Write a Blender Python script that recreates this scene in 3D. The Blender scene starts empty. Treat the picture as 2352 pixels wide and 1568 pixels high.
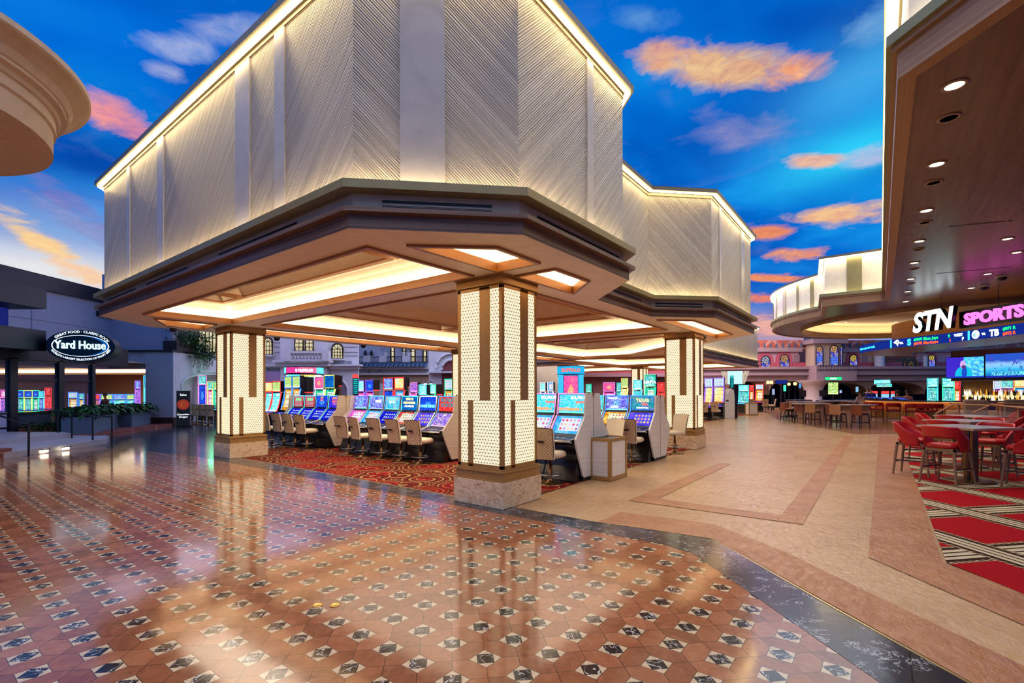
import bpy, bmesh, math, random
from mathutils import Vector, Matrix
from mathutils.geometry import tessellate_polygon
random.seed(7)
SC = bpy.context.scene
COL = SC.collection
PI = math.pi

# ------------------------------------------------------------ camera, world, exposure
F_PX, CX, CY, EYE = 1116.0, 1176.0, 894.7, 1.6
cam_d = bpy.data.cameras.new('camera')
cam_d.sensor_fit = 'HORIZONTAL'; cam_d.sensor_width = 36.0
cam_d.lens = F_PX / 2352.0 * 36.0
cam_d.shift_y = (CY - 784.0) / 2352.0
cam_d.clip_start = 0.05; cam_d.clip_end = 400
cam = bpy.data.objects.new('camera', cam_d); COL.objects.link(cam)
cam.matrix_world = Matrix.Translation((0, 0, EYE)) @ Matrix.Rotation(0.003, 4, 'X') @ Matrix.Rotation(PI/2, 4, 'X') @ Matrix.Rotation(-0.0033, 4, 'Z')
SC.camera = cam
vs = SC.view_settings
vs.view_transform = 'Standard'; vs.look = 'None'; vs.exposure = EXPO = 0.0; vs.gamma = 1.0; vs.use_curve_mapping = False
cy = SC.cycles
cy.use_denoising = True
cy.use_adaptive_sampling = True; cy.adaptive_threshold = 0.05; cy.adaptive_min_samples = 16
cy.max_bounces = 4; cy.diffuse_bounces = 2; cy.glossy_bounces = 3; cy.transmission_bounces = 4; cy.transparent_max_bounces = 6
cy.caustics_reflective = False; cy.caustics_refractive = False
cy.sample_clamp_indirect = 4.0
try: cy.use_light_tree = True
except Exception: pass
world = bpy.data.worlds.new('world'); SC.world = world; world.use_nodes = True
world.node_tree.nodes['Background'].inputs[0].default_value = (0.10, 0.12, 0.2, 1)
world.node_tree.nodes['Background'].inputs[1].default_value = 0.3

# ------------------------------------------------------------ frames
TH = 0.9152                       # heading of the building's long axis
O = Vector((-0.125, 6.547, 0))    # front corner of the front column
uA = Vector((-math.sin(TH), math.cos(TH), 0)); uB = Vector((math.cos(TH), math.sin(TH), 0))
def W(b, a, z=0.0): return O + uA*a + uB*b + Vector((0, 0, z))
RB = TH                            # rotation of building-frame objects (x = b, y = a)

# ------------------------------------------------------------ mesh builder
class MB:
    def __init__(s): s.v = []; s.f = []; s.mi = []; s.uv = []; s.sm = []
    def add(s, vs, fs, mi=0, uvs=None, smooth=False):
        o = len(s.v); s.v += [tuple(v) for v in vs]
        for k, f in enumerate(fs):
            s.f.append([i+o for i in f]); s.mi.append(mi); s.sm.append(smooth)
            s.uv.append(uvs[k] if uvs else None)
        return s
    def box(s, x0, x1, y0, y1, z0, z1, mi=0):
        v = [(x0,y0,z0),(x1,y0,z0),(x1,y1,z0),(x0,y1,z0),(x0,y0,z1),(x1,y0,z1),(x1,y1,z1),(x0,y1,z1)]
        f = [(0,3,2,1),(4,5,6,7),(0,1,5,4),(1,2,6,5),(2,3,7,6),(3,0,4,7)]
        return s.add(v, f, mi)
    def quad(s, a, b, c, d, mi=0, uv=None):
        return s.add([a,b,c,d], [(0,1,2,3)], mi, [uv or [(0,0),(1,0),(1,1),(0,1)]])
    def prism(s, poly, z0, z1, mi=0, caps=True):          # poly ccw in xy
        n = len(poly)
        v = [(p[0],p[1],z0) for p in poly] + [(p[0],p[1],z1) for p in poly]
        f = [(i,(i+1)%n,(i+1)%n+n,i+n) for i in range(n)]
        s.add(v, f, mi)
        if caps: s.add(v, [tuple(range(n-1,-1,-1)), tuple(range(n,2*n))], mi)
        return s
    def side(s, poly, x0, x1, mi=0):                       # poly of (y, z), extruded along x
        n = len(poly)
        v = [(x0,p[0],p[1]) for p in poly] + [(x1,p[0],p[1]) for p in poly]
        f = [(i,(i+1)%n,(i+1)%n+n,i+n) for i in range(n)] + [tuple(range(n-1,-1,-1)), tuple(range(n,2*n))]
        return s.add(v, f, mi)
    def tube(s, pts, r, n=8, mi=0, closed=False):
        pts = [Vector(p) for p in pts]; m = len(pts); rings = []
        for i, p in enumerate(pts):
            if closed: d = pts[(i+1)%m] - pts[i-1]
            else: d = pts[min(i+1,m-1)] - pts[max(i-1,0)]
            d.normalize()
            up = Vector((0,0,1)) if abs(d.z) < 0.95 else Vector((1,0,0))
            u = d.cross(up).normalized(); w = u.cross(d)
            rr = r[i] if isinstance(r, (list, tuple)) else r
            rings.append([p + (u*math.cos(2*PI*k/n) + w*math.sin(2*PI*k/n))*rr for k in range(n)])
        v = [q for R in rings for q in R]; f = []
        for i in range(m if closed else m-1):
            j = (i+1) % m
            for k in range(n): f.append((i*n+k, i*n+(k+1)%n, j*n+(k+1)%n, j*n+k))
        s.add(v, f, mi, smooth=True)
        if not closed: s.add(v, [tuple(range(n)), tuple(range((m-1)*n+n-1, (m-1)*n-1, -1))], mi)
        return s
    def lathe(s, prof, n=20, c=(0,0), mi=0, smooth=True):   # prof of (r, z)
        v = []; f = []
        for r, z in prof:
            for k in range(n): v.append((c[0]+r*math.cos(2*PI*k/n), c[1]+r*math.sin(2*PI*k/n), z))
        for i in range(len(prof)-1):
            for k in range(n): f.append((i*n+k, i*n+(k+1)%n, (i+1)*n+(k+1)%n, (i+1)*n+k))
        s.add(v, f, mi, smooth=smooth)
        if prof[0][0] > 1e-4: s.add(v, [tuple(range(n-1,-1,-1))], mi)
        if prof[-1][0] > 1e-4: s.add(v, [tuple((len(prof)-1)*n+k for k in range(n))], mi)
        return s
    def xf(s, M, i0=0):
        for i in range(i0, len(s.v)): s.v[i] = tuple(M @ Vector(s.v[i]))
        return s
    def build(s, name, mats, parent=None, loc=(0,0,0), rz=0.0, bevel=0, kind=None, label=None, cat=None, group=None):
        me = bpy.data.meshes.new(name); me.from_pydata(s.v, [], s.f)
        if not isinstance(mats, (list, tuple)): mats = [mats]
        for m in mats: me.materials.append(m)
        uvl = me.uv_layers.new(name='UVMap')
        for p, mi, uv, sm in zip(me.polygons, s.mi, s.uv, s.sm):
            p.material_index = mi; p.use_smooth = sm
            if uv:
                for li, q in zip(p.loop_indices, uv): uvl.data[li].uv = q
        me.update()
        o = bpy.data.objects.new(name, me); COL.objects.link(o)
        o.location = loc; o.rotation_euler = (0, 0, rz)
        if parent: o.parent = parent
        if bevel:
            bv = o.modifiers.new('bevel', 'BEVEL'); bv.width = bevel; bv.segments = 2; bv.limit_method = 'ANGLE'
        tag(o, label, cat, group, kind)
        return o
def tag(o, label=None, cat=None, group=None, kind=None):
    if label: o['label'] = label
    if cat: o['category'] = cat
    if group: o['group'] = group
    if kind: o['kind'] = kind
    return o
def bstruct(mb, name, mats, kind='structure', **k): return mb.build(name, mats, None, O, RB, kind=kind, **k)   # mesh authored in (b, a, z)
def thing(name, label, cat, loc, rz=0.0, group=None):
    o = bpy.data.objects.new(name, None); COL.objects.link(o); o.empty_display_size = 0.2
    o.location = loc; o.rotation_euler = (0, 0, rz)
    return tag(o, label, cat, group)
def dup(root, loc, rz, label=None, group=None):
    r = root.copy(); COL.objects.link(r); r.location = loc; r.rotation_euler = (0, 0, rz)
    if label: r['label'] = label
    if group: r['group'] = group
    def rec(src, dst):
        for ch in list(src.children):
            c = ch.copy(); COL.objects.link(c); c.parent = dst; rec(ch, c)
    rec(root, r)
    return r
def offset_poly(P, d):
    """grow (d > 0) a ccw polygon; shrink with d < 0"""
    n = len(P); out = []
    for i in range(n):
        p0, p1, p2 = Vector(P[i-1][:2]), Vector(P[i][:2]), Vector(P[(i+1)%n][:2])
        e1 = (p1-p0).normalized(); e2 = (p2-p1).normalized()
        n1 = Vector((e1.y,-e1.x)); n2 = Vector((e2.y,-e2.x))
        b = n1 + n2; k = d / max(0.2, (1 + n1.dot(n2)))
        q = p1 + b*k; out.append((q.x, q.y))
    return out
def ring_between(mb, P0, z0, P1, z1, mi=0, uv=False):
    n = len(P0); v = [(p[0],p[1],z0) for p in P0] + [(p[0],p[1],z1) for p in P1]
    return mb.add(v, [(i,(i+1)%n,(i+1)%n+n,i+n) for i in range(n)], mi)
def flat_with_holes(mb, outer, holes, z, mi=0):
    polys = [[Vector((p[0],p[1],0)) for p in outer]] + [[Vector((p[0],p[1],0)) for p in h] for h in holes]
    tris = tessellate_polygon(polys); v = [(q.x,q.y,z) for pl in polys for q in pl]
    return mb.add(v, [tuple(t) for t in tris], mi)
def rect(x0, x1, y0, y1): return [(x0,y0),(x1,y0),(x1,y1),(x0,y1)]

# ------------------------------------------------------------ materials
def srgb(r, g, b):
    f = lambda c: (c/255/12.92 if c/255 <= 0.04045 else ((c/255+0.055)/1.055)**2.4)
    return (f(r), f(g), f(b), 1)
class NT:
    def __init__(s, name):
        s.m = bpy.data.materials.new(name); s.m.use_nodes = True; s.t = s.m.node_tree; s.t.nodes.clear()
        s.out = s.t.nodes.new('ShaderNodeOutputMaterial')
    def n(s, typ, props=None, **ins):
        nd = s.t.nodes.new(typ)
        for k, v in (props or {}).items(): setattr(nd, k, v)
        for k, v in ins.items():
            key = k.replace('_', ' ')
            sock = nd.inputs[int(k[1:])] if k[0] == 'i' and k[1:].isdigit() else nd.inputs[key]
            s.set(sock, v)
        return nd
    def set(s, sock, v):
        if isinstance(v, bpy.types.NodeSocket): s.t.links.new(v, sock)
        elif v is not None: sock.default_value = v
    def m_(s, op, a, b=None, c=None, clamp=False):
        nd = s.t.nodes.new('ShaderNodeMath'); nd.operation = op; nd.use_clamp = clamp
        for i, x in enumerate((a, b, c)):
            if x is not None: s.set(nd.inputs[i], x)
        return nd.outputs[0]
    def mix(s, f, a, b, typ='MIX'):
        nd = s.t.nodes.new('ShaderNodeMix'); nd.data_type = 'RGBA'; nd.blend_type = typ
        s.set(nd.inputs[0], f); s.set(nd.inputs[6], a); s.set(nd.inputs[7], b); return nd.outputs[2]
    def ramp(s, f, stops, interp='LINEAR'):
        nd = s.t.nodes.new('ShaderNodeValToRGB'); s.set(nd.inputs[0], f); cr = nd.color_ramp; cr.interpolation = interp
        while len(cr.elements) < len(stops): cr.elements.new(0.5)
        for e, (p, c) in zip(cr.elements, stops): e.position = p; e.color = c
        return nd.outputs[0]
    def obj(s): return s.n('ShaderNodeTexCoord').outputs['Object']
    def uv(s): return s.n('ShaderNodeTexCoord').outputs['UV']
    def xyz(s, v):
        nd = s.n('ShaderNodeSeparateXYZ', i0=v); return nd.outputs[0], nd.outputs[1], nd.outputs[2]
    def comb(s, x, y, z=0.0): return s.n('ShaderNodeCombineXYZ', i0=x, i1=y, i2=z).outputs[0]
    def noise(s, v, scale, detail=2.0, rough=0.5, dist=0.0):
        nd = s.n('ShaderNodeTexNoise', Vector=v, Scale=scale, Detail=detail, Roughness=rough, Distortion=dist); return nd.outputs[0]
    def bsdf(s, col, rough=0.5, metal=0.0, emis=None, estr=0.0, bump=None, bstr=0.3, bdist=0.02, spec=0.5, coat=0.0, alpha=None):
        b = s.n('ShaderNodeBsdfPrincipled'); s.set(b.inputs['Base Color'], col); s.set(b.inputs['Roughness'], rough)
        s.set(b.inputs['Metallic'], metal); s.set(b.inputs['Specular IOR Level'], spec)
        if coat: s.set(b.inputs['Coat Weight'], coat); s.set(b.inputs['Coat Roughness'], 0.08)
        if emis is not None: s.set(b.inputs['Emission Color'], emis); s.set(b.inputs['Emission Strength'], estr)
        if alpha is not None: s.set(b.inputs['Alpha'], alpha)
        if bump is not None:
            bn = s.n('ShaderNodeBump', Strength=bstr, Distance=bdist, Height=bump); s.t.links.new(bn.outputs[0], b.inputs['Normal'])
        s.t.links.new(b.outputs[0], s.out.inputs[0]); return s.m
_plain = {}
def plain(name, rgb, rough=0.5, metal=0.0, var=0.06, spec=0.5, coat=0.0):
    if name in _plain: return _plain[name]
    t = NT(name); c = srgb(*rgb)
    nz = t.noise(t.obj(), 6.0, 3.0)
    lo = tuple(max(0, x*(1-var)) for x in c[:3]) + (1,); hi = tuple(x*(1+var) for x in c[:3]) + (1,)
    _plain[name] = t.bsdf(t.ramp(nz, [(0.3, lo), (0.7, hi)]), rough, metal, spec=spec, coat=coat)
    return _plain[name]
def glow(name, rgb, strength):
    if name in _plain: return _plain[name]
    t = NT(name); e = t.n('ShaderNodeEmission', Color=srgb(*rgb), Strength=strength)
    t.t.links.new(e.outputs[0], t.out.inputs[0]); _plain[name] = t.m; return t.m

WARM = (255, 226, 170)
LED_TOP = glow('warm led strip', (255, 222, 160), 18)
LED_LEDGE = glow('warm led ledge strip', (255, 222, 160), 42)
LED_COVE = glow('warm cove strip', (255, 230, 188), 30)
M_soffit = plain('soffit plaster', (236, 212, 184), 0.5)
M_coffer = plain('coffer plaster', (226, 208, 182), 0.6)
M_cream = plain('cream plaster', (206, 188, 162), 0.5)
M_goldledge = plain('khaki bronze ledge', (150, 136, 92), 0.42, 0.25)
M_bronze = plain('brushed bronze', (176, 136, 78), 0.4, 0.4)
M_trim = plain('walnut trim', (120, 84, 54), 0.42)
M_black = plain('black plastic', (10, 10, 12), 0.4)
M_dark = plain('dark metal', (28, 28, 34), 0.4, 0.5)
M_chrome = plain('chrome', (170, 168, 165), 0.22, 1.0)
M_white = plain('white plaster', (214, 212, 210), 0.7)

def wood(name, c1, c2, sx=0.6, sz=26.0, rough=0.4):
    t = NT(name); x, y, z = t.xyz(t.uv())
    v = t.comb(t.m_('MULTIPLY', x, sx), t.m_('MULTIPLY', y, sz))
    nz = t.noise(v, 1.0, 4.0, 0.6)
    return t.bsdf(t.ramp(nz, [(0.3, srgb(*c1)), (0.7, srgb(*c2))]), rough)
M_fascia = wood('fascia walnut', (92, 66, 52), (140, 108, 84))
M_fascia2 = wood('fascia oak', (136, 104, 74), (176, 140, 104))
M_drum = wood('drum oak', (168, 116, 66), (214, 162, 104), 0.5, 22)

def groove(name, sgn, c1=(150, 142, 132), c2=(190, 183, 172)):
    t = NT(name); x, y, z = t.xyz(t.uv())
    d = t.m_('ADD', t.m_('MULTIPLY', x, float(-sgn)), y) if sgn else x
    d2 = t.m_('ADD', d, t.m_('MULTIPLY', t.noise(t.comb(d, 0.0), 9.0, 3.0), 0.06))
    w = t.m_('SINE', t.m_('MULTIPLY', d2, 185.0))
    f = t.noise(t.comb(t.m_('MULTIPLY', d, 14.0), t.m_('MULTIPLY', t.m_('ADD', x, y), 0.3)), 1.0, 4.0)
    col = t.ramp(t.m_('ADD', t.m_('MULTIPLY', w, 0.10), f), [(0.3, srgb(*c1)), (0.7, srgb(*c2))])
    return t.bsdf(col, 0.42, bump=t.m_('ADD', w, t.m_('MULTIPLY', f, 3.0)), bstr=0.75, bdist=0.006)
M_grooveA = groove('raked plaster rising', 1.0)
M_grooveB = groove('raked plaster falling', -1.0)
t = NT('polished plaster'); nz = t.noise(t.uv(), 2.2, 5.0, 0.6, 1.0)
M_strip = t.bsdf(t.ramp(nz, [(0.25, srgb(158, 153, 150)), (0.75, srgb(184, 179, 176))]), 0.3)

def wall_uv(mb, p0, p1, z0, z1, mi=0, s0=0.0):
    """vertical quad between plan points, uv in metres"""
    L = (Vector(p1)-Vector(p0)).length
    mb.quad((p0[0],p0[1],z0), (p1[0],p1[1],z0), (p1[0],p1[1],z1), (p0[0],p0[1],z1), mi,
            [(s0,z0),(s0+L,z0),(s0+L,z1),(s0,z1)])
def band_uv(mb, P, z0, z1, mi=0, closed=True):
    s0 = 0; n = len(P)
    for i in range(n if closed else n-1):
        p0, p1 = P[i], P[(i+1)%n]; wall_uv(mb, p0, p1, z0, z1, mi, s0); s0 += (Vector(p1)-Vector(p0)).length
# ------------------------------------------------------------ self-glowing painted sky dome over the whole interior
def sky_dome():
    X0, Y0, RX, RY = 0.0, 8.0, 82.0, 74.0
    mb = MB(); NR, NA = 40, 96; v = [(X0, Y0, 13.0)]; f = []
    for i in range(1, NR+1):
        q = math.sin(PI/2*i/NR)
        for k in range(NA):
            a = 2*PI*k/NA; v.append((X0+RX*q*math.cos(a), Y0+RY*q*math.sin(a), 3.0+10.0*math.cos(PI/2*i/NR)))
    for k in range(NA): f.append((0, 1+(k+1)%NA, 1+k))
    for i in range(NR-1):
        for k in range(NA):
            a, b = 1+i*NA+k, 1+i*NA+(k+1)%NA; f.append((a, b, b+NA, a+NA))
    mb.add(v, f, 0, smooth=True)
    k0 = len(v)
    v2 = [(X0+RX*math.cos(2*PI*k/NA), Y0+RY*math.sin(2*PI*k/NA), z) for z in (3.0, -0.3) for k in range(NA)]
    mb.add(v2, [(k, (k+1)%NA, (k+1)%NA+NA, k+NA) for k in range(NA)])
    t = NT('self-lit painted evening sky'); o = t.obj(); x, y, z = t.xyz(o)
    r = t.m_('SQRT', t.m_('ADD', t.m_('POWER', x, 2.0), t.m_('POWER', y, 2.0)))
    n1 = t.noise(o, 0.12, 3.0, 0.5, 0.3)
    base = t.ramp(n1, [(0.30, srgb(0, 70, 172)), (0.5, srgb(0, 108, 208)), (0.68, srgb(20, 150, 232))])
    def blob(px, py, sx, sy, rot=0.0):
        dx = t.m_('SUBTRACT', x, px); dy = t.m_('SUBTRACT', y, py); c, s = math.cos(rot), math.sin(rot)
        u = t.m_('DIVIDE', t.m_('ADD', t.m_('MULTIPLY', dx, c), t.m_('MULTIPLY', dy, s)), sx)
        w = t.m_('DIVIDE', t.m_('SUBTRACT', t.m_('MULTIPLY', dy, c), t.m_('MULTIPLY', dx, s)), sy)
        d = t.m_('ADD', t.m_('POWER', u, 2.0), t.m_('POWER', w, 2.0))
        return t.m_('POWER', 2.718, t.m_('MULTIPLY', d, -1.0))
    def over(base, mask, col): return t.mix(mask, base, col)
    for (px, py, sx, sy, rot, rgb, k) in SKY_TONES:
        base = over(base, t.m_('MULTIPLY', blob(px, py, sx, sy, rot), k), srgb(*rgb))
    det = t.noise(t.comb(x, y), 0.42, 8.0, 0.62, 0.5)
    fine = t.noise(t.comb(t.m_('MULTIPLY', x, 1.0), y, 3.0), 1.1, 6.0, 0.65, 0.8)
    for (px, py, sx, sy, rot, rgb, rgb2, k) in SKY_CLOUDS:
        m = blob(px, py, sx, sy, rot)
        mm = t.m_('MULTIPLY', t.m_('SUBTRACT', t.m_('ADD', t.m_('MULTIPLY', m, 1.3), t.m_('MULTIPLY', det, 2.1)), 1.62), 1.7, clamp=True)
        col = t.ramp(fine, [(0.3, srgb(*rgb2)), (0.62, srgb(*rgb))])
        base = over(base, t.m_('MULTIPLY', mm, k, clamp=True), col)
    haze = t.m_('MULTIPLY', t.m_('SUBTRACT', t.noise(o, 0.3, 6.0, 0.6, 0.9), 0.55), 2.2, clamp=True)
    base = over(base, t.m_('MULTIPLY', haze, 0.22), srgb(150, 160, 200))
    e = t.n('ShaderNodeEmission', Color=base, Strength=1.05); t.t.links.new(e.outputs[0], t.out.inputs[0])  # the mural emits by itself, standing in for uplights on painted plaster
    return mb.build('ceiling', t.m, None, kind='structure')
# (x, y, size along, size across, angle, colour, weight) and (…, light colour, shade colour, weight): places of the mural on the dome
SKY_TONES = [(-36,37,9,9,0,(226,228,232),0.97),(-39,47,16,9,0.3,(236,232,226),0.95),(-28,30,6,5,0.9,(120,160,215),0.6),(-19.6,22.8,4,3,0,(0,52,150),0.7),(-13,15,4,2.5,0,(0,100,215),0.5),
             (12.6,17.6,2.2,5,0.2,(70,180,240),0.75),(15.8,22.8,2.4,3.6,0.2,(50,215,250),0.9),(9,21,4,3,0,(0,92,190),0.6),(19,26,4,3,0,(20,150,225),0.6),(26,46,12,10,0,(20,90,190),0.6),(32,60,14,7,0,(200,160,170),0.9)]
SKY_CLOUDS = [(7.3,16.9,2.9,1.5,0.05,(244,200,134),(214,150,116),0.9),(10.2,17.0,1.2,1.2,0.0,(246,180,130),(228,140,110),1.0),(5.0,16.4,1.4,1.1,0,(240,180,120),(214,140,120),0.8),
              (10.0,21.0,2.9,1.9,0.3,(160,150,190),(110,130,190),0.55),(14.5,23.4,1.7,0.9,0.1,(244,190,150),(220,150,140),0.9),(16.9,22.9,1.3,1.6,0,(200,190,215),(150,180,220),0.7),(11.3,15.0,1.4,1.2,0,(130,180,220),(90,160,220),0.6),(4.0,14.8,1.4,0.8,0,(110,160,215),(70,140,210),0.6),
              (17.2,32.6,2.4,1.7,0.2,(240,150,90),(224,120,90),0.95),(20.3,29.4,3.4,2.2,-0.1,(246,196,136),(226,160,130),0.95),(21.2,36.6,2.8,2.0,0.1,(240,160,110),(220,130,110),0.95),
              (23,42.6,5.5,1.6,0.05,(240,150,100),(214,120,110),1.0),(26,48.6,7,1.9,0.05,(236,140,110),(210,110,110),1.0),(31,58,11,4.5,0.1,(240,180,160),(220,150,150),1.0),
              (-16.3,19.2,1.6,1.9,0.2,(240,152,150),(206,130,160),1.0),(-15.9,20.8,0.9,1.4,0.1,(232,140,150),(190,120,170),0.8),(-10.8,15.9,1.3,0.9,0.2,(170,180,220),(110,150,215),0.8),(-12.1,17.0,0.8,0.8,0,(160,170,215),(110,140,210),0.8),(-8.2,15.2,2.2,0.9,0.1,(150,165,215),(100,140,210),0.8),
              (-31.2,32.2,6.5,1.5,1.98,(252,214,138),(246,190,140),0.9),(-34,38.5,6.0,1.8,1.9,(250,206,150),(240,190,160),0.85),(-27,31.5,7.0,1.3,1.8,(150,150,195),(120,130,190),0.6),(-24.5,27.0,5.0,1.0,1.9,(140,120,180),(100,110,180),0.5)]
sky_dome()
# ------------------------------------------------------------ broad unseen fill lights added below the painted ceiling to brighten hall and facades
def hall_fill(x, y, z, size, power, col=(1, .86, .7), spread=180):
    L = bpy.data.lights.new('hall_fill', 'AREA'); L.shape = 'DISK'; L.size = size; L.energy = power; L.color = col; L.spread = math.radians(spread)
    o = bpy.data.objects.new('hall_fill', L); COL.objects.link(o); o.location = (x, y, z)
for x, y, p, s, q in ((-3,-1,640,140,15),(-12,8,260,140,12),(7,9,640,140,13),(13,22,700,150,12),(0,-10,220,170,12)):
    hall_fill(x, y, 10.6, q, p, (1, .9, .79), s)
for x, y, p, c in ((-17,29,350,(1,.8,1)),(-8,29,700,(.85,.82,1)),(-1,34,800,(.85,.8,1)),(14,38,1500,(1,.72,.92)),(20,40,1200,(1,.85,.75)),(8,38,500,(.8,.6,1))):
    hall_fill(x, y, 8.5, 11.0, p, c)
# unseen warm fill lights added in the canopy coffers to brighten seats and carpet (b, a, width, length, watts)
for b, a, w_, l_, p in ((-1.0,4.2,.9,6.4,130),(4.0,4.1,5.6,6.0,330),(11.0,4.6,3.6,3.6,170),(13.8,6.6,2.2,1.2,60),(20.6,6.7,6,4.6,230),(28.6,6.7,5.6,4.6,260),(22.6,14,2.8,6,160),(28.6,14,5.6,6,260),(4.4,9.0,6.6,.5,70),(12.4,9.0,6.6,.5,70)):
    L = bpy.data.lights.new('coffer_fill', 'AREA'); L.shape = 'RECTANGLE'; L.size = w_; L.size_y = l_; L.energy = p; L.color = (1, .82, .6); L.spread = math.radians(150)
    o = bpy.data.objects.new('coffer_fill', L); COL.objects.link(o); o.location = W(b, a, 3.54); o.rotation_euler = (0, 0, RB)
L = bpy.data.lights.new('gaming_room_fill', 'AREA'); L.shape = 'RECTANGLE'; L.size = 8; L.size_y = 5; L.energy = 330; L.color = (1, .84, .66)  # unseen fill light added to brighten the tan walls of this room
o = bpy.data.objects.new('gaming_room_fill', L); COL.objects.link(o); o.location = (-22.5, 32.5, 2.6)
# ------------------------------------------------------------ floors
def stone_floor():
    t = NT('honed limestone'); o = t.obj()
    n1 = t.noise(o, 0.8, 6.0, 0.6, 0.6); x, y, z = t.xyz(o)
    n2 = t.noise(t.comb(t.m_('MULTIPLY', x, 4.0), t.m_('MULTIPLY', y, 14.0)), 1.0, 4.0, 0.6, 0.5)
    c = t.mix(t.m_('MULTIPLY', n2, 0.7), t.ramp(n1, [(0.25, srgb(150, 108, 70)), (0.5, srgb(180, 138, 94)), (0.8, srgb(200, 164, 120))]), srgb(206, 176, 136))
    h = t.noise(t.comb(t.m_('MULTIPLY', x, 5.0), t.m_('MULTIPLY', y, 9.0)), 1.6, 6.0, 0.62, 0.8)
    return t.bsdf(c, t.m_('ADD', t.m_('MULTIPLY', n2, 0.12), 0.10), bump=h, bstr=0.5, bdist=0.03)
def stone_band():
    t = NT('red brown stone band'); o = t.obj(); x, y, z = t.xyz(o)
    n1 = t.noise(o, 2.5, 6.0, 0.6, 0.6)
    h = t.noise(t.comb(t.m_('MULTIPLY', x, 5.0), t.m_('MULTIPLY', y, 9.0)), 1.6, 6.0, 0.62, 0.8)
    return t.bsdf(t.ramp(n1, [(0.3, srgb(158, 104, 66)), (0.7, srgb(182, 130, 88))]), 0.24, bump=h, bstr=0.6, bdist=0.035)
def tile_floor():
    t = NT('hexagon marble tile'); o = t.obj(); x, y, z = t.xyz(o); S = 0.28
    fx = t.m_('SUBTRACT', t.m_('FRACT', t.m_('ADD', t.m_('DIVIDE', t.m_('SUBTRACT', x, -3.18), S), 0.5)), 0.5)
    fy = t.m_('SUBTRACT', t.m_('FRACT', t.m_('ADD', t.m_('DIVIDE', t.m_('SUBTRACT', y, -1.90), S), 0.5)), 0.5)
    ax = t.m_('ABSOLUTE', fx); ay = t.m_('ABSOLUTE', fy)
    mx = t.m_('MAXIMUM', ax, ay); sm = t.m_('ADD', ax, ay)
    white = t.m_('LESS_THAN', mx, 0.25); black = t.m_('LESS_THAN', sm, 0.25)
    dg = t.m_('ABSOLUTE', t.m_('SUBTRACT', ax, ay))
    g1 = t.m_('MULTIPLY', t.m_('LESS_THAN', dg, 0.012), t.m_('GREATER_THAN', mx, 0.25))
    g2 = t.m_('LESS_THAN', t.m_('ABSOLUTE', t.m_('SUBTRACT', mx, 0.25)), 0.008)
    g3 = t.m_('MULTIPLY', t.m_('LESS_THAN', t.m_('ABSOLUTE', t.m_('SUBTRACT', sm, 0.25)), 0.008), white)
    grout = t.m_('MAXIMUM', t.m_('MAXIMUM', g1, g2), g3)
    # a value per hexagon: the cell between the diagonal grout lines
    u = t.m_('ADD', t.m_('DIVIDE', t.m_('SUBTRACT', x, -3.18), S), t.m_('DIVIDE', t.m_('SUBTRACT', y, -1.90), S))
    w = t.m_('SUBTRACT', t.m_('DIVIDE', t.m_('SUBTRACT', x, -3.18), S), t.m_('DIVIDE', t.m_('SUBTRACT', y, -1.90), S))
    wn = t.n('ShaderNodeTexWhiteNoise', Vector=t.comb(t.m_('FLOOR', u), t.m_('FLOOR', w))).outputs[0]
    n1 = t.noise(o, 9.0, 6.0, 0.6, 1.2)
    red = t.ramp(t.m_('ADD', t.m_('MULTIPLY', n1, 0.7), t.m_('MULTIPLY', wn, 0.32)), [(0.2, srgb(112, 66, 44)), (0.55, srgb(148, 92, 62)), (0.85, srgb(172, 116, 82))])
    vein = t.m_('ABSOLUTE', t.m_('SUBTRACT', t.noise(o, 8.0, 3.0, 0.5, 1.5), 0.5))
    blk = t.mix(t.m_('LESS_THAN', vein, 0.012), srgb(34, 32, 34), srgb(190, 186, 180))
    wht = t.ramp(t.noise(o, 30.0, 3.0), [(0.3, srgb(186, 162, 130)), (0.7, srgb(206, 184, 152))])
    c = t.mix(white, red, wht); c = t.mix(black, c, blk); c = t.mix(t.m_('MULTIPLY', grout, 0.85), c, srgb(60, 40, 30))
    hn = t.noise(o, 26.0, 4.0)
    h = t.m_('SUBTRACT', t.m_('ADD', t.m_('MULTIPLY', hn, 0.25), t.m_('MULTIPLY', wn, 0.35)), grout)
    tl = t.n('ShaderNodeTexNoise', Vector=o, Scale=3.0, Detail=2.0).outputs[0]
    h2 = t.m_('ADD', h, t.m_('MULTIPLY', tl, 1.5))
    return t.bsdf(c, t.m_('ADD', t.m_('MULTIPLY', n1, 0.10), 0.06), bump=h2, bstr=0.035, bdist=0.012, spec=0.6)
def slate_floor():
    t = NT('dark slate paver'); o = t.obj()
    b = t.n('ShaderNodeTexBrick', Vector=o, Scale=1.0, Color1=srgb(46, 50, 62), Color2=srgb(66, 70, 82), Mortar=srgb(20, 20, 26))
    b.inputs['Brick Width'].default_value = 0.5; b.inputs['Row Height'].default_value = 0.25; b.inputs['Mortar Size'].default_value = 0.01
    h = t.noise(o, 5.0, 5.0)
    return t.bsdf(b.outputs[0], 0.16, bump=h, bstr=0.2, bdist=0.02)
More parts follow.
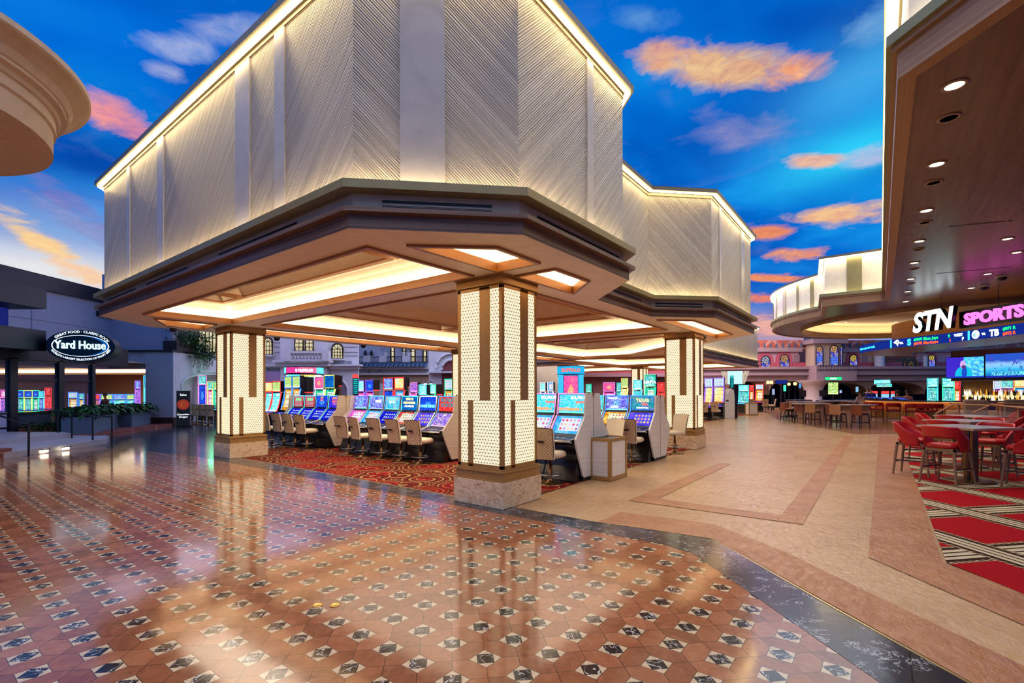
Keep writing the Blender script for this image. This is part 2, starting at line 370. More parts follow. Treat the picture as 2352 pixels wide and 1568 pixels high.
def marble_border():
    t = NT('black veined marble'); o = t.obj()
    v = t.m_('ABSOLUTE', t.m_('SUBTRACT', t.noise(o, 3.2, 7.0, 0.62, 2.2), 0.5)); m = t.m_('MULTIPLY', t.m_('LESS_THAN', v, 0.008), t.m_('GREATER_THAN', t.noise(o, 4.0, 2.0), 0.5))
    b = t.n('ShaderNodeTexBrick', Vector=o, Scale=1.0, Color1=(1,1,1,1), Color2=(0.7,0.7,0.7,1), Mortar=(0.1,0.1,0.1,1))
    b.inputs['Brick Width'].default_value = 0.6; b.inputs['Row Height'].default_value = 0.3; b.inputs['Mortar Size'].default_value = 0.004
    c = t.mix(m, t.mix(1.0, srgb(50, 50, 58), b.outputs[0], 'MULTIPLY'), srgb(170, 170, 175))
    return t.bsdf(c, 0.16, bump=t.noise(o, 6.0, 4.0), bstr=0.08, bdist=0.02)
def swirl_carpet():
    t = NT('red medallion carpet'); o = t.obj()
    v = t.n('ShaderNodeTexVoronoi', {'feature': 'F1'}, Vector=o, Scale=1.25, Randomness=0.7)
    d = v.outputs['Distance']; wn = t.n('ShaderNodeTexWhiteNoise', Vector=v.outputs['Position']).outputs[0]
    a = t.n('ShaderNodeVectorMath', {'operation': 'SUBTRACT'}, i0=o, i1=v.outputs['Position']).outputs[0]
    ax, ay, az = t.xyz(a); ang = t.m_('ARCTAN2', ay, ax)
    rings = t.m_('FRACT', t.m_('ADD', t.m_('MULTIPLY', d, 8.0), t.m_('MULTIPLY', ang, 0.159155)))
    rc = t.ramp(rings, [(0.0, srgb(122, 10, 16)), (0.40, srgb(34, 8, 8)), (0.48, srgb(136, 12, 18)), (0.88, srgb(206, 170, 112)), (0.96, srgb(60, 14, 12))], 'CONSTANT')
    dash = t.m_('GREATER_THAN', t.m_('SINE', t.m_('MULTIPLY', ang, 34.0)), 0.1)
    rc2 = t.ramp(rings, [(0.0, srgb(120, 24, 20)), (0.30, srgb(40, 12, 10)), (0.45, srgb(196, 158, 100)), (0.72, srgb(50, 14, 12))], 'CONSTANT')
    rc2 = t.mix(t.m_('MULTIPLY', dash, 0.7), rc2, srgb(78, 16, 14))
    big = t.m_('LESS_THAN', d, t.m_('ADD', 0.44, t.m_('MULTIPLY', wn, 0.12)))
    fine = t.noise(o, 60.0, 2.0)
    c = t.mix(big, rc2, rc); c = t.mix(t.m_('MULTIPLY', fine, 0.35), c, srgb(80, 12, 14))
    return t.bsdf(c, 0.95, spec=0.1, bump=fine, bstr=0.3, bdist=0.005)
def stripe_carpet():
    t = NT('red lattice stripe carpet'); o = t.obj(); x, y, z = t.xyz(o)
    def band(e):
        # e in units of the lattice period, distance to the band centre in metres
        f = t.m_('ABSOLUTE', t.m_('SUBTRACT', t.m_('FRACT', e), 0.5)); return f
    # bands run at about 40 degrees either side of the walkway edge and cross every two metres
    e1 = t.m_('ADD', t.m_('DIVIDE', t.m_('ADD', x, t.m_('MULTIPLY', y, 1.08)), 2.0), 0.87)
    e2 = t.m_('ADD', t.m_('DIVIDE', t.m_('SUBTRACT', x, t.m_('MULTIPLY', y, 1.08)), 2.0), 0.57)
    cols = [(0.0, srgb(158, 10, 22)), (0.33, srgb(196, 176, 140)), (0.36, srgb(44, 28, 22)), (0.395, srgb(200, 184, 152)), (0.44, srgb(44, 28, 22)), (0.465, srgb(200, 184, 152))]
    f1 = band(e1); f2 = band(e2)
    g1 = t.m_('SUBTRACT', 0.5, f1); g2 = t.m_('SUBTRACT', 0.5, f2)
    # dashes on the outermost stripe
    dash = t.m_('GREATER_THAN', t.m_('SINE', t.m_('MULTIPLY', x, 120.0)), 0.0)
    def strip(g):
        c = t.ramp(g, [(0.0, srgb(200, 184, 152)), (0.022, srgb(44, 28, 22)), (0.04, srgb(200, 184, 152)), (0.085, srgb(44, 28, 22)), (0.125, srgb(190, 166, 126)), (0.155, srgb(158, 10, 22))], 'CONSTANT')
        outer = t.m_('MULTIPLY', t.m_('MULTIPLY', t.m_('GREATER_THAN', g, 0.125), t.m_('LESS_THAN', g, 0.155)), dash)
        return t.mix(outer, c, srgb(60, 36, 26)), t.m_('LESS_THAN', g, 0.155)
    c1, m1 = strip(g1); c2, m2 = strip(g2)
    c = t.mix(m2, c1, c2)
    only1 = t.m_('MULTIPLY', m1, t.m_('GREATER_THAN', t.noise(o, 3.0, 0.0), 0.5)); c = t.mix(t.m_('MULTIPLY', m1, t.m_('SUBTRACT', 1.0, m2)), c, c1)
    fine = t.noise(o, 90.0, 2.0)
    return t.bsdf(t.mix(t.m_('MULTIPLY', fine, 0.2), c, srgb(60, 10, 12)), 0.95, spec=0.1)
def brown_floor():
    t = NT('brown lounge stone'); o = t.obj(); n1 = t.noise(o, 1.2, 5.0, 0.6, 0.5)
    return t.bsdf(t.ramp(n1, [(0.3, srgb(128, 84, 56)), (0.7, srgb(158, 112, 78))]), 0.2, bump=t.noise(o, 7.0, 4.0), bstr=0.12, bdist=0.02)
M_stone = stone_floor(); M_band = stone_band()
def floor_poly(name, P, z, m, h=0.0, kind='structure'):
    mb = MB(); flat_with_holes(mb, P, [], z); return bstruct(mb, name, m, kind)
floor_poly('floor', rect(-30, 90, -60, 70), -0.006, M_stone)
floor_poly('floor', [(-0.25,9.35),(-1.35,15.2),(-2.9,13.0),(-3.2,14.0),(-30,14),(-30,-30),(-16,-18),(-3.6,-6.0),(-1.86,-4.22),(-0.2,-2.55),(-0.12,-2.25)][::-1], -0.002, tile_floor())
floor_poly('floor', [(0.35,9.4),(0.35,9.9),(6,9.9),(6,34),(-30,34),(-30,14),(-3.2,14.0),(-2.9,13.0),(-1.35,15.2),(-0.25,9.35)][::-1], -0.003, slate_floor())
floor_poly('trim_1', [(0.22,9.4),(0.22,-1.3),(0.36,-2.6),(-0.83,-3.75),(-3.4,-6.4),(-16,-19),(-17,-18.4),(-3.75,-5.95),(-1.9,-4.18),(-0.24,-2.58),(-0.14,-2.25),(-0.27,9.4)][::-1], 0.0, marble_border())
gl = MB()
for p0, p1 in (((0.235,9.4),(0.235,-1.3)), ((0.235,-1.3),(0.375,-2.6)), ((0.375,-2.6),(-0.815,-3.76)), ((-0.815,-3.76),(-16,-19.2))):
    d = (Vector(p1)-Vector(p0)).normalized()*0.008; nrm = Vector((-d.y, d.x))
    gl.add([(p0[0]-nrm.x,p0[1]-nrm.y,0.002),(p0[0]+nrm.x,p0[1]+nrm.y,0.002),(p1[0]+nrm.x,p1[1]+nrm.y,0.002),(p1[0]-nrm.x,p1[1]-nrm.y,0.002)], [(0,1,2,3)])
bstruct(gl, 'trim_2', plain('brass inlay', (214, 186, 120), 0.3, 0.8))
M_carpet = swirl_carpet()
bstruct(flat_with_holes(MB(), [(0.26,0.16),(9.4,0.16),(12.6,3.2),(36,3.2),(36,24),(6,24),(6,9.9),(0.26,9.9)], [], 0.002), 'floor', M_carpet)
# darker bands laid in the limestone walkway
bm_ = MB()
for P in ([(1.55,-1.1),(6.2,-1.16),(6.2,-1.4),(1.93,-1.4),(1.93,-3.02),(15.6,-2.95),(15.6,-3.2),(1.6,-3.3)],
          [(0.66,-3.95),(16.3,-3.9),(16.3,-4.5),(0.9,-4.5),(-5.6,-9.9),(-5.95,-9.55)],
          [(0.24,-1.3),(0.38,-2.62),(-0.80,-3.78),(-6,-9.0),(-5.6,-9.4),(-0.47,-4.1),(0.35,-3.3),(0.98,-2.45),(0.86,-1.3)]):
    flat_with_holes(bm_, P, [], 0.0)
bstruct(bm_, 'trim_3', M_band)
bstruct(flat_with_holes(MB(), [(0.9,-4.53),(18.0,-4.43),(19.2,-6.5),(19.6,-16),(-6,-16),(-6,-9.6)], [], 0.003), 'floor', stripe_carpet())
bstruct(flat_with_holes(MB(), [(16.6,-3.2),(20.0,-1.6),(26,1.0),(40,4),(60,-10),(40,-34),(18.6,-16),(18.8,-6)], [], 0.0), 'floor', brown_floor())
# ------------------------------------------------------------ the pavilion: fascia, walls, soffit
ZS = 3.21
PATH = [(-2.3,0.1),(-1.07,-1.13),(1.55,-1.13),(2.63,-0.05),(5.12,-0.05),(6.17,-1.1),(10.2,-1.1),(14.3,3.0),(32.8,3.0),(32.8,18.5),(20,18.5),(20,10.3),(-1.05,10.3),(-2.3,9.05)]
def fascia(path, zs, names, wd, h=0.15):
    P = path
    mb = MB(); band_uv(mb, P, zs, zs+h, 0); ring_between(mb, offset_poly(P, 0.08), zs+h, P, zs+h); band_uv(mb, offset_poly(P, 0.08), zs+h, zs+h+0.045, 0)
    ring_between(mb, offset_poly(P, 0.0), zs+h+0.045, offset_poly(P, 0.08), zs+h+0.045)
    for dz, d in ((0.02, 0.004), (0.10, 0.006)): ring_between(mb, P, zs+dz, offset_poly(P, d), zs+dz)
    bstruct(mb, names[0], wd)
    mb = MB(); band_uv(mb, offset_poly(P, -0.07), zs+h+0.04, zs+h+0.24, 0); bstruct(mb, names[1], M_cream)
    mb = MB(); Q = offset_poly(P, 0.09); Qi = offset_poly(P, 0.05); Wl = offset_poly(P, -0.09)
    ring_between(mb, Q, zs+h+0.225, Q, zs+h+0.31); ring_between(mb, Wl, zs+h+0.225, Q, zs+h+0.225)
    ring_between(mb, Q, zs+h+0.31, Qi, zs+h+0.31); ring_between(mb, Qi, zs+h+0.31, Qi, zs+h+0.25); ring_between(mb, Qi, zs+h+0.25, Wl, zs+h+0.25)
    bstruct(mb, names[2], M_goldledge)
    mb = MB(); a0 = offset_poly(P, 0.0); a1 = offset_poly(P, 0.04); ring_between(mb, a1, zs+h+0.262, a0, zs+h+0.262)
    bstruct(mb, names[3], LED_LEDGE)
fascia(PATH, ZS, ('trim_4','trim_5','trim_6','trim_7'), M_fascia)
WALL = offset_poly(PATH, -0.08)
Z0, Z1 = 3.58, 5.86
segs = {13:('wall_left',M_grooveA), 0:('wall_front',M_grooveB), 1:('wall_right',M_grooveA), 2:('wall_return',M_grooveB), 3:('wall_right',M_grooveA), 4:('wall_front',M_grooveB),
        5:('wall_right',M_grooveA), 6:('wall_return',M_grooveB), 7:('wall_right',M_grooveA)}
n = len(WALL)
for i in range(n):
    nm, m = segs.get(i, ('wall_back', M_grooveA)); mb = MB()
    wall_uv(mb, WALL[i], WALL[(i+1)%n], Z0, Z1+0.14); bstruct(mb, nm, m)
def wall_strip(i, s0, s1, nm='trim_8'):
    p0, p1 = Vector(WALL[i]), Vector(WALL[(i+1)%n]); d = (p1-p0).normalized(); nr = Vector((d.y, -d.x))
    q = [p0+d*s0, p0+d*s0+nr*0.018, p0+d*s1+nr*0.018, p0+d*s1]; mb = MB()
    for k in range(3): wall_uv(mb, q[k], q[k+1], Z0, Z1+0.02, 0, k*0.02)
    bstruct(mb, nm, M_strip)
yl = WALL[13][1]
for a0, a1 in ((7.41,7.25),(5.76,5.45),(2.75,2.35),(1.70,1.47)): wall_strip(13, yl-a0, yl-a1)
L0 = (Vector(WALL[1])-Vector(WALL[0])).length
wall_strip(0, L0*0.275, L0*0.545)
for b0, b1 in ((0.43,0.59),): wall_strip(1, b0-WALL[1][0], b1-WALL[1][0])
for b0, b1 in ((6.81,6.96),(8.96,9.32)): wall_strip(5, b0-WALL[5][0], b1-WALL[5][0])
for b0, b1 in ((19.49,19.89),(22.81,23.11),(26.61,26.85),(16.5,16.9)): wall_strip(7, b0-WALL[7][0], b1-WALL[7][0])
# top channel and cap
mb = MB(); P1 = offset_poly(PATH, 0.07); Pi = offset_poly(PATH, 0.045)
ring_between(mb, P1, 5.955, P1, 6.04); ring_between(mb, WALL, 5.955, P1, 5.955); mb.prism([p for p in P1], 6.035, 6.04, caps=True)
bstruct(mb, 'trim_9', plain('parapet metal', (104, 98, 84), 0.45, 0.3))
mb = MB(); a0 = offset_poly(PATH, -0.045); a1 = offset_poly(PATH, 0.025)
ring_between(mb, a0, 5.95, a1, 5.95); ring_between(mb, a1, 5.95, a1, 5.925); bstruct(mb, 'trim_10', LED_TOP)
mb = MB(); a0 = offset_poly(PATH, -0.078); a1 = offset_poly(PATH, -0.062); ring_between(mb, a0, 5.885, a1, 5.885); ring_between(mb, a1, 5.885, a1, 5.90); bstruct(mb, 'trim_11', plain('bronze bead', (150,120,80), .4, .5))
# linear supply grilles in the cream band
def grille(p0, p1, z=3.485, nm='trim_12'):
    p0, p1 = Vector(p0), Vector(p1); d = (p1-p0).normalized(); nr = Vector((d.y,-d.x)); L = (p1-p0).length
    mb = MB()
    def bar(s0, s1, z0, z1, o, mi):
        q = [p0+d*s0+nr*0.001, p0+d*s0+nr*o, p0+d*s1+nr*o, p0+d*s1+nr*0.001]; mb.prism([(v.x,v.y) for v in q][::-1], z0, z1, mi)
    for k in (-1, 1): bar(0, L, z+k*0.030-0.013, z+k*0.030+0.013, 0.004, 0)
    for zz in (z-0.062, z, z+0.052): bar(-0.01, L+0.01, zz-0.007, zz+0.007, 0.010, 1)
    for sx in (-0.012, L): bar(sx, sx+0.012, z-0.068, z+0.06, 0.010, 1)
    bstruct(mb, nm, [M_black, M_cream])
CR = offset_poly(PATH, -0.07)
xl = CR[0][0]
for a0, a1 in ((8.71,6.9),(6.31,4.4),(3.27,1.18)): grille((xl,a0), (xl,a1))
c0, c1 = Vector(CR[0]), Vector(CR[1]); grille(c0+(c1-c0)*0.17, c0+(c1-c0)*0.83)
grille((-0.72,CR[1][1]), (1.36,CR[1][1])); grille((3.1,CR[3][1]), (4.75,CR[3][1]))
c0, c1 = Vector(CR[5]), Vector(CR[6]); grille(c0+(c1-c0)*0.04, c0+(c1-c0)*0.27); grille(c0+(c1-c0)*0.60, c0+(c1-c0)*0.88)
c0, c1 = Vector(CR[4]), Vector(CR[5]); grille(c0+(c1-c0)*0.1, c0+(c1-c0)*0.85)
for k in range(9): grille((16.6+k*1.8,CR[7][1]), (18.1+k*1.8,CR[7][1]))

# coffers ---------------------------------------------------------------
def inset(P, d): return offset_poly(P, -d)
HOLES = []
def coffer(P, cells=None, ztop=3.60, ins=0.15, deep=3.86):
    """P: ccw opening. walnut lip, hidden light strip, curved cove, inner panels"""
    HOLES.append(P)
    mb = MB(); ring_between(mb, P, ZS-0.03, inset(P,-0.05), ZS-0.03); ring_between(mb, inset(P,-0.05), ZS-0.03, inset(P,-0.05), ZS)
    ring_between(mb, P, ZS-0.03, P, ZS+0.09); ring_between(mb, P, ZS+0.09, inset(P,-0.025), ZS+0.09); bstruct(mb, 'trim_13', M_trim_c)
    mb = MB(); ring_between(mb, inset(P,-0.03), ZS+0.08, inset(P,-0.085), ZS+0.08); bstruct(mb, 'trim_14', LED_COVE)
    mb = MB(); prof = [(-0.12, ZS+0.07), (-0.11, ZS+0.13), (-0.06, ZS+0.22), (0.02, ZS+0.31), (ins, ztop)]
    for (d0, z0), (d1, z1) in zip(prof, prof[1:]): ring_between(mb, inset(P,d0), z0, inset(P,d1), z1)
    Q = inset(P, ins)
    subs = cells(Q) if cells else []
    flat_with_holes(mb, Q, subs, ztop)
    for S in subs:
        if len(S) == 4 and min(abs(S[0][0]-S[2][0]), abs(S[0][1]-S[2][1])) > 0.5:
            T = inset(S, 0.06); U = inset(S, min(0.42, 0.22*min(abs(S[0][0]-S[2][0]), abs(S[0][1]-S[2][1]))+0.12))
            ring_between(mb, T, ztop+0.02, U, deep); flat_with_holes(mb, U, [], deep)
    bstruct(mb, 'ceiling', M_coffer)
    if subs:
        mb = MB()
        for S in subs:
            T = inset(S, 0.06); ring_between(mb, S, ztop-0.03, T, ztop-0.01); ring_between(mb, inset(S,-0.02), ztop, S, ztop-0.03); ring_between(mb, T, ztop-0.01, T, ztop+0.03)
        bstruct(mb, 'trim_15', M_trim_c)
M_trim_c = plain('oak trim', (166, 112, 66), 0.42)
def grid_cells(fx, fy, g=0.08, m=0.12):
    def f(Q):
        x0, x1 = min(p[0] for p in Q)+m, max(p[0] for p in Q)-m; y0, y1 = min(p[1] for p in Q)+m, max(p[1] for p in Q)-m
        def split(a, b, w):
            out = []; fixed = sum(v for v in w if v > 0); rest = (b-a-fixed-g*(len(w)-1))/max(1, sum(1 for v in w if v == 0)); p = a
            for v in w:
                L = v if v > 0 else rest; out.append((p, p+L)); p += L+g
            return out
        return [rect(a, b, c, d) for a, b in split(x0, x1, fx) for c, d in split(y0, y1, fy)]
    return f
coffer(rect(-1.80,-0.14,0.47,7.92), grid_cells([0], [0.95,0,0.95]))
coffer(rect(0.50,7.45,0.48,7.75), grid_cells([1.0,0,1.0], [1.0,0,1.0]))
coffer([(8.25,.55),(11.2,.55),(16.0,5.35),(16.0,7.75),(8.25,7.75)], lambda Q: [rect(8.75,10.6,1.0,2.1), rect(8.75,12.6,2.2,5.9), rect(12.7,15.5,5.3,7.3), rect(8.75,12.6,6.0,7.3)])
coffer(rect(16.8,24.4,3.8,9.6), grid_cells([1.0,0,1.0], [1.0,0,1.0]))
coffer(rect(25.2,32.0,3.8,9.6), grid_cells([1.0,0,1.0], [1.0,0,1.0]))
coffer(rect(20.8,24.4,10.4,17.6), grid_cells([0], [1.0,0,1.0]))
coffer(rect(25.2,32.0,10.4,17.6), grid_cells([1.0,0,1.0], [1.0,0,1.0]))
coffer(rect(0.85,8.0,8.45,9.5)); coffer(rect(8.8,16.0,8.45,9.5))
coffer([(-1.50,0.0),(-0.92,-0.64),(-0.14,-0.64),(-0.14,-0.02)], ztop=3.52, ins=0.06)
coffer([(0.30,-0.64),(1.17,-0.64),(1.74,-0.07),(0.30,-0.07)], ztop=3.52, ins=0.06)
coffer([(5.68,-0.05),(6.20,-0.60),(9.7,-0.60),(10.25,-0.05)], ztop=3.52, ins=0.06)
coffer([(-1.45,8.46),(-0.3,8.46),(-0.12,9.60),(-1.0,9.35)][::1], ztop=3.52, ins=0.06)
mb = MB(); flat_with_holes(mb, PATH, HOLES, ZS); bstruct(mb, 'ceiling', M_soffit)
# camera domes and downlights on the soffit are small things
def dome_camera(p, z, label, r=0.09):
    t = thing('dome_camera', label, 'security camera', (p.x, p.y, z), 0, 'ceiling cameras')
    MB().lathe([(r*1.25, 0), (r*1.25, -0.03), (r, -0.035)], 16).build('mount', plain('camera white', (200,196,192), .4), t)
    MB().lathe([(r*0.95, -0.035), (r*0.9, -0.08), (r*0.6, -0.12), (0.0, -0.135)], 16).build('dome', M_black, t)
dome_camera(W(-0.7, 9.85), ZS, 'small dome camera under the canopy edge beside the left lit column')
dome_camera(W(1.9, 9.9), ZS, 'dome camera on the far soffit edge just right of the left lit column')
dome_camera(W(4.9, 9.98), ZS, 'dome camera on the far soffit edge above the arched window')
dome_camera(W(9.6, 0.15), ZS, 'dome camera under the canopy corner by the right lit column')

# ------------------------------------------------------------ lit lattice columns
def lattice_mat():
    t = NT('backlit triangle lattice'); x, y, z = t.xyz(t.uv()); h = 0.046
    def ln(c, w):
        f = t.m_('ABSOLUTE', t.m_('SUBTRACT', t.m_('FRACT', t.m_('ADD', t.m_('DIVIDE', c, h), 0.5)), 0.5)); return t.m_('LESS_THAN', f, w)
    c60, s60 = 0.5, math.sqrt(3)/2
    l1 = ln(y, 0.065); l2 = ln(t.m_('ADD', t.m_('MULTIPLY', x, s60), t.m_('MULTIPLY', y, c60)), 0.065)
    l3 = ln(t.m_('SUBTRACT', t.m_('MULTIPLY', x, s60), t.m_('MULTIPLY', y, c60)), 0.065)
    k = t.m_('MAXIMUM', l1, t.m_('MAXIMUM', l2, l3))
    e = t.n('ShaderNodeEmission', Color=srgb(255, 236, 196), Strength=1.55)
    b = t.n('ShaderNodeBsdfPrincipled'); b.inputs['Base Color'].default_value = srgb(140, 110, 70); b.inputs['Metallic'].default_value = 0.6; b.inputs['Roughness'].default_value = 0.4
    mx = t.n('ShaderNodeMixShader', i0=k); t.t.links.new(e.outputs[0], mx.inputs[1]); t.t.links.new(b.outputs[0], mx.inputs[2]); t.t.links.new(mx.outputs[0], t.out.inputs[0])
    return t.m
M_lattice = lattice_mat()
def marble_mat():
    t = NT('cream veined marble'); o = t.obj(); x, y, z = t.xyz(o)
    r = t.comb(t.m_('ADD', t.m_('MULTIPLY', x, 3.0), t.m_('MULTIPLY', z, -3.5)), t.m_('ADD', t.m_('MULTIPLY', y, 3.0), t.m_('MULTIPLY', z, -3.5)), t.m_('MULTIPLY', z, 1.5))
    nz = t.noise(r, 2.4, 7.0, 0.65, 1.6); v = t.m_('ABSOLUTE', t.m_('SUBTRACT', t.noise(r, 1.1, 4.0, 0.5, 2.0), 0.5))
    c = t.ramp(nz, [(0.3, srgb(196, 160, 116)), (0.5, srgb(226, 200, 164)), (0.75, srgb(242, 226, 200))])
    c = t.mix(t.m_('MULTIPLY', t.m_('LESS_THAN', v, 0.012), 0.6), c, srgb(150, 100, 52))
    return t.bsdf(c, 0.22)
M_marble = marble_mat()
def lit_column():
    t = thing('lit_column', '', 'column', (0,0,0), 0, 'square lattice columns under the canopy')
    h = 0.46
    MB().box(-h,h,-h,h,0,0.353).build('plinth', M_marble, t, bevel=0.006)
    mb = MB(); mb.box(-0.44,0.44,-0.44,0.44,0.353,0.49); mb.box(-0.455,0.455,-0.455,0.455,0.353,0.372); mb.box(-0.455,0.455,-0.455,0.455,0.475,0.505); mb.box(-0.43,0.43,-0.43,0.43,0.505,0.53)
    mb.build('base_molding', M_bronze, t, bevel=0.004)
    s = 0.412
    for k in range(4):
        R = Matrix.Rotation(k*PI/2, 4, 'Z'); mb = MB()
        for x0, x1, z0, z1 in ((-s+0.045,s-0.045,0.56,3.03),):
            mb.quad((x0,-s+0.008,z0),(x1,-s+0.008,z0),(x1,-s+0.008,z1),(x0,-s+0.008,z1), 0, [(x0,z0),(x1,z0),(x1,z1),(x0,z1)])
        mb.xf(R); mb.build('light_panel', M_lattice, t)
        mb = MB()
        def br(x0, x1, z0, z1): mb.box(x0, x1, -s-0.004, -s+0.02, z0, z1)
        br(-s,-s+0.05,0.53,3.06); br(s-0.05,s,0.53,3.06); br(-s,s,0.53,0.575); br(-s,s,3.02,3.06)
        br(-s+2*s*0.51, -s+2*s*0.735, 1.47, 3.06); br(-s+2*s*0.235, -s+2*s*0.35, 0.53, 1.47)
        mb.xf(R); mb.build('bronze_frame', M_bronze, t)
    mb = MB(); mb.box(-s,s,-s,s,3.055,3.07); mb.box(-0.445,0.445,-0.445,0.445,3.075,3.10); mb.box(-0.43,0.43,-0.43,0.43,3.10,3.2); mb.box(-0.45,0.45,-0.45,0.45,3.19,3.235)
    mb.build('capital', M_bronze, t, bevel=0.004)
    return t
c0 = lit_column()
spots = [(0,0,'nearest lit lattice column with cream marble plinth, standing at the canopy front corner'),
         (0,8.4,'lit lattice column on the left by the dark paving, its plinth beside the red carpet'),
         (8.4,0,'lit lattice column on the right beside the limestone walkway'),
         (8.4,8.4,'far lit column half hidden behind the nearest column on its left side'),
         (25.2,8.4,'small distant lit column behind the slot machines left of the right column'),
         (25.2,16.8,'tiny distant lit column seen just right of the nearest column')]
for k, (b, a, lab) in enumerate(spots):
    loc = W(b+0.46, a+0.46)
    if k == 0: c0.location = loc; c0.rotation_euler = (0,0,RB); c0['label'] = lab
    else: dup(c0, loc, RB, lab)
# ------------------------------------------------------------ right block: sportsbook canopy
KR = 1.193
def at(px, py, Y):                      # world point seen along a sight line at forward distance Y
    u, v = px-CX, py-CY; c, s = math.cos(-0.0033), math.sin(-0.0033)
    u, v = u*c+v*s, -u*s+v*c
    X, Yc, Z = u/F_PX, 1.0, -v/F_PX; c, s = math.cos(0.003), math.sin(0.003)
    Yw, Zw = Yc*c-Z*s, Yc*s+Z*c; k = Y/Yw
    return Vector((X*k, Y, EYE+Zw*k))
ZR = 5.0
CB, CA, RO_, RI_ = 27.6, -7.0, 8.2, 6.7
arc = [(CB+RO_*math.cos(math.radians(q)), CA+RO_*math.sin(math.radians(q))) for q in range(-10, 145, 5)]
RP = [(1.68,-4.21),(-16,-21.8),(-16,-30),(44,-30),(44,-8.4)] + arc + [(18.2,-2.06),(18.2,-4.09)]
M_panelR = plain('satin cream panel', (236, 230, 212), 0.5)
M_soffR = None
def glossy_soffit():
    t = NT('brown veneer soffit'); x, y, z = t.xyz(t.obj())
    v = t.comb(t.m_('MULTIPLY', x, 0.5), t.m_('MULTIPLY', y, 9.0)); nz = t.noise(v, 1.0, 5.0, 0.6)
    fine = t.noise(t.comb(t.m_('MULTIPLY', x, 6.0), t.m_('MULTIPLY', y, 90.0)), 1.0, 2.0)
    c = t.ramp(t.m_('ADD', t.m_('MULTIPLY', nz, 0.75), t.m_('MULTIPLY', fine, 0.25)), [(0.3, srgb(92, 72, 64)), (0.7, srgb(120, 98, 88))])
    return t.bsdf(c, 0.26, bump=fine, bstr=0.04, bdist=0.01, spec=0.6)
M_soffR = glossy_soffit()
mb = MB(); Pq = RP; band_uv(mb, Pq, ZR, ZR+0.30, 0); ring_between(mb, Pq, ZR+0.30, offset_poly(Pq,0.05), ZR+0.30); band_uv(mb, offset_poly(Pq,0.05), ZR+0.30, ZR+0.36, 0)
ring_between(mb, Pq, ZR, offset_poly(Pq,-0.16), ZR); ring_between(mb, offset_poly(Pq,-0.16), ZR, offset_poly(Pq,-0.16), ZR+0.05)
bstruct(mb, 'trim_16', M_fascia2)
mb = MB(); Q = offset_poly(Pq,0.10); Qi = offset_poly(Pq,0.06); Wl = offset_poly(Pq,-0.10)
ring_between(mb, offset_poly(Pq,0.0), ZR+0.36, Q, ZR+0.36); ring_between(mb, Q, ZR+0.36, Q, ZR+0.48); ring_between(mb, Q, ZR+0.48, Qi, ZR+0.48); ring_between(mb, Qi, ZR+0.48, Qi, ZR+0.40); ring_between(mb, Qi, ZR+0.40, Wl, ZR+0.40)
bstruct(mb, 'trim_17', plain('green bronze ledge', (142, 142, 104), 0.45, 0.2))
mb = MB(); ring_between(mb, offset_poly(Pq,0.05), ZR+0.415, offset_poly(Pq,0.01), ZR+0.415); bstruct(mb, 'trim_18', glow('sportsbook ledge strip', (255, 232, 184), 20))
WR = offset_poly(Pq,-0.10); ZT = 6.90
mb = MB(); band_uv(mb, WR, ZR+0.36, ZT); bstruct(mb, 'wall_sportsbook', M_panelR)
mb = MB(); ring_between(mb, WR, ZT, offset_poly(Pq,0.10), ZT); ring_between(mb, offset_poly(Pq,0.10), ZT, offset_poly(Pq,0.10), ZT+0.09); mb.prism(offset_poly(Pq,0.10), ZT+0.085, ZT+0.09)
bstruct(mb, 'trim_19', plain('cap metal', (120, 112, 92), 0.5, 0.2))
mb = MB(); ring_between(mb, offset_poly(Pq,-0.06), ZT-0.01, offset_poly(Pq,0.08), ZT-0.01); ring_between(mb, offset_poly(Pq,0.08), ZT-0.01, offset_poly(Pq,0.08), ZT-0.045); bstruct(mb, 'trim_20', glow('sportsbook top strip', (255, 232, 184), 16))
M_khaki = plain('khaki panel', (150, 142, 96), 0.35, 0.3)
def rstrip(p0, p1, s0, s1):
    p0, p1 = Vector(p0), Vector(p1); d = (p1-p0).normalized(); nr = Vector((d.y,-d.x)); q = [p0+d*s0, p0+d*s0+nr*0.03, p0+d*s1+nr*0.03, p0+d*s1]; mb = MB()
    for k in range(3): wall_uv(mb, q[k], q[k+1], ZR+0.4, ZT-0.02)
    bstruct(mb, 'trim_21', M_khaki)
nW = len(WR)
# box facing the walkway (between the jog and the long edge)
i1 = nW-2
Lj = (Vector(WR[nW-1])-Vector(WR[nW-2])).length; rstrip(WR[nW-2], WR[nW-1], Lj*0.36, Lj*0.60)
for q0, q1 in ((118,120.5),(128,129),(135,136.5),(143,144.5),(108,110),(98,99),(88,90)):
    def pt(q): return ((CB+(RO_-0.10)*math.cos(math.radians(q))), (CA+(RO_-0.10)*math.sin(math.radians(q))))
    a, b = pt(q0), pt(q1); rstrip(a, b, 0, (Vector(b)-Vector(a)).length)
Le = (Vector(WR[0])-Vector(WR[-1])).length
for s in (3.0, 6.5, 10.0, 13.2): rstrip(WR[-1], WR[0], s, s+0.9)
Lc = 25
for s in (0.35, 2.6, 5.2, 8.0): rstrip(WR[0], WR[1], s, s+1.0)
hole = [(CB+RI_*math.cos(2*PI*k/48), CA+RI_*math.sin(2*PI*k/48)) for k in range(48)]
mb = MB(); flat_with_holes(mb, offset_poly(Pq,-0.15), [hole], ZR+0.03); bstruct(mb, 'ceiling', M_soffR)
mb = MB(); band_uv(mb, hole[::-1], ZR-0.12, ZR+0.18); ring_between(mb, hole, ZR-0.12, inset(hole,-0.12), ZR-0.12); ring_between(mb, inset(hole,-0.12), ZR-0.12, inset(hole,-0.12), ZR+0.03); bstruct(mb, 'trim_22', M_fascia2)
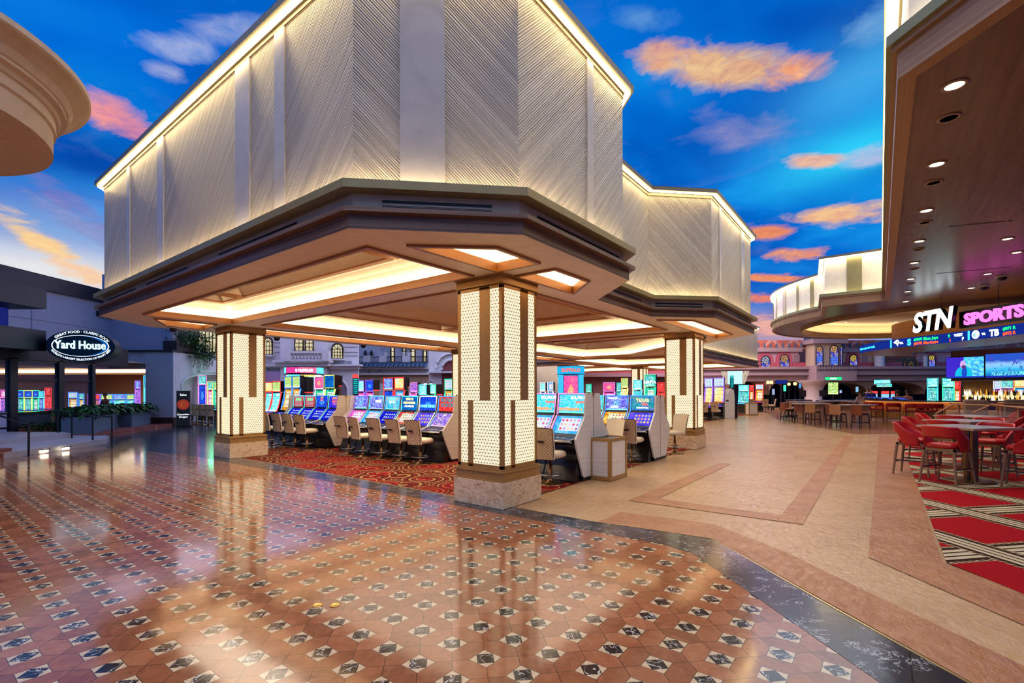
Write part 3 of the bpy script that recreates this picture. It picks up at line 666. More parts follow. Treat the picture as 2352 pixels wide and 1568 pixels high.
mb = MB(); h2 = inset(hole, 0.12)
ring_between(mb, inset(hole,0.015), ZR+0.12, inset(hole,-0.5), ZR+0.2); ring_between(mb, inset(hole,-0.5), ZR+0.2, inset(hole,-0.4), ZR+0.75); flat_with_holes(mb, inset(hole,-0.4), [], ZR+0.75)
bstruct(mb, 'ceiling', plain('recess plaster', (214, 186, 150), 0.6))
mb = MB(); ring_between(mb, inset(hole,-0.10), ZR+0.16, inset(hole,-0.2), ZR+0.175); bstruct(mb, 'trim_23', LED_COVE)
# recessed downlights in the veneer soffit
M_lamp = glow('downlight lens', (255, 236, 200), 9)
dl_mb1 = MB().lathe([(0.115, 0.0), (0.115, -0.012), (0.085, -0.016), (0.08, 0.01)], 20); dl_mb2 = MB().lathe([(0.0, -0.006), (0.082, -0.006)], 20)
def downlight(b, a, z, label, lit=True, power=0):
    t = thing('downlight', label, 'ceiling light', W(b, a, z), RB, 'recessed downlights in the veneer soffit')
    MB().lathe([(0.125, 0.0), (0.125, -0.012), (0.09, -0.016), (0.085, 0.005)], 20).build('trim_ring', plain('downlight ring', (150,120,100), .4), t)
    MB().lathe([(0.0, -0.008), (0.088, -0.008)], 20).build('lens', M_lamp if lit else plain('dark lens', (60,46,40), .4), t)
    if power:
        L = bpy.data.lights.new('downlight_lamp', 'SPOT'); L.energy = power; L.color = (1, .82, .6); L.spot_size = math.radians(110); L.spot_blend = 0.7; L.shadow_soft_size = 0.08
        lo = bpy.data.objects.new('downlight_lamp', L); COL.objects.link(lo); lo.parent = t; lo.location = (0,0,-0.05)
rows = ['nearest big', 'second', 'third', 'fourth', 'fifth', 'sixth', 'seventh', 'eighth']
for k in range(8):
    downlight(2.26+2.41*k, -4.72, ZR+0.03, f'round lit downlight, {rows[k]} in the row along the glowing soffit edge', True, 160)
    if k < 7: downlight(3.1+2.41*k, -4.74, ZR+0.03, f'small unlit disc just beyond the {rows[k]} lit downlight along the soffit edge', False)
for k, (b, a) in enumerate(((10.5,-6.3),(12.2,-6.7),(14.9,-6.5),(17.3,-6.4))):
    downlight(b, a, ZR+0.03, f'lit downlight in the inner row above the red bar chairs, {rows[k]} from the camera', True, 160)
for k, (b, a) in enumerate(((22.6,-4.0),(24.0,-2.4),(27.6,-1.6),(30.6,-2.2),(32.4,-4.6))):
    downlight(b, a, ZR+0.73, ('downlight in the round recess near its ' + ['left front rim','left side','leftmost edge','far left side','far rim'][k]), True, 60)
# dark linear slots in the soffit
mb = MB()
for (b0,a0,b1,a1) in ((8.6,-5.15,8.9,-6.15),(13.9,-5.3,14.2,-6.9),(4.3,-6.0,4.5,-7.0)):
    d = (Vector((b1,a1))-Vector((b0,a0))).normalized()*0.03; nr = Vector((-d.y,d.x))
    mb.add([(b0-nr.x,a0-nr.y,ZR+0.025),(b0+nr.x,a0+nr.y,ZR+0.025),(b1+nr.x,a1+nr.y,ZR+0.025),(b1-nr.x,a1-nr.y,ZR+0.025)], [(0,1,2,3)])
bstruct(mb, 'trim_24', M_black)
dome_camera(W(15.6,-6.9), ZR+0.03, 'dome camera on the veneer soffit above the pink letters', 0.12)
dome_camera(W(17.2,-6.7), ZR+0.03, 'black projector-like camera on the veneer soffit left of the pink letters', 0.12)
dome_camera(W(24.3,-6.6), ZR+0.72, 'dome camera in the round recess left of the wooden drum', 0.12)

# ticker band, drum and sign ------------------------------------------------
def smooth_path(P, n=6):
    out = []
    for i in range(len(P)-1):
        p0, p1, p2, p3 = [Vector(P[max(0, min(len(P)-1, j))]) for j in (i-1, i, i+1, i+2)]
        for k in range(n):
            u = k/n; out.append(tuple(0.5*((2*p1)+(p2-p0)*u+(2*p0-5*p1+4*p2-p3)*u*u+(3*p1-p0-3*p2+p3)*u**3)))
    out.append(tuple(P[-1])); return out
TK = smooth_path([(31.5,-5.4),(29.8,-3.7),(28.5,-3.1),(27.0,-3.0),(25.4,-3.45),(23.9,-4.25),(22.9,-5.1),(21.9,-6.2),(19.3,-8.0),(15.0,-10.8),(12.5,-12.5)], 6)
def w2(p): v = W(p[0], p[1]); return (v.x, v.y)
class Arc:
    """arc-length walk along the front of the ticker band, metres from its left tip"""
    def __init__(s, P):
        s.P = [Vector(w2(p)) for p in P]; s.s = [0.0]
        for a, b in zip(s.P, s.P[1:]): s.s.append(s.s[-1]+(b-a).length)
    def at(s, q):
        for i in range(len(s.P)-1):
            if s.s[i+1] >= q or i == len(s.P)-2:
                u = (q-s.s[i])/(s.s[i+1]-s.s[i]); d = (s.P[i+1]-s.P[i]).normalized(); q_ = s.P[i]+(s.P[i+1]-s.P[i])*u; n_ = Vector((d.y,-d.x)); return q_, (n_ if n_.dot(q_-Vector(w2((27.5,-12.0)))) > 0 else -n_)
TA = Arc(TK)
inner = offset_poly(TK + [(30,-20)], -0.5)[:-1]
tick = thing('ticker_ring', 'curved blue scoreboard ribbon over the bar running green and red baseball scores', 'scoreboard', (0,0,0))
def wband(P, z0, z1, m, name, par, off=0.0):
    mb = MB(); Q = [Vector(w2(p)) for p in P]
    for a, b in zip(Q, Q[1:]): mb.quad((a.x,a.y,z0),(b.x,b.y,z0),(b.x,b.y,z1),(a.x,a.y,z1))
    return mb.build(name, m, par)
M_tick = glow('ticker navy', (22, 48, 150), 0.9)
wband(TK, 3.55, 3.95, M_tick, 'display_face', tick)
mb = MB(); Q = [Vector(w2(p)) for p in TK]; ctr = Vector(w2((27.5,-12.0)))
mb2 = MB()
for a, b in zip(Q, Q[1:]):
    ia, ib = a+(ctr-a).normalized()*2.2, b+(ctr-b).normalized()*2.2
    mb.quad((a.x,a.y,3.55),(b.x,b.y,3.55),(ib.x,ib.y,3.47),(ia.x,ia.y,3.47)); mb2.quad((a.x,a.y,3.95),(b.x,b.y,3.95),(ib.x,ib.y,4.0),(ia.x,ia.y,4.0))
mb.build('underside', plain('pale underside', (190,176,176), .35), tick); mb2.build('top_ledge', M_drum, tick)
# wooden drum rising from the band to the recess
DR = [tuple(Vector(p)+(Vector((27.5,-12.0))-Vector(p)).normalized()*(1.0 if i > 24 else 1.6)) for i, p in enumerate(TK)]
DR = smooth_path([(29.4,-6.6),(28.3,-4.7),(27.2,-4.35),(26.0,-4.6),(24.9,-5.3),(23.6,-6.5),(22.6,-7.6),(19.8,-9.8),(15,-13)], 5)
mb = MB(); s0 = 0
for a, b in zip(DR, DR[1:]):
    A, B_ = Vector(w2(a)), Vector(w2(b)); L = (B_-A).length; mb.quad((A.x,A.y,3.9),(B_.x,B_.y,3.9),(B_.x,B_.y,4.95),(A.x,A.y,4.95), 0, [(s0,3.9),(s0+L,3.9),(s0+L,4.95),(s0,4.95)]); s0 += L
mb.build('trim_25', M_drum, None, kind='structure')
mb = MB()
for a, b in zip(DR, DR[1:]):
    A, B_ = Vector(w2(a)), Vector(w2(b)); n_ = Vector(((B_-A).y, -(B_-A).x)).normalized()*-0.28
    mb.quad((A.x+n_.x,A.y+n_.y,4.02),(B_.x+n_.x,B_.y+n_.y,4.02),(B_.x+n_.x*1.2,B_.y+n_.y*1.2,4.02),(A.x+n_.x*1.2,A.y+n_.y*1.2,4.02))
mb.build('trim_26', glow('drum uplight strip', (255, 214, 150), 10), None, kind='structure')
# lettering -----------------------------------------------------------------
def text_mesh(s, size, ext=0.004, align='LEFT', shear=0.0, bold=0.0, sx=1.0):
    cu = bpy.data.curves.new('lettering', 'FONT'); cu.body = s; cu.size = size; cu.extrude = ext; cu.align_x = align; cu.shear = shear; cu.offset = bold; cu.resolution_u = 3
    ob = bpy.data.objects.new('lettering', cu); COL.objects.link(ob)
    dg = bpy.context.evaluated_depsgraph_get(); me = bpy.data.meshes.new_from_object(ob.evaluated_get(dg)); bpy.data.objects.remove(ob); bpy.data.curves.remove(cu)
    me.name = 'lettering'
    if sx != 1.0:
        for v in me.vertices: v.co.x *= sx
    return me
def text_obj(name, s, size, mat, M, par=None, align='CENTER', **k):
    me = text_mesh(s, size, align=align, **k); me.materials.clear(); me.materials.append(mat)
    o = bpy.data.objects.new(name, me); COL.objects.link(o)
    if par: o.parent = par
    o.matrix_local = M; return o
def face_frame(p, nx, ny):            # text plane: x to the reader's right, y up, z out along (nx, ny)
    n_ = Vector((nx, ny, 0)).normalized(); x = Vector((-n_.y, n_.x, 0)); M = Matrix(((x.x,0,n_.x,p[0]),(x.y,0,n_.y,p[1]),(0,1,0,p[2]),(0,0,0,1))); return M
M_cyan = glow('ticker cyan', (60, 200, 255), 2.2); M_green = glow('ticker green', (30, 235, 120), 2.0); M_orange = glow('ticker orange', (255, 80, 30), 2.2); M_wht = glow('ticker white', (225, 240, 255), 2.2)
def tick_text(s, q, z, size, mat, bold=0.0):
    me = text_mesh(s, size, 0.003, bold=bold); me.materials.clear(); me.materials.append(mat)
    for v in me.vertices:
        p, n_ = TA.at(q+v.co.x); n_ = n_ if n_.y < 0 or True else n_; v.co = Vector((p.x+n_.x*(0.012+v.co.z), p.y+n_.y*(0.012+v.co.z), z+v.co.y))
    o = bpy.data.objects.new('lettering', me); COL.objects.link(o); o.parent = tick; return o
def q_of_px(px):                       # where along the band a sight line lands
    best = 0; bd = 1e9
    for k in range(0, 2600):
        q = TA.s[-1]*k/2600; p, _ = TA.at(q); x = CX+F_PX*p.x/p.y
        if p.y > 0 and abs(x-px) < bd and q > TA.s[12]: bd = abs(x-px); best = q
    return best
for (s, x0, z, sz, m, bo) in (('LED lines numbers for details.', 1977, 3.70, 0.165, M_cyan, 0.004), ('vs.', 2067, 3.70, 0.2, M_wht, 0.006), ('S', 2085, 3.61, 0.38, M_cyan, 0.02),
        ('#969 Blue Jays', 2100, 3.77, 0.17, M_green, 0.006), ('#970 Mariners', 2100, 3.59, 0.17, M_orange, 0.006), ('9', 2179, 3.77, 0.17, M_green, 0.008), ('1', 2181, 3.59, 0.17, M_orange, 0.008),
        ('WEST', 2193, 3.77, 0.15, M_wht, 0.008), ('F', 2211, 3.59, 0.17, M_wht, 0.008), ('vs.', 2256, 3.70, 0.17, M_wht, 0.006), ('TB', 2274, 3.62, 0.33, M_wht, 0.016), ('#971 R', 2305, 3.77, 0.16, M_green, 0.006), ('#972 R', 2305, 3.59, 0.16, M_orange, 0.006)):
    tick_text(s, q_of_px(x0), z, sz, m, bo)
for x0 in (2046, 2224):
    q = q_of_px(x0); mb = MB(); 
    for k in range(1):
        a, na = TA.at(q); b, nb = TA.at(q+0.09); mb.quad((a.x+na.x*.01,a.y+na.y*.01,3.57),(b.x+nb.x*.01,b.y+nb.y*.01,3.57),(b.x+nb.x*.01,b.y+nb.y*.01,3.93),(a.x+na.x*.01,a.y+na.y*.01,3.93))
    mb.build('divider', M_cyan, tick)
def tick_shape(polys, q, mats):
    for P, m in zip(polys, mats):
        mb = MB(); v = []
        for x, y in P: p, n_ = TA.at(q+x); v.append((p.x+n_.x*.014, p.y+n_.y*.014, 3.56+y))
        mb.add(v, [tuple(range(len(v)))]); mb.build('team_emblem', m, tick)
tick_shape([[(0,.24),(.12,.31),(.2,.36),(.3,.34),(.36,.22),(.3,.17),(.26,.03),(.19,.15)], [(.2,.26),(.27,.28),(.33,.22),(.24,.2)]], q_of_px(2053), [M_wht, glow('emblem blue',(60,120,200),1.2)])
def disc(r, cx, cy, n=20): return [(cx+r*math.cos(2*PI*k/n), cy+r*math.sin(2*PI*k/n)) for k in range(n)]
tick_shape([disc(.17,.2,.19), disc(.125,.2,.19)], q_of_px(2232), [M_wht, glow('seal blue',(90,170,220),1.3)])
# the big sign: white STN letters and pink SPORTS on a dark box
sg = thing('sportsbook_sign', 'big slanted white STN letters beside pink SPORTS letters hung above the blue ticker', 'sign', (0,0,0))
p0 = at(2110, 766, 19.5); p1 = at(2196, 757, 18.0); p2 = at(2350, 742, 15.4)
def seg_frame(pa, pb): d = (Vector((pb.x,pb.y))-Vector((pa.x,pa.y))).normalized(); n_ = Vector((d.y,-d.x)); return n_
n_ = seg_frame(p0, p2); 
if n_.dot(Vector((p0.x,p0.y))) > 0: n_ = -n_
M_sw = glow('white sign acrylic', (232, 250, 255), 2.6); M_sp = glow('pink sign acrylic', (255, 110, 214), 2.0)
pa = at(2107, 766, 19.3); Lw = (at(2196,757,17.9)-pa).length
me = text_mesh('STN', 0.86, 0.07, 'LEFT', 0.12, 0.03); W0 = max(v.co.x for v in me.vertices); 
def sign_text(s, size, ext, pa, width, height, mat, shear=0.0, bold=0.03, side=None):
    me = text_mesh(s, size, ext, 'LEFT', shear, bold); xs = [v.co.x for v in me.vertices]; ys = [v.co.y for v in me.vertices]; x0, x1, y0, y1 = min(xs), max(xs), min(ys), max(ys)
    for v in me.vertices: v.co.x = (v.co.x-x0)/(x1-x0)*width; v.co.y = (v.co.y-y0)/(y1-y0)*height
    me.materials.clear(); me.materials.append(mat)
    if side:
        me.materials.append(side)
        for p in me.polygons:
            if p.normal.z < 0.5: p.material_index = 1
    o = bpy.data.objects.new('lettering', me); COL.objects.link(o); o.parent = sg; o.matrix_local = face_frame(pa, n_.x, n_.y); return o
M_side = plain('sign return black', (16, 18, 26), .4)
sign_text('STN', 0.9, 0.08, pa+Vector((n_.x*0.1,n_.y*0.1,0)), Lw*1.3, 0.80, M_sw, 0.18, 0.035, M_side)
pb = at(2216, 746, 17.35); pc = at(2332, 733, 15.6)
mb = MB(); bx0 = at(2203, 755, 17.6); bx1 = at(2352+6, 737, 15.1); up = 0.60
nn = Vector((n_.x, n_.y, 0))
dx_ = Vector((-n_.y, n_.x, 0)); A = bx0; B_ = A+dx_*((Vector((bx1.x,bx1.y,0))-Vector((A.x,A.y,0))).dot(dx_)+.1)
for o1, o2 in ((0.0, 1),):
    v = [A, B_, B_+Vector((0,0,up)), A+Vector((0,0,up))]; w_ = [q-nn*0.25 for q in v]
    mb.add([tuple(q) for q in v+w_], [(0,1,2,3),(1,5,6,2),(5,4,7,6),(4,0,3,7),(3,2,6,7),(4,5,1,0)])
mb.build('backing_box', M_side, sg)
Ls = (B_-A).length; sign_text('SPORTS', 0.5, 0.02, Vector((A.x+dx_.x*Ls*.09+nn.x*.03, A.y+dx_.y*Ls*.09+nn.y*.03, bx0.z+0.09)), Ls*.80, 0.42, M_sp, 0.0, 0.022)
mb = MB()
for px, Y in ((2150,18.9),(2279,16.5)): q = at(px, 700, Y); mb.tube([(q.x-nn.x*.2,q.y-nn.y*.2,4.2),(q.x-nn.x*.2,q.y-nn.y*.2,5.0)], 0.012, 6)
mb.build('hanger_rod', M_dark, sg)
# ------------------------------------------------------------ screens
def screen_mat(name, style, cols, strength=1.3, seed=1.0):
    if name in _plain: return _plain[name]
    t = NT(name); uv = t.uv(); x, y, z = t.xyz(uv)
    cs = [srgb(*c) for c in cols]
    vec = t.comb(t.m_('ADD', x, seed*3.7), t.m_('ADD', y, seed*1.9), seed)
    nz = t.noise(vec, 2.6, 4.0, 0.6, 1.2)
    base = t.ramp(nz, [(0.3, cs[0]), (0.5, cs[1]), (0.68, cs[2])])
    if style == 'reels':
        nx, ny = 5.0, 3.0
        inx = t.m_('MULTIPLY', t.m_('GREATER_THAN', x, 0.22), t.m_('LESS_THAN', x, 0.97)); iny = t.m_('MULTIPLY', t.m_('GREATER_THAN', y, 0.16), t.m_('LESS_THAN', y, 0.88))
        gx = t.m_('MULTIPLY', t.m_('SUBTRACT', x, 0.22), nx/0.75); gy = t.m_('MULTIPLY', t.m_('SUBTRACT', y, 0.16), ny/0.72)
        wn = t.n('ShaderNodeTexWhiteNoise', Vector=t.comb(t.m_('FLOOR', gx), t.m_('FLOOR', gy), seed))
        fx = t.m_('SUBTRACT', t.m_('FRACT', gx), 0.5); fy = t.m_('SUBTRACT', t.m_('FRACT', gy), 0.5)
        r = t.m_('SQRT', t.m_('ADD', t.m_('POWER', fx, 2.0), t.m_('POWER', fy, 2.0)))
        ink = t.m_('LESS_THAN', t.m_('ADD', r, t.m_('MULTIPLY', t.noise(vec, 14.0, 2.0), 0.18)), 0.40)
        sym = t.mix(0.45, wn.outputs[1], cs[3])
        cell = t.mix(ink, cs[4] if len(cs) > 4 else (0.75, 0.75, 0.85, 1), sym)
        base = t.mix(t.m_('MULTIPLY', inx, iny), base, cell)
    elif style == 'burst':
        dx = t.m_('SUBTRACT', x, 0.5); dy = t.m_('SUBTRACT', y, 0.45); a = t.m_('ARCTAN2', dy, dx); r = t.m_('SQRT', t.m_('ADD', t.m_('POWER', dx, 2.0), t.m_('POWER', dy, 2.0)))
        rays = t.m_('GREATER_THAN', t.m_('SINE', t.m_('MULTIPLY', a, 18.0)), 0.2)
        base = t.mix(t.m_('MULTIPLY', rays, 0.45), base, cs[3])
        blob = t.m_('LESS_THAN', t.m_('ADD', r, t.m_('MULTIPLY', nz, 0.3)), 0.36); base = t.mix(t.m_('MULTIPLY', blob, 0.8), base, t.ramp(t.noise(vec, 9.0, 3.0), [(0.35, cs[4] if len(cs) > 4 else cs[3]), (0.6, cs[2])]))
    elif style == 'scene':
        v = t.n('ShaderNodeTexVoronoi', Vector=vec, Scale=7.0, Randomness=1.0)
        k = t.noise(vec, 6.0, 5.0, 0.7, 2.0)
        base = t.mix(t.m_('GREATER_THAN', k, 0.53), base, t.mix(0.6, v.outputs['Color'], cs[3]))
        bar = t.m_('LESS_THAN', y, 0.09); base = t.mix(bar, base, cs[3])
    elif style == 'lines':
        gy = t.m_('FRACT', t.m_('MULTIPLY', y, 8.0)); row = t.m_('MULTIPLY', t.m_('GREATER_THAN', gy, 0.35), t.m_('LESS_THAN', gy, 0.75))
        word = t.m_('GREATER_THAN', t.n('ShaderNodeTexNoise', Vector=t.comb(t.m_('MULTIPLY', x, 26.0), t.m_('FLOOR', t.m_('MULTIPLY', y, 8.0)), seed), Scale=1.0, Detail=1.0).outputs[0], 0.47)
        inx = t.m_('MULTIPLY', t.m_('GREATER_THAN', x, 0.1), t.m_('LESS_THAN', x, 0.9))
        base = t.mix(t.m_('MULTIPLY', t.m_('MULTIPLY', row, word), inx), base, cs[3])
    e = t.n('ShaderNodeEmission', Color=base, Strength=strength); t.t.links.new(e.outputs[0], t.out.inputs[0]); _plain[name] = t.m; return t.m
S = {}
def sm(key, style, cols, st=1.3):
    S[key] = screen_mat('screen '+key, style, cols, st, len(S)+1.0)
sm('cards_blue','burst',[(6,14,120),(10,40,190),(30,90,230),(60,120,255),(120,210,240)])
sm('cards_blue2','burst',[(10,10,140),(24,20,190),(60,40,220),(120,90,255),(255,150,90)])
sm('red_bonus','lines',[(150,10,30),(200,16,30),(220,40,50),(60,220,240)])
sm('red','scene',[(215,20,24),(225,24,26),(235,40,30),(240,60,50)])
sm('mermaid','scene',[(40,60,190),(80,90,220),(120,130,240),(180,200,255)])
sm('forest','scene',[(240,120,40),(40,190,230),(20,140,220),(120,230,220)])
sm('freegames','lines',[(8,50,130),(10,90,180),(20,130,210),(10,70,150)])
sm('king','burst',[(12,20,150),(20,50,200),(40,80,230),(50,120,255),(90,220,220)])
sm('ocean','scene',[(20,170,230),(30,200,240),(80,220,230),(120,240,220)])
sm('luckyblue','scene',[(70,50,190),(110,80,220),(60,180,240),(140,230,255)])
sm('texas','scene',[(20,60,170),(20,140,160),(30,170,120),(60,110,200)])
sm('poker_menu','reels',[(50,30,180),(70,60,210),(120,90,220),(255,120,90),(90,80,220)])
sm('poker_blue','reels',[(10,10,150),(20,20,190),(30,50,220),(140,180,255),(20,30,190)])
sm('purple_menu','scene',[(150,120,220),(90,60,210),(220,160,190),(230,190,220)])
sm('reels_white','reels',[(170,30,60),(200,60,60),(240,200,120),(150,110,60),(230,220,210)])
sm('reels_blue','reels',[(30,110,200),(60,170,230),(140,200,240),(230,110,120),(210,220,250)])
sm('reels_gold','reels',[(140,60,20),(220,150,40),(250,220,120),(200,30,40),(250,240,190)])
sm('reels_green','reels',[(10,120,90),(20,180,130),(90,230,190),(230,80,160),(190,240,220)])
sm('reels_pink','reels',[(200,40,140),(240,90,190),(255,170,220),(120,40,180),(250,220,240)])
sm('jungle','scene',[(30,120,60),(120,190,60),(230,220,110),(240,250,180)])
sm('cyan','scene',[(20,190,200),(40,220,220),(110,240,230),(220,250,250)],1.5)
sm('pinkart','burst',[(190,30,120),(240,70,150),(255,140,120),(255,120,190),(255,220,120)])
sm('violet','scene',[(60,20,150),(110,40,200),(180,80,230),(250,160,240)])
sm('yellowart','scene',[(250,210,70),(250,240,150),(120,220,230),(240,120,60)],1.4)
sm('teal','scene',[(10,120,150),(20,180,180),(60,220,200),(180,250,240)])
sm('ad','lines',[(230,240,250),(210,230,245),(160,210,240),(30,60,120)])
sm('darkad','lines',[(6,30,60),(8,50,90),(10,70,110),(40,230,200)])
NEON = {'blue': glow('neon blue', (60,130,255), 2.2), 'cyan': glow('neon cyan', (80,230,255), 2.2), 'red': glow('neon red', (255,50,50), 2.2), 'pink': glow('neon pink', (255,130,230), 2.2),
        'green': glow('neon green', (60,255,170), 2.0), 'white': glow('neon white', (240,235,255), 2.2), 'gold': glow('neon gold', (255,210,110), 2.2), 'violet': glow('neon violet', (150,90,255), 2.2), 'lime': glow('neon lime', (220,255,120), 2.0)}
M_cab = plain('slot cabinet black', (8, 8, 10), 0.28, spec=0.6)
M_wpanel = None
def linen(name, c1, c2):
    t = NT(name); x, y, z = t.xyz(t.obj()); v = t.comb(t.m_('MULTIPLY', t.m_('ADD', x, y), 1.5), t.m_('MULTIPLY', z, 60.0)); nz = t.noise(v, 1.0, 3.0)
    return t.bsdf(t.ramp(nz, [(0.3, srgb(*c1)), (0.7, srgb(*c2))]), 0.5)
M_end = linen('pale linen laminate', (196, 178, 158), (222, 206, 188))
M_white2 = linen('white linen laminate', (214, 206, 196), (236, 230, 222))
def sidebar(mb, p0, p1, x0, x1, mi=0):
    """thin bar following a (y, z) segment, x0..x1, raised slightly toward the player"""
    (y0, z0), (y1, z1) = p0, p1; L = math.hypot(y1-y0, z1-z0); ny, nz = -(z1-z0)/L*0.012, (y1-y0)/L*0.012
    v = [(x0,y0+ny,z0+nz),(x1,y0+ny,z0+nz),(x1,y1+ny,z1+nz),(x0,y1+ny,z1+nz)]
    mb.quad(*v, mi)
def slant_machine(label, cat_group, s_up, s_lo, neon='blue', w=0.66, H=1.49, loc=(0,0,0), rz=0.0, top_w=None, texts=()):
    """dual-screen slant-top machine, player side toward -y, base at z 0"""
    k = H/1.49; t = thing('slot_machine', label, 'slot machine', loc, rz, cat_group); h = w/2-0.012
    prof = [(0.0,0.0),(-0.66,0.0),(-0.62,0.03),(-0.52,0.25),(-0.46,0.45),(-0.46,0.60),(0.0,0.60)]
    MB().side([(y,z*k) for y,z in prof][::-1], -h, h).build('base', M_cab, t)
    prof = [(0.0,0.60),(-0.46,0.60),(-0.72,0.665),(-0.74,0.69),(-0.72,0.715),(-0.50,0.745),(-0.42,0.775),(-0.17,1.09),(-0.135,1.11),(-0.10,1.49),(0.0,1.49)]
    MB().side([(y,z*k) for y,z in prof][::-1], -h, h).build('cabinet', M_cab, t, bevel=0.006)
    b = MB(); b.tube([(-h,-0.70,0.675*k),(-h,-0.745,0.69*k),(h,-0.745,0.69*k),(h,-0.70,0.675*k)], 0.018, 8); b.build('deck_rail', M_chrome, t)
    def scr(p0, p1, mat, nm, m=0.045):
        mb = MB(); (y0,z0),(y1,z1) = p0, p1; L = math.hypot(y1-y0, z1-z0); ny, nz = -(z1-z0)/L*0.008, (y1-y0)/L*0.008
        mb.quad((-h+m,y0+ny,z0+nz),(h-m,y0+ny,z0+nz),(h-m,y1+ny,z1+nz),(-h+m,y1+ny,z1+nz)); return mb.build(nm, mat, t)
    scr((-0.408,0.79*k),(-0.178,1.08*k), s_lo, 'lower_screen'); scr((-0.133,1.135*k),(-0.103,1.465*k), s_up, 'upper_screen')
    mb = MB()
    for sx in (-1, 1):
        x0, x1 = sorted((sx*(h-0.012), sx*(h-0.034))); sidebar(mb, (-0.42,0.775*k),(-0.17,1.09*k),x0,x1); sidebar(mb, (-0.135,1.11*k),(-0.10,1.49*k),x0,x1)
    sidebar(mb, (-0.102,1.470*k),(-0.10,1.488*k),-h+0.01,h-0.01)
    mb.build('neon_edge', NEON[neon], t)
    for sx in (-1, 1):
        e = MB(); e.tube([(sx*(h-0.004),-0.72,0.71*k),(sx*(h-0.004),-0.50,0.755*k),(sx*(h-0.004),-0.42,0.785*k),(sx*(h-0.004),-0.165,1.10*k),(sx*(h-0.004),-0.10,1.49*k)], 0.011, 6); e.build('side_rail', M_chrome, t)
    b = MB(); b.add([(-0.2,-0.66,0.727*k),(0.2,-0.66,0.727*k),(0.2,-0.56,0.741*k),(-0.2,-0.56,0.741*k)],[(0,1,2,3)]); b.build('button_panel', plain('button panel', (60,60,74), .25), t)
    for i, x in enumerate((-0.12, 0.0, 0.12)):
        c = MB(); c.lathe([(0.022,0.0),(0.022,0.012),(0.0,0.016)], 10, (x,-0.61)); c.xf(Matrix.Translation((0,0,0.731*k))); c.build('button', glow('button lamp', (255,120,110), 0.9) if i == 0 else plain('button white', (220,215,220), .3), t)
    b = MB().box(-0.03,0.03,-0.478,-0.462,0.42*k,0.45*k); b.build('lock_plate', M_chrome, t)
    for (s, xc, zz, size, col) in texts:
        zz = 1.49-(1.49-zz)*1.2; size *= 1.12; f = (zz-1.11)/(1.49-1.11); yy = -0.135+0.035*f
        o = text_obj('lettering', s, size, col, Matrix.Translation((xc, yy-0.014, zz*k)) @ Matrix.Rotation(PI/2, 4, 'X'), t, bold=0.002)
    return t
def tower_machine(label, group, s_up, s_mid, s_top, neon, w=0.72, H=2.05, loc=(0,0,0), rz=0.0, style='flat'):
    """upright machine with portrait screen, belly and topper screen"""
    t = thing('slot_machine', label, 'slot machine', loc, rz, group); h = w/2-0.02; k = H/2.05
    MB().side([(0,0),(-0.5,0),(-0.46,0.12),(-0.42,0.62),(-0.62,0.70),(-0.62,0.75),(-0.4,0.8),(0,0.8)][::-1], -h, h).build('base', M_cab, t)
    if style == 'curve': prof = [(-0.42,0.80),(-0.30,0.98),(-0.22,1.2),(-0.20,1.42),(-0.24,1.62)]
    else: prof = [(-0.36,0.80),(-0.26,0.98),(-0.20,1.2),(-0.18,1.42),(-0.17,1.58)]
    prof = [(y, z*k) for y, z in prof]
    MB().side([(0.0,0.8*k)]+[(y,z) for y,z in prof]+[(0.0,prof[-1][1])], -h, h).build('cabinet', M_cab, t)
    mb = MB(); L = [0.0]
    for a, b in zip(prof, prof[1:]): L.append(L[-1]+math.hypot(b[0]-a[0], b[1]-a[1]))
    for i in range(len(prof)-1):
        (y0,z0),(y1,z1) = prof[i], prof[i+1]; u0, u1 = L[i]/L[-1], L[i+1]/L[-1]
        mb.quad((-h+.06,y0-.008,z0+.01),(h-.06,y0-.008,z0+.01),(h-.06,y1-.008,z1+(0 if i < len(prof)-2 else -.03)),(-h+.06,y1-.008,z1+(0 if i < len(prof)-2 else -.03)), 0, [(0,u0),(1,u0),(1,u1),(0,u1)])
    mb.build('main_screen', s_mid, t)
    mb = MB()
    for sx in (-1, 1):
        x0, x1 = sorted((sx*(h-0.004), sx*(h-0.05)))
        for a, b in zip(prof, prof[1:]): sidebar(mb, a, b, x0, x1)
        mb.quad((sx*(h+.003),prof[0][0],prof[0][1]),(sx*(h+.003),prof[0][0]+.03,prof[0][1]),(sx*(h+.003),prof[-1][0]+.03,prof[-1][1]),(sx*(h+.003),prof[-1][0],prof[-1][1]))
    mb.quad((-h,-0.628,0.70),(h,-0.628,0.70),(h,-0.628,0.725),(-h,-0.628,0.725))
    mb.build('neon_edge', NEON[neon], t)
    z0, z1 = prof[-1][1]+0.03, H; 
    MB().box(-h,h,-0.19,-0.02,z0,z1).build('topper', M_cab, t)
    mb = MB(); mb.quad((-h+.04,-0.196,z0+.03),(h-.04,-0.196,z0+.03),(h-.04,-0.196,z1-.04),(-h+.04,-0.196,z1-.04)); mb.build('topper_screen', s_top, t)
    mb = MB()
    for (a,b,c,d) in ((-h,h,z0,z0+.022),(-h,h,z1-.022,z1),(-h,-h+.022,z0,z1),(h-.022,h,z0,z1)): mb.quad((a,-0.199,c),(b,-0.199,c),(b,-0.199,d),(a,-0.199,d))
    mb.build('topper_frame', NEON[neon], t)
    if s_up:
        mb = MB(); mb.quad((-h+.05,-0.60,0.762),(h-.05,-0.60,0.762),(h-.05,-0.44,0.80),(-h+.05,-0.44,0.80)); mb.build('button_screen', s_up, t)
    return t
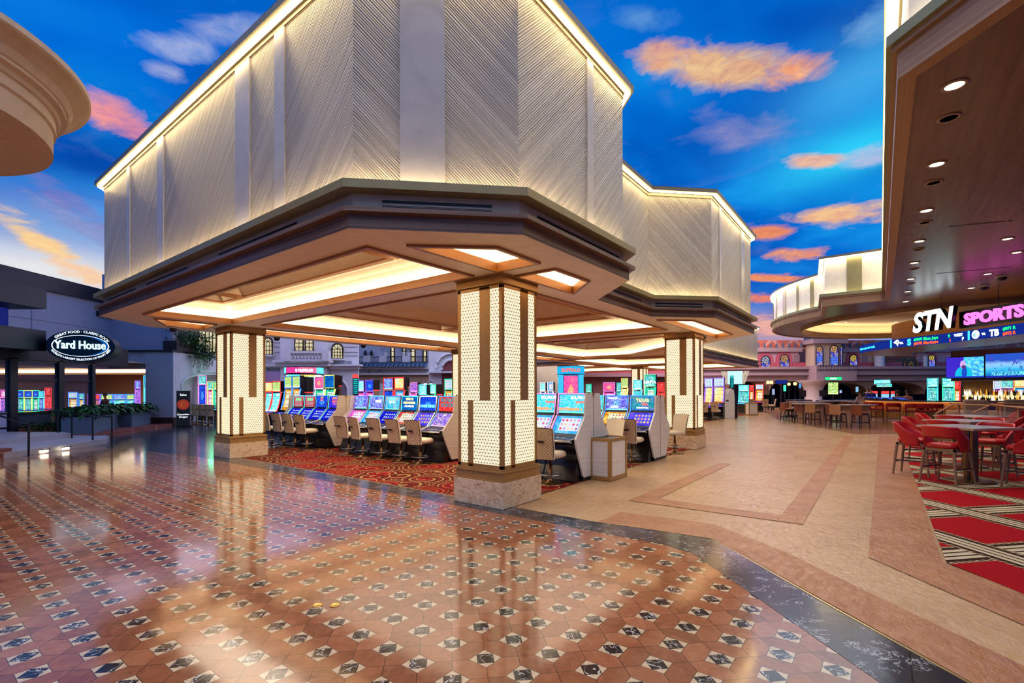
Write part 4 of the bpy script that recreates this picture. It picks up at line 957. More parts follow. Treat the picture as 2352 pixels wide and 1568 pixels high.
def end_panel(b0, a0, depth, label, H=1.49, side=1, mat=None):
    """shaped laminate end of a double bank; b0 = front line of the near half, a0 = plane"""
    k = H/1.49; c = depth/2
    half = [(0.38,0.06),(0.25,0.36),(0.12,0.65),(0.12,0.72),(0.44,1.09),(0.49,1.49)]
    L = [(x-0.74, z) for x, z in half]
    t = thing('end_panel', label, 'panel', W(b0+c, a0), RB, 'laminate ends of the slot banks')
    pr = [(y, z*k) for y, z in L]; pr = pr + [(-y, z) for y, z in pr[::-1]]
    sc = c/0.74; pr = [(y*sc, z) for y, z in pr]
    mb = MB(); n = len(pr); v = [(p[0], 0.0, p[1]) for p in pr] + [(p[0], 0.035*side, p[1]) for p in pr]
    f = [(i,(i+1)%n,(i+1)%n+n,i+n) for i in range(n)] + [tuple(range(n)), tuple(range(2*n-1,n-1,-1))]
    mb.add(v, f); mb.build('panel', mat or M_end, t)
    mb = MB(); v = [(-0.055,-0.004*side,1.488*k),(0.055,-0.004*side,1.488*k),(0.0,-0.004*side,1.39*k)]; mb.add(v, [(0,1,2)] if side > 0 else [(2,1,0)]); mb.build('gold_triangle', M_bronze, t)
    mb = MB().box(-0.38*sc,0.38*sc,0.004,0.03,0,0.09); mb.build('kick_plate', M_dark, t)
    MB().box(-0.004,0.004,-0.003,0.0,0.1,1.39*k).build('seam', M_dark, t)
    return t

# ------------------------------------------------------------ stools
def quilt_mat(name, c1, c2, c3):
    t = NT(name); x, y, z = t.xyz(t.uv()); s = 62.0
    a = t.m_('ABSOLUTE', t.m_('SINE', t.m_('MULTIPLY', t.m_('ADD', t.m_('MULTIPLY', x, 1.0), y), s))); b = t.m_('ABSOLUTE', t.m_('SINE', t.m_('MULTIPLY', t.m_('SUBTRACT', t.m_('MULTIPLY', x, 1.0), y), s)))
    h = t.m_('MULTIPLY', a, b); return t.bsdf(t.ramp(h, [(0.0, srgb(*c1)), (0.35, srgb(*c2)), (0.8, srgb(*c3))]), 0.42, bump=h, bstr=0.6, bdist=0.01)
M_quilt = quilt_mat('quilted cream leather', (150,116,80), (206,176,136), (226,200,162))
M_leather = plain('cream leather', (226, 208, 178), 0.4)
M_piping = plain('oxblood piping', (64, 30, 28), 0.4)
M_basebr = plain('stool bronze', (128, 96, 66), 0.28, 0.9)
def cushion(w, d, z0, z1, r=0.07, y0=0.0):
    """soft rounded slab"""
    mb = MB(); n = 24; rings = []
    def sup(a, rx, ry, e=4.0): c, s = math.cos(a), math.sin(a); return (rx*math.copysign(abs(c)**(2/e), c), ry*math.copysign(abs(s)**(2/e), s))
    for f, z in ((0.0,z0),(0.86,z0),(0.97,z0+(z1-z0)*.2),(1.0,z0+(z1-z0)*.5),(0.97,z0+(z1-z0)*.8),(0.84,z1),(0.0,z1+0.008)):
        rings.append([(q[0], q[1]+y0, z) for q in (sup(2*PI*k/n, w/2*f, d/2*f) for k in range(n))])
    v = [p for R in rings for p in R]; fs = []
    for i in range(len(rings)-1):
        for k in range(n): fs.append((i*n+k, i*n+(k+1)%n, (i+1)*n+(k+1)%n, (i+1)*n+k))
    return mb.add(v, fs, 0, smooth=True)
def back_shell(w0, w1, z0, z1, y0, lean, curve, th=0.05, off=0.0, nx=9, nz=8, dip=0.0):
    """curved backrest sheet: x across, z up, behind y0; returns front and back skins and rim"""
    mb = MB(); F = []; B_ = []
    for j in range(nz+1):
        u = j/nz; w = w0+(w1-w0)*u; z = z0+(z1-z0)*u
        for i in range(nx+1):
            s = i/nx*2-1; x = s*w/2; yy = y0 + lean*u - curve*(s*s)*-1 + dip*math.sin(u*PI)
            zz = z + (0.012*(1-s*s) if j == nz else 0)
            F.append((x, yy+off, zz)); B_.append((x, yy+off-th, zz))
    m = nx+1; uv = lambda i, j: (i/nx*w0, z0+(z1-z0)*j/nz)
    for j in range(nz):
        for i in range(nx):
            a = j*m+i; q = [(a,a+1,a+m+1,a+m)]
            mb.add([F[k] for k in q[0]], [(3,2,1,0)], 0, [[uv(i,j+1),uv(i+1,j+1),uv(i+1,j),uv(i,j)]], smooth=True)
            mb.add([B_[k] for k in q[0]], [(0,1,2,3)], 1, [[uv(i,j),uv(i+1,j),uv(i+1,j+1),uv(i,j+1)]], smooth=True)
    rim = [(0,j) for j in range(nz+1)] + [(i,nz) for i in range(1,nx+1)] + [(nx,j) for j in range(nz-1,-1,-1)] + [(i,0) for i in range(nx-1,0,-1)]
    for k in range(len(rim)):
        (i0,j0),(i1,j1) = rim[k], rim[(k+1)%len(rim)]; a, b = j0*m+i0, j1*m+i1
        mb.add([F[a],F[b],B_[b],B_[a]], [(0,1,2,3)], 0, smooth=True)
    rimpts = [B_[j*m+i] for i, j in rim]
    return mb, rimpts
def slot_stool(label='', group='cream slot stools'):
    """player faces +y"""
    t = thing('slot_stool', label, 'stool', (0,0,0), 0, group)
    MB().lathe([(0.235,0),(0.235,0.008),(0.20,0.018),(0.06,0.05),(0.035,0.09)], 28).build('base_disc', M_basebr, t)
    MB().lathe([(0.034,0.06),(0.034,0.33),(0.024,0.33),(0.024,0.455)], 14).build('pole', M_basebr, t)
    fr = MB(); fr.tube([(0.19*math.cos(2*PI*k/24),0.19*math.sin(2*PI*k/24),0.165) for k in range(24)], 0.009, 6, closed=True)
    for k in range(3): a = 2*PI*k/3; fr.tube([(0.03*math.cos(a),0.03*math.sin(a),0.12),(0.185*math.cos(a),0.185*math.sin(a),0.163)], 0.006, 5)
    fr.build('foot_ring', M_chrome, t)
    cushion(0.45, 0.46, 0.455, 0.565, y0=0.03).build('seat', M_leather, t)
    mb, rim = back_shell(0.36, 0.42, 0.44, 0.97, -0.20, -0.10, 0.045, 0.05, dip=0.02)
    bk = mb.build('backrest', [M_leather, M_quilt], t)
    p = MB(); p.tube(rim, 0.007, 5, closed=True); p.build('piping', M_piping, bk)
    c = MB(); c.box(-0.07,0.07,-0.335,-0.318,0.75,0.765); c.box(-0.055,0.055,-0.325,-0.312,0.725,0.755); c.build('handle', plain('handle bronze', (70,48,34), .35, .4), bk)
    MB().box(-0.03,0.03,-0.24,0.02,0.435,0.455).build('bracket', M_basebr, t)
    return t
stool0 = slot_stool()
first_stool = [True]
def stool(b, a, rz, label, group):
    loc = W(b, a, 0.004); r = RB+rz-PI/2
    if first_stool[0]: stool0.location = loc; stool0.rotation_euler = (0,0,r); stool0['label'] = label; stool0['group'] = group; first_stool[0] = False; return stool0
    return dup(stool0, loc, r, label, group)
FACE = -PI/2      # turns a machine so its player side looks toward -b
def bank(b_front, a0, specs, group, H=1.49, pitch=0.67, back=None, w=0.66):
    out = []
    for k, sp in enumerate(specs):
        a = a0+pitch*(k+0.5); out.append(slant_machine(sp[0], group, S[sp[1]], S[sp[2]], sp[3], w, H, W(b_front+0.74, a), RB+FACE, texts=sp[4] if len(sp) > 4 else ()))
    for k, sp in enumerate(back or []):
        a = a0+pitch*(k+0.5); out.append(slant_machine(sp[0], group, S[sp[1]], S[sp[2]], sp[3], w, H, W(b_front+0.78, a), RB-FACE))
    return out
T_w = glow('screen text white', (240,246,255), 2.0); T_y = glow('screen text yellow', (255,236,140), 2.0); T_c = glow('screen text cyan', (120,240,255), 2.0); T_g = glow('screen text green', (120,230,120), 1.6); T_r = glow('screen text red', (255,90,60), 1.8); T_k = glow('screen text teal', (20,150,170), 1.0); T_o = glow('screen text orange', (255,140,70), 1.8)
G1 = 'slant slot machines in the front row left of the nearest column'
bank(2.38, 3.72, [
 ('slot machine with bright red BONUS POKER screen, right beside the nearest column','red','purple_menu','blue',[('BONUS',0,1.375,0.115,T_k),('POKER',0,1.275,0.115,T_k)]),
 ('slot machine with blue crown screen reading GAME KING','king','poker_menu','white',[('GAME KING',0,1.26,0.085,T_c)]),
 ('slot machine whose screen reads WIN 15 FREE GAMES','freegames','reels_white','cyan',[('WIN 15',0,1.40,0.075,T_y),('FREE GAMES!',0,1.325,0.068,T_y),('ALL PAYS X3',0,1.255,0.055,T_w)]),
 ('slot machine with orange and cyan forest screen, two left of the WIN 15 one... reading FOREST LUCK'.replace(', two left of the WIN 15 one...',''),'forest','poker_blue','blue',[('FOREST',0,1.40,0.075,T_c),('LUCK',0,1.335,0.075,T_w)]),
 ('slot machine with pale violet mermaid screen','mermaid','reels_blue','cyan',[('MAID',0.1,1.34,0.09,T_w)]),
 ('slot machine with black and white patterned screen, leftmost of the near row','luckyblue','reels_pink','violet')], G1,
 back=[(f'slot machine on the hidden back side of the near row, number {["one","two","three","four","five","six"][k]} from the column','teal','poker_blue','blue') for k in range(0)])
end_panel(2.38, 3.70, 1.52, 'laminate end panel at the column end of the near slot row')
end_panel(2.38, 7.76, 1.52, 'laminate end panel closing the near slot row at its left', side=-1)
G2 = 'slant slot machines in the second group by the left column'
bank(2.38, 8.36, [
 ('slot machine with blue wild fan screen, nearest of the left group','cards_blue2','poker_blue','cyan',[('JACKS',0,1.40,0.07,T_o),('BETTER',0,1.33,0.06,T_r)]),
 ('slot machine with blue card fan screen, second of the left group','cards_blue','poker_blue','blue',[('FREE',0,1.42,0.06,T_o),('PLAY',0,1.36,0.06,T_r)]),
 ('slot machine with red and blue bonus screen, third of the left group','red_bonus','poker_blue','cyan',[('BONUS',0,1.36,0.08,T_g)]),
 ('slot machine with red and blue bonus screen, leftmost of the left group','red_bonus','poker_blue','cyan',[('BONUS',0,1.36,0.08,T_g)])], G2)
end_panel(2.38, 8.34, 1.52, 'tan end panel with gold triangle between the two left slot groups')
end_panel(2.38, 11.06, 1.52, 'laminate end panel at the far left end of the left group', side=-1)
for k, a in enumerate((4.05,4.71,5.42,6.14,6.74)):
    stool(2.15, a, 0.12-0.08*k*(k % 2), ['cream quilted stool in front of the red BONUS POKER machine','cream quilted stool in front of the GAME KING machine','cream quilted stool in front of the WIN 15 FREE GAMES machine','cream quilted stool before the violet mermaid machine','cream quilted stool at the left end of the near row, before the end panel'][k], 'cream stools along the near slot row')
for k, a in enumerate((8.72,9.36,10.0,10.72)):
    stool(2.15, a, 0.1, ['cream stool nearest in the left group of four','cream stool second in the left group of four','cream stool third in the left group of four','cream stool half hidden behind the left lit column'][k], 'cream stools by the left column')
G3 = 'slant slot machines right of the nearest column'
T1 = [('$16,704.91',0.15,1.405,0.07,T_w),('$5,250.00',0.18,1.345,0.042,T_r),('LOBSTERMANIA 4',-0.05,1.235,0.062,T_o)]
bank(2.10, 0.20, [
 ('slot machine with turquoise sea screen showing $16,704.91, nearest the white bin','ocean','reels_blue','pink',T1),
 ('slot machine with the same turquoise sea screen, half hidden behind the nearest column','ocean','reels_blue','pink',T1),
 ('slot machine with turquoise screen hidden behind the nearest lit column','ocean','reels_blue','pink')], G3, H=1.56, pitch=0.66)
end_panel(2.10, 0.16, 1.52, 'white laminate end panel with gold triangle beside the white bin', H=1.56, mat=M_white2)
G4 = 'slant slot machines in the second row on the right'
bank(5.22, 0.12, [
 ('slot machine with TEXAS TEA screen by the right lit column','texas','poker_menu','blue',[('TEXAS',0,1.365,0.095,T_y),('TEA',0.05,1.295,0.08,T_r),('STRIKE IT RICH',0,1.235,0.038,T_w)]),
 ('slot machine with pale blue bearded face screen, left of TEXAS TEA','luckyblue','reels_gold','blue',[('$10,250.07',-0.1,1.42,0.048,T_w),('LUCKY',-0.05,1.24,0.06,T_w)]),
 ('slot machine left of the bearded face one, mostly hidden by the end panel','ocean','reels_blue','cyan')], G4, pitch=0.66)
end_panel(5.22, 0.08, 1.52, 'white laminate end panel standing left of the right lit column', mat=M_white2)
stool(1.93, 0.50, 0.05, 'cream quilted stool just right of the nearest lit column', 'cream stools right of the nearest column')
stool(5.10, 0.40, 0.02, 'pinkish cream stool in front of the TEXAS TEA machine', 'cream stools right of the nearest column')
stool(4.35, 0.55, PI, 'white stool facing the camera behind the white bin', 'cream stools right of the nearest column')
stool(4.30, 1.3, PI+.1, 'white stool mostly hidden behind the first right slot row', 'cream stools right of the nearest column')
stool(7.35, 0.22, PI-0.3, 'white stool against the far side of the second right row, touching the right column', 'cream stools right of the nearest column')
# waste bin
t = thing('waste_bin', 'white laminate waste bin with bronze edges at the end of the right slot row', 'bin', W(3.10, -0.02), RB)
MB().box(-0.33,0.33,-0.2,0.2,0.06,0.73).build('panel', M_white2, t)
mb = MB()
for sx in (-1,1):
    for sy in (-1,1): x0, x1 = sorted((sx*.345, sx*.285)); y0, y1 = sorted((sy*.215, sy*.155)); mb.box(x0,x1,y0,y1,0,0.75)
for z0, z1 in ((0,0.07),(0.695,0.75)): mb.box(-.343,.343,-.213,-.18,z0,z1); mb.box(-.343,.343,.18,.213,z0,z1); mb.box(-.343,-.31,-.2,.2,z0,z1); mb.box(.31,.343,-.2,.2,z0,z1)
mb.build('bronze_frame', M_bronze, t, bevel=0.003)
MB().box(-.3,.3,-.17,.17,0.72,0.735).build('opening', M_black, t)
# ------------------------------------------------------------ slot machines further back
def face_rot(nx, ny): return math.atan2(nx, -ny)       # rotation that turns local -y toward (nx, ny)
DIRS = {'b': (-uB.x, -uB.y), 'a': (-uA.x, -uA.y), 'A': (uA.x, uA.y), 'B': (uB.x, uB.y), 'cam': None}
def tower_px(x0, x1, ytop, Y, face, label, group, s_mid, s_top, neon, style='flat', s_btn='poker_blue'):
    xc = (x0+x1)/2; p = at(xc, ytop, Y)
    if face == 'b':                     # stand in one of the straight rows of the floor plan
        k = p.x/p.y; bs = round(((p.x-O.x)*uB.x+(p.y-O.y)*uB.y)/1.6)*1.6; Y = (bs+O.x*uB.x+O.y*uB.y)/(k*uB.x+uB.y); p = at(xc, ytop, Y)
    v = Vector((p.x, p.y)).normalized()
    n = DIRS[face] or (-v.x, -v.y); c = max(0.35, -(n[0]*v.x+n[1]*v.y)); w = min(1.1, 0.97*(x1-x0)/F_PX*Y/c)
    loc = Vector((p.x, p.y, 0)) - Vector((n[0], n[1], 0))*0.25
    return tower_machine(label, group, S[s_btn], S[s_mid], S[s_top], neon, max(0.3, w), min(2.7, p.z), loc, face_rot(*n), style)
GB = 'upright machines behind the left slot rows'
for a in ((606,622,877,21,'b','upright machine with cyan and yellow screens just right of the left lit column','cyan','yellowart','red'),
          (622,641,875,21,'b','red framed upright machine with cyan screen behind the left group','cyan','jungle','red'),
          (650,667,863,19,'b','upright machine with green topper and blue frame, left one of the green pair','reels_gold','jungle','blue'),
          (668,686,862,19,'b','upright machine with green topper and blue frame, right one of the green pair','reels_gold','jungle','blue'),
          (719,740,864,18.5,'b','upright machine with orange and purple topper framed in white light','reels_green','pinkart','white'),
          (742,765,861,18.5,'b','upright machine with pale blue jackpot topper framed in white light','reels_green','freegames','lime'),
          (815,834,873,18,'b','upright machine with light blue topper, left of the violet pair','reels_pink','cyan','violet'),
          (836,856,872,18,'b','upright machine with dark blue arch topper, right of the violet pair','reels_pink','king','violet'),
          (877,901,867,18,'b','red framed upright machine with blue round emblem topper','cards_blue','luckyblue','red'),
          (902,926,866,18,'b','red framed upright machine with yellow round emblem topper','reels_blue','yellowart','red'),
          (940,957,878,19,'b','pink framed upright machine between the red pair and the teal pair','reels_pink','violet','pink'),
          (958,978,883,18,'b','teal upright machine, left one of the leaning teal pair','teal','cyan','cyan'),
          (980,1000,882,18,'b','teal upright machine, right one of the leaning teal pair','teal','cyan','green'),
          (1018,1038,870,20,'b','upright machine with white topper touching the nearest column','reels_gold','ad','green')):
    tower_px(*a[:6], GB, *a[6:], style='curve' if 'teal' in a[5] else 'flat')
GC = 'upright machines behind the right slot rows'
for a in ((1238,1252,878,24,'b','small turquoise topped machine at the right edge of the nearest column','reels_blue','cyan','white'),
          (1255,1270,877,24,'b','small upright machine beside the tall blue drum sign','reels_blue','reels_blue','white'),
          (1344,1358,882,25,'b','small green screened machine right of the blue drum sign','jungle','teal','green'),
          (1383,1412,878,23,'b','upright machine framed in pink light with pink flower topper','reels_pink','pinkart','pink'),
          (1414,1424,879,25,'b','narrow teal upright machine beside the pink framed one','teal','teal','cyan'),
          (1425,1442,868,24,'b','upright machine with yellow topper and pale sign above','yellowart','jungle','gold'),
          (1452,1474,872,22,'b','tall machine with light blue side wing left of the teal topper','ocean','cyan','cyan'),
          (1478,1505,860,21,'b','tall machine with dark teal topper reading SANTA','reels_green','teal','green'),
          (1508,1526,878,24,'b','red upright machine against the right lit column','red','red','red'),
          (1617,1637,868,27,'b','yellow screened machine with purple frame touching the right lit column','yellowart','ad','violet'),
          (1638,1663,867,27,'b','yellow and blue screened machine with purple frame beside the kiosk','yellowart','ad','violet'),
          (1696,1719,884,33,'b','green screened machine behind the pale kiosk','teal','cyan','cyan'),
          (1720,1731,884,36,'b','narrow red machine behind the far white bin','reels_gold','red','red'),
          (1735,1753,882,36,'b','curved red machine with white oval topper at the walkway end','reels_gold','ad','red')):
    t = tower_px(*a[:6], GC, *a[6:], style='curve' if 'curved' in a[5] else 'flat')
text_obj('lettering', 'SANTA', 0.17, T_w, Matrix.Translation((0,-0.22,1.9)) @ Matrix.Rotation(PI/2, 4, 'X'), [o for o in bpy.data.objects if o.get('label','').endswith('reading SANTA')][0], bold=0.004)
# machine backs: dark cabinets seen from behind
def back_px(x0, x1, y0, y1, Y, label):
    p = at((x0+x1)/2, y0, Y); q = at((x0+x1)/2, y1, Y); w = (x1-x0)/F_PX*Y
    t = thing('slot_machine', label, 'slot machine', (p.x,p.y,0), face_rot(-p.x,-p.y), 'machine backs')
    MB().box(-w/2, w/2, -0.1, 0.15, q.z, p.z).build('topper', M_cab, t, bevel=0.01)
    MB().side([(0.2,0),(-0.45,0),(-0.25,0.7),(-0.15,q.z),(0.15,q.z)], -w*0.42, w*0.42).build('cabinet', plain('taupe cabinet side', (150,128,122), .4), t)
    MB().box(-w*0.42, w*0.42, -0.16, -0.10, q.z-0.03, q.z).build('neon_edge', NEON['red'], t)
back_px(686,703,866,900,19.5,'dark machine back, left of two between the green and white framed machines')
back_px(703,719,866,900,19.5,'dark machine back, right of two between the green and white framed machines')
back_px(766,786,862,885,18.5,'dark blue machine back right of the jackpot topper')
back_px(926,940,866,888,18.2,'dark blue machine back right of the red framed pair')
back_px(1003,1017,882,905,18.5,'dark curved machine back right of the teal pair')
back_px(857,872,872,895,18.4,'dark slanted machine back right of the violet pair')
# round overhead signs
def drum_sign(x0, x1, y0, y1, Y, label, cols, txt, tm, legs=True, low=None):
    p = at((x0+x1)/2, y0, Y); q = at((x0+x1)/2, y1, Y); r = (x1-x0)/2/F_PX*Y
    t = thing('drum_sign', label, 'sign', (p.x,p.y,0), face_rot(-p.x,-p.y))
    n = 28; mb = MB()
    for k in range(n):
        a0, a1 = 2*PI*k/n, 2*PI*(k+1)/n; mb.quad((r*math.cos(a0),r*math.sin(a0),q.z),(r*math.cos(a1),r*math.sin(a1),q.z),(r*math.cos(a1),r*math.sin(a1),p.z),(r*math.cos(a0),r*math.sin(a0),p.z), (k//4)%len(cols))
    mb.build('display_ring', cols, t); MB().lathe([(r*1.01,p.z),(r*1.01,p.z+0.03),(0,p.z+0.04)],28).build('top_cap', M_dark, t); MB().lathe([(0,q.z-0.03),(r*1.01,q.z-0.03),(r*1.01,q.z)],28).build('bottom_cap', M_dark, t)
    MB().lathe([(.16,0),(.16,q.z)],12).build('mast', plain('carousel mast', (30,90,150), .4), t)
    if low:
        zl = at((x0+x1)/2, low[0], Y).z; mb = MB()
        for k in range(n):
            a0, a1 = 2*PI*k/n, 2*PI*(k+1)/n; mb.quad((r*.9*math.cos(a0),r*.9*math.sin(a0),zl),(r*.9*math.cos(a1),r*.9*math.sin(a1),zl),(r*.9*math.cos(a1),r*.9*math.sin(a1),q.z-.06),(r*.9*math.cos(a0),r*.9*math.sin(a0),q.z-.06), (k//4)%3)
        mb.build('lower_ring', low[1], t)
    me = text_mesh(txt, (p.z-q.z)*0.62, 0.004, 'CENTER', 0, 0.008); me.materials.clear(); me.materials.append(tm)
    for v in me.vertices: a = -PI/2+v.co.x/(r*1.0); v.co = Vector(((r+.02)*math.cos(a),(r+.02)*math.sin(a),q.z+(p.z-q.z)*0.28+v.co.y))
    o = bpy.data.objects.new('lettering', me); COL.objects.link(o); o.parent = t
    return t
drum_sign(657,740,845,858,20,'round pink and cyan overhead sign showing $10,000.00 above the left machines',[NEON['cyan'],glow('sign magenta',(220,60,150),1.2),glow('sign magenta2',(230,110,160),1.2)],'$10,000.00',T_w, low=(866,[glow('ring white',(240,240,250),1.2),NEON['cyan'],glow('ring yellow',(240,220,120),1.2)]))
drum_sign(1280,1342,842,859,21,'tall sky blue drum sign reading BUFFALO above a red screen',[glow('buffalo blue',(40,180,240),1.1)],'BUFFALO',T_r)
p = at(1311,860,20.4); pb = at(1311,905,20.4)
t = thing('slot_machine','red and blue machine under the sky blue drum sign','slot machine',(p.x,p.y,0),face_rot(-p.x,-p.y))
w = 58/F_PX*20.4
MB().box(-w/2,w/2,0,0.4,0,p.z).build('cabinet', plain('blue cabinet', (20,120,200), .3), t)
mb = MB(); mb.quad((-w*.27,-.02,1.0),(w*.27,-.02,1.0),(w*.27,-.02,p.z-.05),(-w*.27,-.02,p.z-.05)); mb.build('main_screen', S['pinkart'], t)
for sx in (-1,1):
    mb = MB(); x0,x1 = sorted((sx*w*.3,sx*w*.5)); mb.quad((x0,-.015,0.8),(x1,-.015,0.8),(x1,-.015,p.z),(x0,-.015,p.z)); mb.build('side_light', glow('sky side',(60,190,245),1.2), t)
# dark vertical marker signs
for (x0,x1,y0,y1,Y,top,lab) in ((810,823,859,905,17.5,(255,90,90),'narrow dark vertical sign with red cap between the left groups'),(1677,1685,862,890,30,(60,200,200),'narrow dark vertical sign above the pale kiosk')):
    p = at((x0+x1)/2,y0,Y); q = at((x0+x1)/2,y1,Y); w = (x1-x0)/F_PX*Y
    t = thing('pylon_sign', lab, 'sign', (p.x,p.y,0), face_rot(-p.x,-p.y)); MB().box(-w/2,w/2,0,0.12,0,p.z-0.14).build('body', M_cab, t)
    mb = MB(); mb.quad((-w*.42,-.004,q.z),(w*.42,-.004,q.z),(w*.42,-.004,p.z-0.16),(-w*.42,-.004,p.z-0.16)); mb.build('display', S['darkad'], t); MB().box(-w/2,w/2,-.01,.12,p.z-.14,p.z).build('cap', glow('pylon cap %d' % x0, top, 1.0), t)
# fan-shaped bright sign and pale kiosk at the far end of the walkway
Y = 34; p = at(1688,852,Y); t = thing('fan_sign','large pale cyan screen with flared striped wings high over the far machines','sign',(p.x,p.y,0),face_rot(-p.x,-p.y)); q = at(1688,882,Y)
w = 30/F_PX*Y; mb = MB(); mb.quad((-w/2,0,q.z),(w/2,0,q.z),(w/2,0,p.z),(-w/2,0,p.z)); mb.build('display', glow('pale cyan screen',(200,245,250),1.1), t); MB().box(-w/2,w/2,0.02,0.2,q.z,p.z).build('housing', M_dark, t)
for sx in (-1,1):
    mb = MB()
    for k in range(5):
        u0,u1 = k/5,(k+0.6)/5; e = 16/F_PX*Y; b0,b1 = w/2+e*.35*u0,w/2+e*.35*u1; t0,t1 = w/2+e*u0,w/2+e*u1
        mb.quad((sx*b0,0.05,q.z),(sx*b1,0.05,q.z),(sx*t1,0.05,p.z),(sx*t0,0.05,p.z))
    mb.build('wing', glow('wing light',(240,225,200),0.9), t)
MB().lathe([(0.15,0),(0.15,q.z)],12).build('mast', M_dark, t)
def kiosk():
    p = at(1676,892,27.6); t = thing('ticket_kiosk','pale laminate kiosk with curved dark front at the far end of the slot rows','kiosk',(p.x,p.y,0),0.25)
    MB().side([(-0.0,0),(0.75,0),(0.75,1.75),(0.55,1.7),(0.0,1.3)],-0.02,0.02)
    v = [(-0.33,0),(0.33,0),(0.33,1.2),(0.28,1.62),(0.12,1.70),(-0.33,1.22)]
    mb = MB(); n = len(v); mb.add([(x,0,z) for x,z in v]+[(x,0.5,z) for x,z in v], [(i,(i+1)%n,(i+1)%n+n,i+n) for i in range(n)]+[tuple(range(n)),tuple(range(2*n-1,n-1,-1))]); mb.build('side_panel', M_white2, t)
    mb = MB(); pr = [(0.33,0.0),(0.50,0.0),(0.52,0.75),(0.50,1.0),(0.42,1.45),(0.20,1.74),(0.14,1.72),(0.30,1.6),(0.34,1.2)]; n = len(pr)
    mb.add([(x,-0.01,z) for x,z in pr]+[(x,0.51,z) for x,z in pr], [(i,(i+1)%n,(i+1)%n+n,i+n) for i in range(n)]+[tuple(range(n)),tuple(range(2*n-1,n-1,-1))]); mb.build('front', M_cab, t)
    MB().box(-0.25,-0.08,-0.006,0,0.98,1.06).build('vent_plate', M_dark, t)
kiosk()
p = at(1726,930,31.5); t = thing('waste_bin','small white waste bin at the far end of the slot rows','bin',(p.x,p.y,0),0.1); MB().box(-0.28,0.28,-0.2,0.2,0.05,0.78).build('panel', M_white2, t)
mb = MB(); [mb.box(sx*.29-.02,sx*.29+.02,sy*.21-.02,sy*.21+.02,0,0.8) for sx in (-1,1) for sy in (-1,1)]; mb.box(-.3,.3,-.22,.22,0,.06); mb.box(-.3,.3,-.22,.22,.76,.8); mb.build('bronze_frame', M_bronze, t)
for (px,py,Y,rz,lab) in ((1644,948,26.2,RB,'white stool before the yellow screened machines'),(1616,948,26.0,RB+.4,'white stool half cut off by the right lit column'),(1758,935,35,RB+.2,'white stool near the curved red machine, left of two'),(1772,935,35,RB+1.8,'white stool near the curved red machine, right of two'),(1729,928,34,RB,'white stool behind the far white bin')):
    p = at(px,py,Y); dup(stool0,(p.x,p.y,0.0),rz-PI/2,lab,'distant white stools')
# lit sconces between the left machines
for px in (977,990):
    p = at(px,880,26); t = thing('wall_lantern','small white lantern with dark cap above the teal machines, '+('left' if px < 980 else 'right')+' one','lamp',(p.x,p.y,p.z-0.3),0,'white lanterns')
    MB().lathe([(0.05,0),(0.09,0.08),(0.1,0.25),(0.06,0.3)],10).build('lantern_glass', glow('lantern glow',(240,230,255),2.0), t); MB().lathe([(0.16,0.3),(0.02,0.42),(0,0.45)],10).build('cap', M_dark, t); MB().lathe([(0.02,-p.z+0.31),(0.02,0)],6).build('post', M_dark, t)
